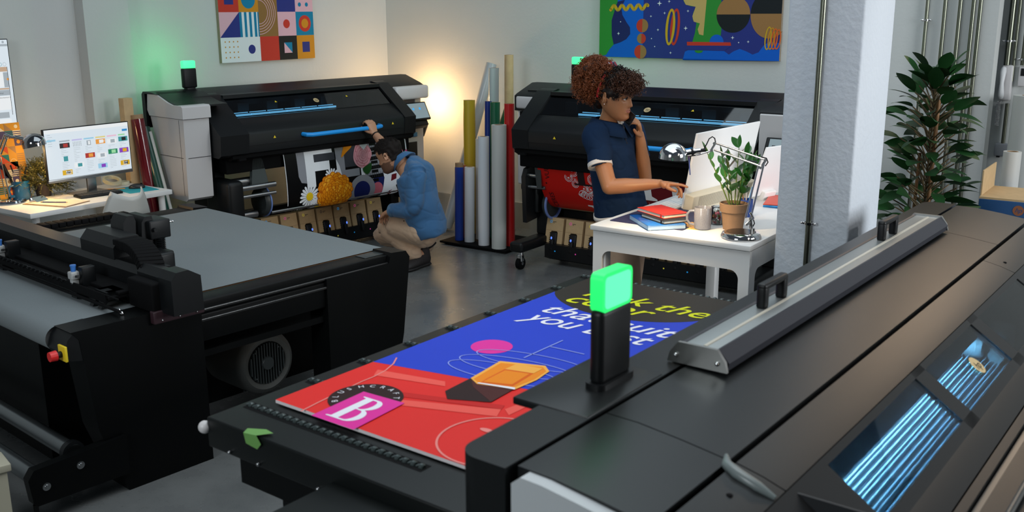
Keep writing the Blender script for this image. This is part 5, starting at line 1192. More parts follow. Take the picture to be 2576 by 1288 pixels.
sh.lathe([(RS, -.03)] + [(RS * cos(R_(a)), -.01 + RS * .9 * sin(R_(a))) for a in range(0, 91, 9)], hc, axx, 40); sh.lathe([(RS * .97, -.03)] + [(RS * .94 * cos(R_(a)), -.012 + RS * .85 * sin(R_(a))) for a in range(0, 91, 10)], hc, axx, 32)
sh.build('lamp_shade', mat('dark_mirror', (.35, .35, .36), .08, 1), t); MB().ball(hc, .025, n=10).build('bulb', mat('warm_bulb', 0), t)
spot('left_lamp_light', at_y(86, 374, L2Y), onL(3.58, 6.15), 10, (1.0, .62, .26), 150, .5, .03)
point('left_lamp_glow', at_y(100, 372, L2Y + .12), 1.5, (1.0, .62, .28), .04)
# blue mug with tools
t = thing('mug', 'blue mug holding tools behind the low desk lamp', 'mug', onL(3.43, 6.47), WA)
MB().lathe([(0, 0), (.052, 0), (.055, .006), (.057, .125), (.054, .125), (.052, .01), (0, .008)], n=32).tube([(-.052, -.01, .10), (-.08, -.012, .095), (-.088, -.014, .065), (-.08, -.012, .035), (-.054, -.01, .03)], .008, 10).build('body', mat('blue_glaze', (.006, .08, .18), .25, coat=.4), t)
for i, (dx, dy, c_, lab) in enumerate([(-.10, .0, 'BLK', 'black scissors handle leaning left in the blue mug'), (-.04, .02, 'BLK', 'black marker standing in the blue mug'), (.02, .01, 'WD', 'wooden pencil standing in the blue mug'), (.05, -.01, 'BLK', 'thin black tool leaning right in the blue mug')]):
    tp = thing('tool', lab, 'tool', onL(3.43, 6.47, LZ + .01), WA); MB().tube([(0.2 * dx, .2 * dy, 0), (dx * .6, dy, .14), (dx, dy, .23 - .01 * i)], [.006, .007, .013 if i == 0 else .006], 10).build('shaft', BLK if c_ == 'BLK' else mat('pencil_brown', 0), tp)
# bushy plant in dark pot
t = thing('potted_plant', 'bushy olive green plant in a dark pot beside the left monitor', 'plant', onL(3.585, 6.47), WA)
MB().lathe([(0, 0), (.045, 0), (.06, .09), (.055, .09), (.045, .07), (0, .07)], n=28).build('pot', mat('dark_pot', (.03, .022, .02), .5), t)
random.seed(21); fo = MB()
for i in range(420):
    a = random.uniform(0, 2 * pi); e = random.uniform(-.35, 1.4); R__ = random.uniform(.10, .21)
    d = Vector((cos(a) * cos(e) * 1.15, sin(a) * cos(e) * .62, sin(e) * .85)); p0 = Vector((0, 0, .10)) + d * R__ * random.uniform(.25, .7); p1 = Vector((0, 0, .10)) + d * R__ - Vector((0, 0, .03 * (1 - sin(e))))
    fo.tube([p0, p1], .0012, 3, caps=False)
    for j in range(11): leaf_into(fo, p0.lerp(p1, .15 + .085 * j), (d.x + random.uniform(-1, 1), d.y + random.uniform(-1, 1), d.z + random.uniform(-.5, 1)), .020, .007, .1, n=2)
fo.build('foliage', mat('olive_leaf', (.085, .085, .02), .6, var=.5, bs=30), t)
# clipboard, pencil
t = thing('clipboard', 'brown clipboard with metal clip and paper on the low left desk', 'clipboard', onL(3.485, 6.15, LZ + .0005), WA - 73)
MB().box(-.17, .17, -.11, .11, 0, .004, bev=.001).build('board', mat('clip_wood', (.35, .20, .09), .6), t); MB().box(-.14, .165, -.10, .10, .004, .007).build('paper', mat('clip_paper', (.72, .62, .48), .7), t)
MB().prism([(-.17, .004), (-.17, .03), (-.15, .034), (-.11, .008), (-.11, .004)], -.05, .05, 'v', 0, .003).build('clip', CHR, t)
t = thing('pencil', 'dark blue pencil lying on the clipboard', 'pencil', onL(3.42, 6.20, LZ + .0115), WA - 58); MB().tube([(0, 0, 0), (.155, 0, 0)], .0042, 6).build('shaft', mat('pencil_blue', (.01, .015, .12), .4), t); MB().cyl((.155, 0, 0), (.168, 0, 0), .004, 6, 0, .0005).cyl((-.012, 0, 0), (0, 0, 0), .0042, 8).build('tip', mat('pencil_wood', (.6, .42, .25), .6), t)
# keyboard, mouse pad, mouse, tape
t = thing('keyboard', 'black keyboard on the low left desk in front of the monitor', 'keyboard', onL(3.805, 6.175), WA - 7)
MB().box(-.145, .145, -.055, .06, 0, .016, bev=.004).build('case', BLK, t); k = MB()
for i in range(15):
    for j in range(5): k.box(-.137 + i * .0185, -.121 + i * .0185, -.045 + j * .0195, -.029 + j * .0195, .015, .021, bev=.002)
k.build('key', mat('key_black', (.03, .03, .028), .5), t)
t = thing('mouse_pad', 'turquoise mouse pad at the right end of the low left desk', 'mouse pad', onL(4.085, 6.155, LZ + .0005), WA - 9)
MB().box(-.105, .105, -.125, .135, 0, .003, bev=.001).build('pad', mat('turquoise', (.01, .30, .36), .6), t)
t = thing('computer_mouse', 'black mouse on the turquoise mouse pad', 'mouse', onL(4.11, 6.185, LZ + .004), WA + 60)
MB().ball((0, 0, .006), .032, .055, .026, 14).build('shell', mat('mouse_black', (.012, .013, .015), .35), t); MB().cyl((-.004, -.03, .026), (.004, -.03, .026), .008, 12).build('wheel', BLKM, t)
TP = mat('masking_tape', (.60, .58, .42), .6)
for lab, u_, v_, r_, tilt in (('larger roll of cream masking tape leaning on the smaller one', 4.075, 6.43, .062, 38), ('smaller roll of cream masking tape lying by the mouse pad', 4.155, 6.42, .045, 0)):
    t = thing('tape_roll', lab, 'tape', onL(u_, v_, LZ + (.030 if tilt else .001)), WA, 'masking tape rolls'); Mt = Matrix.Rotation(R_(tilt * .5), 4, 'X')
    MB().lathe([(r_, 0), (r_, .022), (r_ * .78, .022), (r_ * .78, 0), (r_, 0)], n=36, M=Mt).build('tape', TP, t)
t = thing('pencil', 'orange and black pencil lying behind the black keyboard', 'pencil', onL(3.93, 6.33, LZ + .0045), WA - 40); MB().cyl((0, 0, 0), (.15, 0, 0), .0042, 6).build('shaft', mat('pencil_orange', (.75, .28, .03), .4), t); MB().cyl((-.11, .0, 0), (-.001, 0, 0), .004, 6).build('dark_half', BLK, t)
# chair at the low desk
t = thing('chair', 'white shell chair pushed up to the low left desk', 'chair', loc(WA, 3.66, 5.55), WA)
WCH = mat('chair_white', (.55, .55, .52), .4)
vs_ = []; nx, nz = 16, 14
for j in range(nz + 1):
    tz = j / nz
    for i in range(nx + 1):
        a = (i / nx - .5); wd = .205 * (1 - .45 * tz ** 2.2); zz = .45 + .355 * tz + (.045 * (abs(a) * 2) ** 2 * tz); vs_.append((a * 2 * wd, .06 + .09 * (abs(a) * 2) ** 2 - .075 * tz, zz))
fs = [(j * (nx + 1) + i, j * (nx + 1) + i + 1, (j + 1) * (nx + 1) + i + 1, (j + 1) * (nx + 1) + i) for j in range(nz) for i in range(nx)]
sb = MB(); sb.add(vs_, fs, 0, True); bk_ = sb.build('backrest', WCH, t, 60); so_ = bk_.modifiers.new('s', 'SOLIDIFY'); so_.thickness = .008
MB().prism(rrect(-.205, .205, .05, .47, .07), .442, .456, 'z', 0, .004).build('seat', WCH, t)
for x in (-.17, .17):
    for y in (.09, .42): MB().cyl((x * 1.08, y + (.02 if y > .2 else -.02), 0), (x * .8, y, .443), .011, 12).build('leg', WHT, t)

# ================================================================== ROLLS AND TUBES
def roll(kind, label, p0, p1, r, m_, group=None, core=None, hole=True, sleeve=None):
    p0 = Vector(p0); p1 = Vector(p1); d = (p1 - p0); L = d.length
    t = thing(kind, label, 'roll', p0, 0, group); d.normalize()
    b = MB(); b.lathe([(r * .62, 0), (r, 0), (r, L), (r * .62, L)], (0, 0, 0), d, 36); b.build('sheet_roll', m_, t)
    c = MB(); c.lathe([(r * .63, .002), (r * .63, L + (sleeve or .001)), (r * (.50 if not sleeve else .58), L + (sleeve or .001)), (r * .50, .002)], (0, 0, 0), d, 28)
    if sleeve: c.lathe([(r * .92, L - .002), (r * .92, L + sleeve), (r * .6, L + sleeve)], (0, 0, 0), d, 28)
    c.build('core', core or mat('card_core', (.34, .22, .12), .8), t)
    return t
G = 'rolls in the stand by the back wall'
VW = mat('vinyl_white', (.74, .76, .80), .3, coat=.3); VW2 = mat('vinyl_matt', (.60, .60, .57), .5)
def RB(u, v, z=.03): return loc(WB, u, v, z)
t = thing('roll_stand', 'low black base plate the rolls stand on between the two printers', 'stand', RB(-5.0, 6.66, 0), WB)
MB().box(-.27, .42, -.24, .30, 0.012, .03, bev=.005).build('base', BLKM, t); cs = MB()
for x in (-.22, .37):
    for y in (-.19, .25): cs.cyl((x, y, 0), (x, y, .013), .02, 12)
cs.build('foot', BLK, t)
roll('media_roll', 'short blue roll with bare kraft core end, leftmost on the stand', RB(-5.14, 6.53), RB(-5.15, 6.56, .655), .038, mat('vinyl_blue', (.012, .05, .34), .3, coat=.3), G, None, sleeve=.035)
roll('media_roll', 'shortest white roll, right of the blue one', RB(-5.03, 6.53), RB(-5.04, 6.56, .665), .043, VW, G)
roll('media_roll', 'middle-height white roll in the front of the stand', RB(-4.855, 6.50), RB(-4.87, 6.53, .935), .047, VW, G)
roll('media_roll', 'widest and tallest white roll at the front right of the stand', RB(-4.685, 6.48), RB(-4.69, 6.50, 1.045), .061, VW2, G)
roll('media_roll', 'bright red roll at the right end of the stand', RB(-4.665, 6.61), RB(-4.672, 6.62, 1.205), .042, mat('vinyl_red', (.52, .012, .012), .3, coat=.4), G)
roll('media_roll', 'tall mustard yellow roll at the left back of the stand', RB(-5.22, 6.80), RB(-5.25, 6.84, 1.19), .052, mat('vinyl_yellow', (.56, .37, .02), .45), G)
roll('media_roll', 'dark green roll behind the white ones on the stand', RB(-4.93, 6.76), RB(-4.945, 6.80, 1.19), .042, mat('vinyl_green', (.005, .11, .05), .35, coat=.3), G)
roll('media_roll', 'thin navy roll squeezed left of the green roll', RB(-5.03, 6.80), RB(-5.045, 6.84, 1.19), .030, mat('vinyl_navy', (.008, .03, .22), .35), G)
roll('media_roll', 'grey white roll standing behind the middle-height white roll', RB(-5.02, 6.67), RB(-5.03, 6.70, .885), .040, VW2, G)
roll('media_roll', 'tallest brown kraft tube at the back of the stand', RB(-4.90, 6.93), RB(-4.905, 6.95, 1.575), .038, KRAFT, G)
roll('media_roll', 'silvery green-tinted roll left of the tallest kraft tube', RB(-5.08, 6.95), RB(-5.085, 6.98, 1.46), .044, mat('vinyl_silver', (.50, .56, .56), .22, coat=.5), G)
roll('media_roll', 'long pale grey tube leaning diagonally against the wall left of the stand', RB(-5.54, 6.86, .03), RB(-5.30, 7.24, 1.48), .047, mat('tube_grey', (.42, .45, .47), .35, coat=.3), G)
roll('media_roll', 'thin dark green tube leaning behind the yellow roll', RB(-5.38, 6.95, .03), RB(-5.08, 7.18, 1.12), .028, mat('vinyl_green', 0), G)
roll('media_roll', 'orange sheet roll just behind the short blue roll', RB(-5.17, 6.63), RB(-5.19, 6.66, .655), .028, mat('vinyl_orange', (.45, .09, .03), .4), G)
G2 = 'tubes between the low desk and the left printer'
t = thing('cardboard_tube', 'square brown kraft tube standing tall behind the low desk', 'tube', loc(WA, 4.20, 6.36), WA, G2); MB().box(-.035, .04, -.03, .03, 0, 1.35, bev=.003).build('carton', KRAFT, t)
roll('media_roll', 'glossy dark red roll with kraft core behind the low desk corner', loc(WA, 4.285, 6.17, 0), loc(WA, 4.255, 6.32, 1.20), .047, mat('vinyl_wine', (.14, .005, .012), .18, coat=.8), G2, None, sleeve=.03)
roll('media_roll', 'dark green roll leaning on the side of the left printer', loc(WA, 4.235, 5.92, 0), loc(WA, 4.325, 6.34, 1.13), .034, mat('vinyl_dgreen', (.003, .055, .035), .25, coat=.6), G2)
roll('media_roll', 'thin pale roll lying against the dark green roll by the left printer', loc(WA, 4.285, 5.90, 0), loc(WA, 4.335, 6.30, 1.10), .014, VW2, G2)
# right back corner: two pale rolls and a carton
roll('media_roll', 'tall pale roll in the dark right corner behind the open carton', loc(WB, -.955, 7.32, 0), loc(WB, -.955, 7.34, 1.38), .14, VW2, 'pale rolls in the right corner')
roll('media_roll', 'shorter pale roll with visible core in front of the open carton corner', loc(WB, -1.0, 6.92, .0), loc(WB, -1.0, 6.92, 1.06), .053, VW2, 'pale rolls in the right corner')
t = thing('cardboard_box', 'blue carton with raised brown flap and round orange mark at the right', 'box', loc(WB, -1.06, 6.30, 0), WB)
BB = mat('carton_blue', (.010, .075, .22), .6); bx = MB(); bx.box(0, .62, 0, .45, 0, .85, bev=.004); bo_ = bx.build('box', BB, t)
MB().box(.0, .62, .004, .45, .85, .862).build('flap', KRAFT, t)
MB().box(-.004, .003, .05, .45, .85, 1.01).build('side_flap', KRAFT, t)
A = Art(lambda a, b, h: (a, -.0005 - h, b), [mat('mark_orange', (.30, .10, .04), .6), BB]); hp_roundel(A, .215, .80, .030, 0, 1); A.build('printed_mark', bo_)
# tall plant behind the foreground printer
t = thing('potted_plant', 'tall dark green large-leaved plant by the right wall pipes', 'plant', loc(WB, -1.30, 5.86), WB)
MB().lathe([(0, 0), (.13, 0), (.17, .30), (.155, .30), (.14, .27), (0, .27)], n=36).build('pot', mat('grey_pot', (.1, .1, .1), .6), t)
cn = MB(); cn.cyl((.05, 0, .27), (.055, .01, 1.45), .011, 10); cn.cyl((-.035, .03, .27), (-.02, .02, 1.15), .009, 10); cn.build('cane', mat('cane_brown', (.22, .11, .04), .6), t)
random.seed(9); fo = MB(); sm_ = MB()
for i in range(185):
    z = .45 + 1.15 * (i / 184); a = i * 2.399 + random.uniform(-.3, .3); L = random.uniform(.13, .21); rr = (.06 + .10 * (1 - abs(z - .9) / .9)) * random.uniform(.4, 1.3)
    p = Vector((.03, .01, z - .03)); b = Vector((.03 + rr * cos(a), .01 + rr * sin(a), z + .02)); sm_.tube([p - Vector((0, 0, .05)), b], .004, 5)
    leaf_into(fo, b, (cos(a), sin(a), random.uniform(-.1, .9) + (.7 if z > 1.45 else 0)), L, random.uniform(.065, .10), random.uniform(.1, .4), n=8, cup=.12)
for a in (0, 1.2, 2.5, 4, 5.2): leaf_into(fo, Vector((.03, 0, 1.50)), (cos(a) * .5, sin(a) * .5, 1.2), .2, .07, .2, n=8)
fo.build('foliage', mat('ficus_leaf', (.010, .055, .012), .5, var=.3, bs=8, spec=.25), t); sm_.build('stems', mat('stem_brown', (.10, .07, .03), .6), t)
# uplighter hidden behind the left printer's right end: it warms the corner
LPOS = loc(WB, -6.02, 7.10)
t = thing('floor_lamp', 'slim floor lamp hidden behind the right end of the left printer', 'lamp', LPOS, WB)
MB().lathe([(0, 0), (.10, 0), (.10, .015), (.015, .02), (.012, .82), (0, .82)], n=28).build('pole', BLK, t); MB().lathe([(.03, .80), (.075, .92), (.072, .92), (.028, .80)], n=28).build('lamp_shade', BLK, t); MB().ball((0, 0, .87), .03, n=10).build('bulb', mat('warm_bulb', 0), t)
point('corner_lamp_light', LPOS + Vector((0, 0, 1.1)), 13, (1.0, .62, .28), .05)
# ================================================================== PEOPLE
def loft(m, rings, n=24, mi=0):
    """rings: (centre, rx, ry, xdir, ydir) -> closed skin"""
    vs_ = []; fs = []
    for c, rx, ry, xd, yd in rings:
        for k in range(n):
            a = 2 * pi * k / n; vs_.append(c + xd * (rx * cos(a)) + yd * (ry * sin(a)))
    for i in range(len(rings) - 1):
        for k in range(n): fs.append((i * n + k, i * n + (k + 1) % n, (i + 1) * n + (k + 1) % n, (i + 1) * n + k))
    fs.append(tuple(range(n))[::-1]); fs.append(tuple((len(rings) - 1) * n + k for k in range(n)))
    return m.add(vs_, fs, mi, True)
def spl(pts, n=6):
    """smooth list of (Vector, r...)"""
    out = []
    P_ = [Vector(p[0]) for p in pts]
    for i in range(len(pts) - 1):
        p0, p1, p2, p3 = P_[max(0, i - 1)], P_[i], P_[i + 1], P_[min(len(pts) - 1, i + 2)]
        for j in range(n):
            t = j / n; v = .5 * ((2 * p1) + (p2 - p0) * t + (2 * p0 - 5 * p1 + 4 * p2 - p3) * t * t + (3 * p1 - p0 - 3 * p2 + p3) * t ** 3)
            out.append((v,) + tuple(a + (b - a) * (t * t * (3 - 2 * t)) for a, b in zip(pts[i][1:], pts[i + 1][1:])))
    out.append((P_[-1],) + tuple(pts[-1][1:])); return out
def limb(m, pts, side=None, n=16, k=6, mi=0, round_ends=True):
    """pts: (pos, r) or (pos, r_side, r_other); side: direction of the first radius"""
    q_ = spl([(p if len(p) == 3 else (p[0], p[1], p[1])) for p in pts], k); rings = []
    for i, (c, ra, rb) in enumerate(q_):
        d = (q_[min(i + 1, len(q_) - 1)][0] - q_[max(0, i - 1)][0]).normalized()
        sd = Vector(side) if side is not None else d.orthogonal()
        x = (sd - d * sd.dot(d)); x = x.normalized() if x.length > 1e-4 else d.orthogonal().normalized(); y = d.cross(x); rings.append((c, ra, rb, x, y))
    if round_ends:
        def cap(R, s_):
            c, ra, rb, x, y = R; d = x.cross(y).normalized() * s_; out = []
            for a in (25, 50, 72): out.append((c + d * (min(ra, rb) * sin(R_(a))), ra * cos(R_(a)), rb * cos(R_(a)), x, y))
            return out
        rings = cap(rings[0], -1)[::-1] + rings + cap(rings[-1], 1)
    return loft(m, rings, n, mi)
def fuse(m, name, mats, parent, voxel=.006, smooth=4, noise=None, fac=.5):
    """join overlapping closed shapes into one continuous surface"""
    me = bpy.data.meshes.new('tmp'); me.from_pydata(m.v, [], m.f); me.update()
    bm = bmesh.new(); bm.from_mesh(me); bmesh.ops.triangulate(bm, faces=[f for f in bm.faces if len(f.verts) > 4]); bmesh.ops.recalc_face_normals(bm, faces=bm.faces[:]); bm.to_mesh(me); bm.free()
    o = bpy.data.objects.new('tmp', me); COL.objects.link(o)
    r = o.modifiers.new('r', 'REMESH'); r.mode = 'VOXEL'; r.voxel_size = voxel
    if smooth: s_ = o.modifiers.new('s', 'SMOOTH'); s_.factor = fac; s_.iterations = smooth
    dg = bpy.context.evaluated_depsgraph_get(); dg.update(); ne = bpy.data.meshes.new_from_object(o.evaluated_get(dg))
    bpy.data.objects.remove(o); bpy.data.meshes.remove(me); ne.name = name
    if noise:
        nn = [Vector(v.vector) for v in ne.vertex_normals]; cc_ = [Vector(v.co) for v in ne.vertices]; fl = []
        for p, n in zip(cc_, nn): fl += list(p + noise(p, n))
        ne.vertices.foreach_set('co', fl); ne.update()
    ne.materials.clear()
    for mm in (mats if isinstance(mats, (list, tuple)) else [mats]): ne.materials.append(mm)
    ne.polygons.foreach_set('use_smooth', [True] * len(ne.polygons))
    ob = bpy.data.objects.new(name, ne); COL.objects.link(ob)
    if parent is not None: ob.parent = parent
    return ob
from mathutils import noise as NZ
def folds(amp, sc, st=(1, 1, .35), crease=0):
    def f(p, n):
        q_ = Vector((p.x * sc * st[0], p.y * sc * st[1], p.z * sc * st[2])); h = NZ.noise(q_) + .5 * NZ.noise(q_ * 2.3)
        if crease: r = Vector((p.x * sc * 1.2 + p.z * sc * .9, p.y * sc * 1.2, p.z * sc * 1.9)); h -= crease * (max(0, 1 - abs(NZ.noise(r)) * 5)) ** 2
        return n * (amp * h)
    return f
HEADS = [(-.50, .28, .14, .07), (-.47, .355, .04, .14), (-.42, .385, -.06, .18), (-.34, .385, -.16, .225), (-.24, .375, -.25, .265), (-.12, .365, -.33, .292), (0, .365, -.40, .308), (.10, .395, -.44, .318), (.20, .395, -.455, .325), (.30, .355, -.44, .31), (.39, .275, -.37, .262), (.46, .165, -.25, .178), (.50, .02, -.09, .06)]
def hsec(z):
    for a, b in zip(HEADS, HEADS[1:]):
        if a[0] <= z <= b[0]:
            t = (z - a[0]) / (b[0] - a[0]); return tuple(a[i] + (b[i] - a[i]) * t for i in (1, 2, 3))
    return HEADS[0][1:] if z < -.5 else HEADS[-1][1:]
def head_pts(nz=46, na=48, feat=True, grow=0, male=False):
    out = []
    for i in range(nz + 1):
        z = -.5 + i / nz; f, b, w_ = hsec(z)
        # smooth neighbours
        fs_ = [hsec(max(-.5, min(.5, z + d))) for d in (-.04, -.02, 0, .02, .04)]; f, b, w_ = [sum(q_[k] for q_ in fs_) / 5 for k in range(3)]
        if male and z < -.15: w_ *= 1.08
        cx = (f + b) / 2; rx = (f - b) / 2 + grow; w_ += grow; row = []
        for k in range(na):
            a = 2 * pi * k / na; ca, sa = cos(a), sin(a); e = .88
            x = cx + rx * math.copysign(abs(ca) ** e, ca); y = w_ * math.copysign(abs(sa) ** e, sa)
            if feat and ca > 0:
                g = lambda v, c, s_: math.exp(-((v - c) / s_) ** 2)
                x += -.045 * (g(y, .13, .06) + g(y, -.13, .06)) * g(z, .01, .055)      # sockets
                x += .018 * g(z, .105, .04) * g(abs(y), .12, .09)                        # brow ridge
                x += (.030 + .085 * max(0, min(1, (.06 - z) / .20))) * g(y, 0, .040 + .025 * max(0, (.05 - z))) * (1 if -.15 < z < .06 else g(z, .06 if z > 0 else -.15, .028))
                x += .022 * (g(y, .055, .026) + g(y, -.055, .026)) * g(z, -.145, .028)    # nostrils
                x += .024 * g(y, 0, .10) * (g(z, -.235, .02) + 1.15 * g(z, -.285, .024)) - .016 * g(z, -.260, .010) * g(y, 0, .10)
                x += .024 * g(y, 0, .09) * g(z, -.41, .05) - .012 * g(z, -.34, .03) * g(y, 0, .12)
                x += .014 * g(abs(y), .19, .06) * g(z, -.10, .07)
            row.append((x, y, z))
        out.append(row)
    return out
def head_frame(c, f, pitch, size, roll=0):
    f = Vector(f).normalized(); l = Vector((-f.y, f.x, 0)).normalized(); 
    q_ = Quaternion(l, R_(pitch)); f2 = q_ @ f; u2 = f2.cross(l) * 1.0; u2 = u2 if u2.z > 0 else -u2
    if roll: r_ = Quaternion(f2, R_(roll)); l = r_ @ l; u2 = r_ @ u2
    m = Matrix((f2, l, u2)).transposed().to_4x4() @ Matrix.Scale(size, 4); m.translation = c; return m
def add_head(m, H, male=False):
    rows = head_pts(male=male); n = len(rows[0]); vs_ = [H @ Vector(p) for r in rows for p in r]; fs = []
    for i in range(len(rows) - 1):
        for k in range(n): fs.append((i * n + k, i * n + (k + 1) % n, (i + 1) * n + (k + 1) % n, (i + 1) * n + k))
    fs.append(tuple(range(n))[::-1]); fs.append(tuple((len(rows) - 1) * n + k for k in range(n))); m.add(vs_, fs, 0, True)
    for s_ in (-1, 1):  # ears
        e = []
        for i in range(15):
            a = R_(-60 + 300 * i / 14); e.append(H @ Vector((-.055 - .055 * cos(a) * .8, s_ * (.315 + .045 * (1 - cos(a)) * .5 + .02), -.02 + .12 * sin(a))))
        m.tube(e, [.016 * H.to_scale().x * 1.2] * 15, 8); m.ball(H @ Vector((-.045, s_ * .315, -.05)), .045 * H.to_scale().x, n=8); m.tube([H @ Vector((-.07, s_ * .325, .05)), H @ Vector((-.08, s_ * .34, -.02))], .022 * H.to_scale().x, 8)
def hand(m, wrist, d, palm_n, side, size=1.0, curl=(20, 35, 25), spread=6, thumb=None, curls=None, L_=1.0):
    """wrist pos; d: pointing direction; palm_n: direction the palm faces; side: thumb side"""
    d = Vector(d).normalized(); pn = Vector(palm_n); pn = (pn - d * pn.dot(d)).normalized(); sd = Vector(side); sd = (sd - d * sd.dot(d) - pn * sd.dot(pn)).normalized(); S = size
    pl = .085 * S
    rings = []
    for t_, w_, th in ((-.12, .026, .020), (.0, .027, .019), (.25, .033, .017), (.6, .040, .0155), (.9, .041, .013), (1.0, .039, .012)):
        rings.append((wrist + d * (pl * t_), w_ * S, th * S, sd, pn))
    loft(m, rings, 20)
    m.ball(wrist + d * pl * .32 + sd * .020 * S + pn * .008 * S, .019 * S, n=8)
    for i, (off_, ln, r0) in enumerate(((.029, .074, .0088), (.010, .083, .0092), (-.010, .077, .0088), (-.028, .060, .0078))):
        cv = curls[i] if curls else curl; base = wrist + d * (pl * .93) + sd * (off_ * S); ang = 0; dir_ = (d + sd * (off_ * spread * .35)).normalized(); p = base - d * .012; pts = [(p, r0 * S * 1.02)]; p = base; pts.append((p, r0 * S))
        axis = dir_.cross(pn).normalized()
        for j, (fr_, c_) in enumerate(zip((.45, .30, .25), cv)):
            ang += c_; dd = Quaternion(axis, R_(ang)) @ dir_; p = p + dd * (ln * S * fr_ * L_); pts.append((p, r0 * S * (.93, .86, .72)[j]))
        limb(m, pts, n=10, k=3)
    th = thumb or (.75, .55, .25); b = wrist + d * pl * .18 + sd * .022 * S; d1 = (sd * th[0] + d * th[1] + pn * th[2]).normalized(); d2 = (d1 + d * .55 + pn * .12).normalized(); d3 = (d2 + d * .4).normalized()
    limb(m, [(b, .013 * S), (b + d1 * .036 * S, .0115 * S), (b + d1 * .036 * S + d2 * .03 * S, .0098 * S), (b + d1 * .036 * S + d2 * .03 * S + d3 * .024 * S, .0082 * S)], n=10, k=3)
def patch(H, x0, z0, pts, r, matn, nm, par):
    mm = MB()
    for P_ in pts: mm.tube([H @ Vector(p) for p in P_], [r * k for k in ([.4] + [1] * (len(P_) - 2) + [.4])], 8)
    return mm.build(nm, matn, par)
def face_parts(H, par, iris, browm, lipm, S, skin):
    for s_ in (-1, 1):
        e = MB(); c = H @ Vector((.310, s_ * .128, .006)); fw = (H.to_3x3() @ Vector((1, s_ * .12, 0))).normalized()
        e.ball(c, .044 * S, n=12); ev = e.build('eye', mat('eye_white', (.62, .58, .55), .2), par)
        i_ = MB(); i_.ball(c + fw * .0245 * S, .0235 * S, n=10); i_.build('iris', iris, ev)
        sl = MB(); sl.tube([H @ Vector((.322 + dx, s_ * y, z)) for dx, y, z in ((-.02, .070, .018), (.012, .098, .040), (.016, .128, .047), (.004, .160, .040), (-.03, .190, .016))], .019 * S, 8); sl.tube([H @ Vector((.318 + dx, s_ * y, z)) for dx, y, z in ((-.02, .070, -.012), (.010, .098, -.032), (.013, .128, -.037), (.002, .160, -.030), (-.03, .190, -.008))], .014 * S, 8); sl.build('lid_fold', skin, ev)
        l = MB(); l.tube([H @ Vector((.335 + dx, s_ * y, z)) for dx, y, z in ((-.015, .075, .010), (.015, .10, .024), (.018, .13, .029), (.005, .16, .022), (-.03, .190, .004))], .007 * S, 6); l.build('eyelid', mat('lash', (.015, .008, .006), .6), ev)
        b = MB(); b.tube([H @ Vector((.388 - abs(y - .06) * .28, s_ * y, z)) for y, z in ((.05, .095), (.09, .112), (.14, .122), (.185, .108), (.21, .09))], [.008 * S, .016 * S, .016 * S, .012 * S, .005 * S], 8); b.build('eyebrow', browm, par)
    l = MB()
    for z, r, k in ((-.236, .013, 1), (-.285, .017, .9)): l.tube([H @ Vector((.388 - 1.6 * y * y - (abs(y) > .08) * .012, y * k, z + (.010 if z > -.25 else 0) * (1 - abs(y) * 8) - .018 * (abs(y) / .1) * (1 if z > -.25 else -1))) for y in (-.105, -.07, -.035, 0, .035, .07, .105)], [r * S * q_ for q_ in (.3, .8, 1, .9, 1, .8, .3)], 8)
    l.build('lips', lipm, par)
def curl_strands(m, centres, r_h, r_t, turns, L, seg, mi=0, dirf=None, sides=3):
    for c in centres:
        d = Vector((random.uniform(-1, 1), random.uniform(-1, 1), random.uniform(-1, .4))).normalized() if dirf is None else dirf(c)
        x = d.orthogonal().normalized(); y = d.cross(x); ph = random.uniform(0, 6.28); l_ = L * random.uniform(.6, 1.3); tn = turns * random.uniform(.7, 1.2); rh = r_h * random.uniform(.7, 1.3)
        m.tube([c + d * (l_ * i / seg) + (x * cos(ph + 2 * pi * tn * i / seg) + y * sin(ph + 2 * pi * tn * i / seg)) * rh for i in range(seg + 1)], r_t, sides, mi, caps=False)
def ell(c, rx, ry, rz, X, Y, Z, n, lo=.82, hi=1.0, cond=None):
    out = []
    while len(out) < n:
        v = Vector((random.gauss(0, 1), random.gauss(0, 1), random.gauss(0, 1))).normalized(); k = random.uniform(lo, hi)
        if cond and not cond(v): continue
        out.append(c + X * (v.x * rx * k) + Y * (v.y * ry * k) + Z * (v.z * rz * k))
    return out
Z_ = Vector((0, 0, 1))

# ------------------------------------------------------------------ standing woman on the phone
SKW = mat('brown_skin', (.40, .175, .078), .42, sss=.12, bump=.08, bs=180)
WO = at_y(1545, 600, 5.45); WO = Vector((WO.x, WO.y, 0))
woman = thing('person', 'standing person in navy polo shirt and beige trousers, phone at ear, pointing at monitor', 'person', WO, 0)
def W(x, y, Y=5.45): return at_y(x, y, Y) - WO
fW = Vector((.80, -.60, 0)); rW = Vector((-.60, -.80, 0))
HC = W(1546, 243, 5.40); HS = .245
fH = Vector((.83, -.56, 0)); HW = head_frame(HC, fH, 6, HS)
body = MB(); add_head(body, HW)
limb(body, [(W(1527, 335, 5.46), .075, .060), (W(1531, 308, 5.45), .056, .054), (W(1538, 283, 5.43), .050, .052), (W(1540, 262, 5.42), .052, .058)], side=rW, n=20)
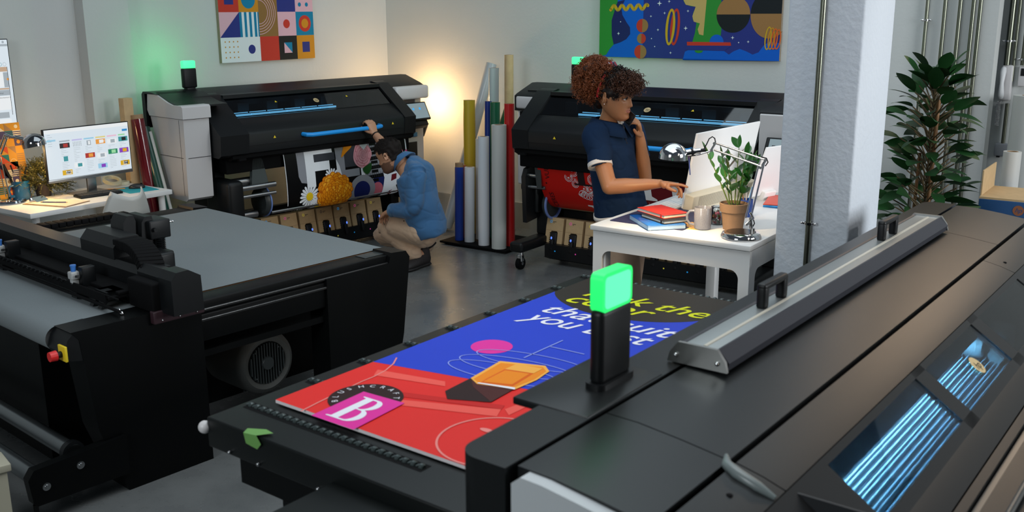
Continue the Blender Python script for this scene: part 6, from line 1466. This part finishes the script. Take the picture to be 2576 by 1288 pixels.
# trunk and legs under the clothes
limb(body, [(W(1560, 535), .13, .095), (W(1548, 470), .12, .085), (W(1536, 400), .135, .09), (W(1530, 350), .15, .075), (W(1529, 325), .10, .06)], side=rW, n=24)
for s_ in (-1, 1):
    hp0 = W(1562, 545) + rW * (.075 * s_); limb(body, [(hp0, .075), (Vector((hp0.x, hp0.y, .50)), .055), (Vector((hp0.x + .01, hp0.y, .10)), .04)], n=14); limb(body, [(Vector((hp0.x, hp0.y, .05)), .035), (Vector((hp0.x + .12, hp0.y - .08, .035)), .03)], n=12)
SH_R = W(1497, 345, 5.34); EL_R = W(1533, 470, 5.20); WR_R = W(1660, 462, 5.17)
body.ball(EL_R, .042, n=12); limb(body, [(SH_R, .052), (SH_R.lerp(EL_R, .5), .047), (EL_R, .042)], n=18); limb(body, [(EL_R, .042), (EL_R.lerp(WR_R, .28), .042), (EL_R.lerp(WR_R, .65), .033), (WR_R, .0245, .022)], n=18)
hand(body, WR_R, W(1702, 465, 5.14) - WR_R, (-.1, -.25, -1), (.1, -1, .05), 1.0, curls=((2, 8, 8), (34, 30, 20), (42, 36, 25), (46, 40, 30)), thumb=(.35, .9, .55), spread=5)
SH_L = W(1590, 330, 5.60); EL_L = W(1622, 448, 5.56); WR_L = W(1609, 338, 5.47)
limb(body, [(SH_L, .050), (SH_L.lerp(EL_L, .5), .044), (EL_L, .040)], n=18); limb(body, [(EL_L, .040), (EL_L.lerp(WR_L, .35), .041), (EL_L.lerp(WR_L, .75), .031), (WR_L, .026, .023)], n=18)
hand(body, WR_L, W(1605, 296, 5.40) - WR_L, (-.95, -.25, .1), (-.25, -.9, .3), .98, curls=((24, 34, 26), (28, 38, 28), (32, 40, 30), (36, 44, 32)), thumb=(.5, .9, .6), spread=4)
fuse(body, 'body', SKW, woman, .0042, 3)
face_parts(HW, woman, mat('iris_dark', (.02, .01, .006), .15), mat('brow_dark', (.012, .006, .004), .8), mat('lips_pink', (.40, .13, .10), .4), HS, SKW)
# trousers
tr = MB(); BEI = mat('beige_cloth', (.40, .27, .185), .85, var=.08, bs=40, sheen=.2)
limb(tr, [(W(1560, 510), .150, .112), (W(1562, 530), .158, .118), (W(1563, 560), .178, .134), (W(1565, 600), .19, .14)], side=rW, n=28)
for s_ in (-1, 1):
    hp0 = W(1563, 570) + rW * (.088 * s_); fwd = fW * (.035 * s_)
    limb(tr, [(hp0 + Vector((0, 0, .02)), .115, .115), (Vector((hp0.x, hp0.y, .60)) + fwd, .118, .12), (Vector((hp0.x, hp0.y, .35)) + fwd * 1.5, .118, .125), (Vector((hp0.x, hp0.y, .09)) + fwd * 2, .12, .13)], side=rW, n=24, round_ends=False)
fuse(tr, 'trousers', BEI, woman, .009, 4, folds(.010, 11))
for s_ in (-1, 1):
    hp0 = W(1563, 570) + rW * (.088 * s_) + fW * (.07 * s_); so_ = MB(); limb(so_, [(Vector((hp0.x, hp0.y, .045)) - fW * .09, .042, .038), (Vector((hp0.x, hp0.y, .045)), .045, .038), (Vector((hp0.x, hp0.y, .040)) + fW * .15, .042, .032)], side=rW, n=16); fuse(so_, 'shoe', WHP, woman, .008, 2)
# polo shirt
NAVY = mat('navy_knit', (.007, .022, .060), .9, bump=.35, bs=700, spec=.15)
ps = MB()
limb(ps, [(W(1562, 533), .176, .142), (W(1557, 500), .172, .135), (W(1549, 455), .158, .122), (W(1541, 410), .158, .120), (W(1535, 370), .170, .118), (W(1530, 345), .172, .104), (W(1528, 326), .145, .082), (W(1529, 311), .095, .068), (W(1530, 303), .072, .062)], side=rW, n=36, round_ends=False)
limb(ps, [(SH_R + Vector((.035, .03, .02)), .075, .07), (SH_R, .078, .074), (SH_R.lerp(EL_R, .30), .070, .067), (W(1508, 405, 5.27), .066, .062), (W(1510, 414, 5.265), .066, .062)], side=rW, n=24, round_ends=False)
limb(ps, [(SH_L + Vector((-.04, -.04, .01)), .075, .07), (SH_L, .070, .068), (SH_L.lerp(EL_L, .35), .066, .064), (SH_L.lerp(EL_L, .6), .064, .062)], side=rW, n=24, round_ends=False)
fuse(ps, 'polo_shirt', NAVY, woman, .0065, 4, folds(.006, 9, (1, 1, .6), .6))
WHC = mat('white_trim', (.66, .62, .58), .8)
ax = (W(1510, 414, 5.265) - SH_R).normalized(); cu = MB(); x_ = (rW - ax * rW.dot(ax)).normalized(); y_ = ax.cross(x_); cc = W(1509.5, 415, 5.265)
loft(cu, [(cc - ax * .013, .069, .065, x_, y_), (cc + ax * .009, .070, .066, x_, y_), (cc + ax * .010, .068, .064, x_, y_)], 32); cu.build('sleeve_trim', WHC, woman, 60)
hm = MB(); hc_ = W(1562, 533); tilt = Vector((0, 0, 1)); pts_ = [hc_ + rW * (.176 * cos(R_(a))) + fW * (.143 * sin(R_(a))) + Vector((0, 0, -.006 + .01 * sin(R_(3 * a)))) for a in range(0, 360, 6)]
vs_ = [p for p in pts_] + [p - Z_ * .020 for p in pts_]; n_ = len(pts_); hm.add([tuple(v) for v in vs_], [(i, (i + 1) % n_, n_ + (i + 1) % n_, n_ + i) for i in range(n_)], 0, True); hb_ = hm.build('hem_trim', WHC, woman, 60); so_ = hb_.modifiers.new('s', 'SOLIDIFY'); so_.thickness = .004
# collar and shirt under it
cl = MB(); nb = W(1531, 306)
for s_ in (-1, 1):
    rows = []
    for i in range(13):
        a = R_(-100 + 180 * i / 12) if s_ < 0 else R_(100 + -180 * i / 12) ; a = R_(180 * (i / 12) * .93 + 8)
        dr = (fW * -cos(a) + rW * (sin(a) * s_)); base = nb + dr * .072 + Z_ * (.012 - .030 * (i / 12) ** 2); wdt = .045 + .018 * (i / 12)
        rows.append((base + Z_ * .010, base + dr * (.022) + Z_ * .006, base + dr * (.052 + .012 * i / 12) - Z_ * wdt + rW * (s_ * .012 * i / 12)))
    vs_ = [tuple(p) for r in rows for p in r]; cl.add(vs_, [(i * 3 + k, i * 3 + k + 1, i * 3 + k + 4, i * 3 + k + 3) for i in range(12) for k in (0, 1)], 0, True)
co = cl.build('collar', NAVY, woman, 60); so_ = co.modifiers.new('s', 'SOLIDIFY'); so_.thickness = .004; so_.offset = 0
vn = MB(); c0 = W(1531, 310) + fW * .072
vn.add([tuple(c0 - rW * .03 + Z_ * .02), tuple(c0 + rW * .03 + Z_ * .02), tuple(c0 + fW * .034 - Z_ * .075)], [(0, 1, 2)]); vv = vn.build('undershirt', WHC, woman); so_ = vv.modifiers.new('s', 'SOLIDIFY'); so_.thickness = .004
pk = MB(); p0_ = c0 + fW * .036 - Z_ * .07; pk.tube([p0_, p0_ - Z_ * .05 + fW * .008, p0_ - Z_ * .10 + fW * .014], [.004, .005, .002], 6); pk.ball(p0_ - Z_ * .03 + fW * .009, .006, n=6); pk.build('placket', mat('navy_dark', (.004, .009, .024), .8), woman)
# hair: dark cap, fringe curls, big coppery puff, patterned head scarf
HD = mat('hair_dark', (.010, .0055, .004), .55, spec=.35); HR = mat('hair_copper', (.20, .055, .016), .5, var=.6, bs=14, spec=.4); HB = mat('hair_brown', (.075, .027, .013), .5, var=.6, bs=18, spec=.4)
X_ = (HW.to_3x3() @ Vector((1, 0, 0))).normalized(); Y_ = (HW.to_3x3() @ Vector((0, 1, 0))).normalized(); ZZ = (HW.to_3x3() @ Vector((0, 0, 1))).normalized()
random.seed(4); cap = MB(); hc0 = HW @ Vector((-.06, 0, .17)); cap.ball(Vector((0, 0, 0)), 1, n=16, M=Matrix.Translation(hc0) @ Matrix((X_, Y_, ZZ)).transposed().to_4x4() @ Matrix.Diagonal((.112, .088, .098, 1)))
nape = HW @ Vector((-.34, 0, -.02)); cap.ball(Vector((0, 0, 0)), 1, n=12, M=Matrix.Translation(nape) @ Matrix((X_, Y_, ZZ)).transposed().to_4x4() @ Matrix.Diagonal((.040, .066, .075, 1)))
fuse(cap, 'hair', HD, woman, .006, 2, folds(.004, 60, (1, 1, 1)))
fr = MB(); fc = HW @ Vector((.20, .02, .335))
curl_strands(fr, ell(fc, .088, .098, .062, X_, Y_, ZZ, 1150, .75, 1.10), .006, .0014, 2.2, .034, 12, 0)
curl_strands(fr, ell(HW @ Vector((.0, 0, .33)), .105, .094, .082, X_, Y_, ZZ, 600, .9, 1.03, lambda v: v.z > -.1), .005, .0014, 1.6, .020, 10, 1)
curl_strands(fr, [HW @ Vector((.20 + random.uniform(-.02, .03), -.30, .12 - random.uniform(0, .12))) for _ in range(16)], .006, .0015, 1.8, .03, 12, 1)
fr.build('fringe', [HB, HD], woman, 60)
pf = MB(); pc = W(1499, 193, 5.44)
pf2 = MB(); pf2.ball(Vector((0, 0, 0)), 1, n=16, M=Matrix.Translation(pc) @ Matrix.Diagonal((.100, .09, .100, 1)))
curl_strands(pf, ell(pc, .112, .105, .112, Vector((1, 0, 0)), Vector((0, 1, 0)), Z_, 3000, .78, 1.03), .0058, .0013, 2.3, .026, 12, 0)
curl_strands(pf, ell(pc + Vector((-.02, 0, -.045)), .105, .09, .09, Vector((1, 0, 0)), Vector((0, 1, 0)), Z_, 800, .85, 1.08), .006, .0012, 2.2, .030, 12, 0)
pb_ = pf.build('hair_puff', HR, woman, 60); fuse(pf2, 'puff_core', mat('hair_core', (.022, .007, .004), .8), pb_, .008, 1, folds(.02, 22, (1, 1, 1)))
sf = MB(); 
ring = [hc0 + ZZ * (.104 * cos(R_(a)) * 1.02 + .004) - X_ * (.035 + .0 * a + .022 * cos(R_(a)) * -1) + Y_ * (.094 * sin(R_(a))) for a in range(-118, 119, 8)]
sf.tube(ring, .0065, 8, 0); rt_ = random.Random(5)
kc = hc0 + ZZ * .110 - X_ * .030
for i in range(26):
    a = rt_.uniform(0, 6.28); sf.tube([kc + Vector((rt_.uniform(-.02, .02), rt_.uniform(-.02, .02), 0)), kc + Vector((cos(a) * .025, sin(a) * .02, .022)), kc + Vector((cos(a) * .038, sin(a) * .03, .003))], [.007, .008, .004], 6, i % 4)
sf.build('head_scarf', [mat('scarf_red', (.45, .015, .02), .6, var=.6, bs=60), mat('scarf_navy', (.02, .02, .08), .6), mat('scarf_orange', (.6, .16, .03), .6), mat('scarf_pale', (.35, .35, .42), .6)], woman)
MB().ball(HW @ Vector((-.03, -.385, -.14)), .0035, n=6).build('earring', CHR, woman)
# telephone in her left hand
t = thing('phone', 'black mobile phone held to the ear of the standing person', 'phone', WO)
Pm, Pe = W(1591, 304, 5.345), W(1548, 262, 5.475); u_ = (Pe - Pm).normalized(); n_ = Vector((-.6, -.8, .1)); n_ = (n_ - u_ * n_.dot(u_)).normalized(); s__ = u_.cross(n_)
Mp = Matrix((s__, n_, u_)).transposed().to_4x4(); Mp.translation = Pm + u_ * .070
MB().box(-.034, .034, -.004, .004, -.072, .072, M=Mp, bev=.003).build('phone_body', mat('phone_black', (.006, .006, .007), .18), t)

# ------------------------------------------------------------------ crouching man
SKM = mat('light_skin', (.50, .26, .155), .45, sss=.12, bump=.08, bs=180)
MO = at_y(1060, 660, 7.5); MO = Vector((MO.x, MO.y, 0))
man = thing('person', 'crouching person in blue denim shirt and beige trousers, one hand on the blue handle', 'person', MO, 0)
def N_(x, y, Y=7.5): return at_y(x, y, Y) - MO
fM = Vector((-.88, .47, 0)).normalized(); lM = Vector((-.47, -.88, 0)).normalized()
HS2 = .245; HC2 = N_(980, 391, 7.56); fMh = Vector((-.93, .36, 0)); HM = head_frame(HC2, fMh, 24, HS2)
bd = MB(); add_head(bd, HM, True)
limb(bd, [(N_(1022, 425, 7.58), .075, .07), (N_(1010, 412, 7.57), .060, .060), (N_(996, 402, 7.565), .057, .058)], side=lM, n=20)
limb(bd, [(N_(1066, 575), .12, .09), (N_(1060, 520, 7.52), .14, .10), (N_(1050, 460, 7.55), .16, .10), (N_(1034, 425, 7.57), .13, .08)], side=lM, n=24)
SL = N_(1048, 440, 7.42); EL = N_(1036, 526, 7.36); WL = N_(984, 529, 7.50)
SR = N_(1012, 412, 7.74); ER = N_(972, 372, 7.92); WR = N_(943, 337, 8.02)
limb(bd, [(SL, .05), (EL, .042), (EL.lerp(WL, .4), .040), (WL, .028, .024)], n=16)
hand(bd, WL, N_(962, 545, 7.58) - WL, (-.3, .1, -1), (-.5, .6, 0), 1.05, curl=(28, 30, 22), thumb=(.3, .9, .3))
limb(bd, [(SR, .052), (SR.lerp(ER, .5), .046), (ER, .042)], n=16); limb(bd, [(ER, .042), (ER.lerp(WR, .35), .042), (ER.lerp(WR, .8), .032), (WR, .028, .024)], n=16)
HNDL = loc(PA, 5.21, 6.205, 1.025) - MO
hand(bd, WR, (HNDL + Vector((0, 0, .022)) - WR), (-.45, .55, -.75), (-.6, -.5, .0), 1.08, curls=((38, 50, 40),) * 4, thumb=(.55, .6, .75), spread=3)
for s_, K_, A_, T_ in ((1, N_(972, 568, 7.66), N_(1048, 645, 7.47), None), (-1, N_(962, 592, 7.86), N_(1080, 612, 7.72), None)):
    hp0 = N_(1068, 585, 7.52) + lM * (.07 * s_); limb(bd, [(hp0, .07), (K_, .052), (K_.lerp(A_, .4), .05), (A_, .035)], n=14)
fuse(bd, 'body', SKM, man, .0045, 3)
BRW = mat('hair_black', (.011, .008, .007), .75, spec=.2, bump=.5, bs=150)
face_parts(HM, man, mat('iris_dark', 0), BRW, mat('lips_man', (.30, .12, .09), .5), HS2, SKM)
# hair and beard as shells over the head shape
def shell(H, cond, grow, nm, m_, par, noise_=.0, male=True, nz=60, na=72):
    rows = head_pts(nz, na, True, 0, male); rows2 = head_pts(nz, na, False, grow, male); idx = {}; vs_ = []; fs = []
    for i in range(len(rows2) - 1):
        for k in range(na):
            quad = [(i, k), (i, (k + 1) % na), (i + 1, (k + 1) % na), (i + 1, k)]
            c = rows2[i][k]
            if cond(Vector(c)):
                f_ = []
                for q_ in quad:
                    if q_ not in idx:
                        p = Vector(rows2[q_[0]][q_[1]]); b0 = Vector(rows[q_[0]][q_[1]])
                        if grow < .02: p = b0 + (p - Vector((0, 0, 0))).normalized() * grow
                        p = p + p.normalized() * (noise_ * NZ.noise(p * 9)); idx[q_] = len(vs_); vs_.append(tuple(H @ p))
                    f_.append(idx[q_])
                fs.append(tuple(f_))
    mm = MB(); mm.add(vs_, fs, 0, True); o = mm.build(nm, m_, par, 70); so_ = o.modifiers.new('s', 'SOLIDIFY'); so_.thickness = .004 if grow > .02 else .0015; so_.offset = -1; return o
def hair_cond(p):
    if p.z > .30 + .0 * p.x: return p.x < .30 or p.z > .36
    if p.x > .20: return p.z > .27
    if p.x > .02: return p.z > .12 or (p.x < .07 and p.z > -.05)
    return p.z > -.22 + (.12 if p.x > -.12 else 0) and not (abs(p.y) > .2 and -.13 < p.x and p.z < .09)
hr = shell(HM, hair_cond, .035, 'hair', BRW, man, .05)
random.seed(2); tf = MB(); hX = (HM.to_3x3() @ Vector((1, 0, 0))).normalized()
for i in range(2600):
    th = random.uniform(0, 6.28); zz = random.uniform(-.10 if cos(th) < -.1 else .20, .52); f_, b_, w_ = hsec(min(.49, zz)); cx = (f_ + b_) / 2; rx = (f_ - b_) / 2 + .03; p = Vector((cx + rx * cos(th) * .98, (w_ + .03) * sin(th), zz + .02))
    if p.x > .30 and zz < .3: continue
    q0 = HM @ p; d = (HM.to_3x3() @ Vector((.6 + random.uniform(-.3, .3), p.y * .8, .75))).normalized(); tf.tube([q0, q0 + d * random.uniform(.006, .018) * (1 if zz > .2 else .5)], [.0016, .0006], 3, caps=False)
tf.build('hair_tuft', BRW, hr, 60)
shell(HM, lambda p: (-.49 < p.z < -.19 + .06 * NZ.noise(p * 14) and p.x > -.06 + .08 * NZ.noise(p * 11) and abs(p.y) > .10 and p.z < -.12 - .28 * max(0, p.x - .02)) or (p.z < -.31 and p.x > .05) or (-.215 < p.z < -.185 and p.x > .3 and abs(p.y) < .13), .005, 'beard', mat('beard_stubble', (.16, .085, .055), .85, var=.55, bs=300, spec=.2), man)
# denim shirt
DEN = mat('denim_blue', (.034, .128, .285), .85, bump=.4, bs=500, var=.22, sheen=.2)
ds = MB()
limb(ds, [(N_(1088, 596, 7.45), .13, .100), (N_(1083, 580, 7.46), .155, .118), (N_(1073, 556, 7.5), .178, .130), (N_(1062, 520, 7.52), .185, .130), (N_(1050, 475, 7.54), .195, .122), (N_(1046, 440, 7.56), .205, .115), (N_(1034, 420, 7.57), .15, .09), (N_(1022, 412, 7.575), .085, .075)], side=lM, n=36, round_ends=False)
limb(ds, [(SL + Vector((-.03, .06, .02)), .08), (SL, .083), (SL.lerp(EL, .5), .075), (EL + Vector((.006, 0, -.002)), .062), (EL.lerp(WL, .5), .058), (EL.lerp(WL, .88), .052)], n=24)
limb(ds, [(SR + Vector((.04, -.08, -.02)), .08), (SR, .075), (SR.lerp(ER, .55), .066), (SR.lerp(ER, .9), .060)], n=24)
fuse(ds, 'denim_shirt', DEN, man, .0075, 9, folds(.010, 7, (1, 1, .8), .5))
cl = MB(); nb = N_(1012, 404, 7.572); axn = (N_(996, 395, 7.565) - N_(1022, 412, 7.575)).normalized(); lx = lM; fx = axn.cross(lx).normalized()
if fx.z > 0: fx = -fx
rows = []
for i in range(25):
    a = R_(-150 + 300 * i / 24); dr = (-fx * cos(a) + lx * sin(a)); b0 = nb + dr * .068; rows.append((b0 + axn * .028, b0 + dr * .012 + axn * .024, b0 + dr * .036 - axn * .026))
cl.add([tuple(p) for r in rows for p in r], [(i * 3 + k, i * 3 + k + 1, i * 3 + k + 4, i * 3 + k + 3) for i in range(24) for k in (0, 1)], 0, True); co = cl.build('collar', DEN, man, 60); so_ = co.modifiers.new('s', 'SOLIDIFY'); so_.thickness = .005; so_.offset = 0
cf = MB(); d_ = (WL - EL).normalized(); x_ = d_.orthogonal().normalized(); y_ = d_.cross(x_); c_ = EL.lerp(WL, .90); loft(cf, [(c_ - d_ * .022, .056, .052, x_, y_), (c_ + d_ * .016, .055, .051, x_, y_), (c_ + d_ * .018, .045, .043, x_, y_)], 28); cf.build('cuff', mat('denim_pale', (.10, .19, .30), .85), man, 60)
wb_ = MB(); d_ = (WR - ER).normalized(); x_ = d_.orthogonal().normalized(); y_ = d_.cross(x_); c_ = ER.lerp(WR, .93); wb_.tube([c_ + (x_ * cos(R_(a)) + y_ * sin(R_(a))) * .031 for a in range(0, 360, 15)], .005, 8, closed=True); wb_.build('bracelet', BLK, man)
# trousers and shoes
tm = MB(); HPV = N_(1066, 580, 7.50)
limb(tm, [(N_(1062, 556, 7.5), .125, .10), (HPV, .14, .11), (N_(1066, 592, 7.5), .12, .10)], side=lM, n=28)
KL = N_(973, 566, 7.64); ALp = N_(1042, 640, 7.48); KR = N_(962, 592, 7.86); ARp = N_(1072, 618, 7.74)
limb(tm, [(HPV + lM * .080, .096), ((HPV + lM * .085).lerp(KL, .5) + Vector((0, 0, .004)), .096), (KL + Vector((.02, 0, -.004)), .080), (KL + Vector((.012, 0, -.045)), .078), (KL.lerp(ALp, .45), .078), (ALp, .062)], n=26)
limb(tm, [(HPV - lM * .08, .11), ((HPV - lM * .08).lerp(KR, .5), .10), (KR, .080), (KR.lerp(ARp, .5), .072), (ARp, .06)], n=24)
fuse(tm, 'trousers', mat('khaki_cloth', (.56, .40, .28), .85, var=.07, bs=40, sheen=.2), man, .0085, 4, folds(.0055, 8, (1, 1, 1), .8))
MB().ball(N_(1016, 556, 7.385), .005, n=6).build('trouser_button', BLK, man)
SHO = mat('shoe_charcoal', (.022, .019, .020), .7, bump=.4, bs=90); SOL = mat('shoe_sole', (.012, .011, .012), .6)
def shoe(heel, toe, up, nm='shoe'):
    d = (toe - heel).normalized(); s_ = d.cross(up).normalized(); u2 = s_.cross(d).normalized(); L = (toe - heel).length; s1 = MB(); rg = []
    for t_, w_, h_ in ((-.04, .022, .030), (.0, .036, .048), (.15, .038, .052), (.35, .038, .045), (.6, .046, .034), (.85, .044, .026), (1.0, .028, .018), (1.04, .012, .010)): rg.append((heel + d * (L * t_) + u2 * h_ * 1.0, w_, h_, s_, u2))
    loft(s1, rg, 20); limb(s1, [(heel + d * L * .10 + u2 * .07, .042), (heel + d * L * .13 + u2 * .105, .042)], n=16); o = fuse(s1, nm, SHO, man, .006, 3)
    s2 = MB(); rg = []
    for t_, w_ in ((-.06, .02), (0, .040), (.2, .040), (.45, .040), (.7, .050), (.92, .044), (1.05, .02)): rg.append((heel + d * (L * t_) + u2 * .002, w_, .014, s_, u2))
    loft(s2, rg, 20); s2.build('sole', SOL, o, 50)
    l = MB(); [l.tube([heel + d * L * (.40 + .08 * i) + u2 * (.085 - .010 * i) + s_ * .022, heel + d * L * (.42 + .08 * i) + u2 * (.091 - .010 * i), heel + d * L * (.40 + .08 * i) + u2 * (.085 - .010 * i) - s_ * .022], .0028, 6) for i in range(4)]; l.build('laces', BLK, o)
hl = at_z(1076, 662, .014) - MO; tl = at_z(1027, 678, .014) - MO; shoe(hl, hl + (tl - hl).normalized() * .28, Z_)
h2 = N_(1092, 612, 7.72); t2 = at_z(1052, 652, .012) - MO; t2 = Vector((t2.x, t2.y, .014)); shoe(h2, h2 + (t2 - h2).normalized() * .27, Vector((-.4, .3, .85)))
an = MB(); limb(an, [(ALp + Vector((.005, 0, .01)), .036), (Vector((hl.x, hl.y, .09)) + (tl - hl) * .12, .036)], n=14); fuse(an, 'ankle', SKM, man, .006, 2)
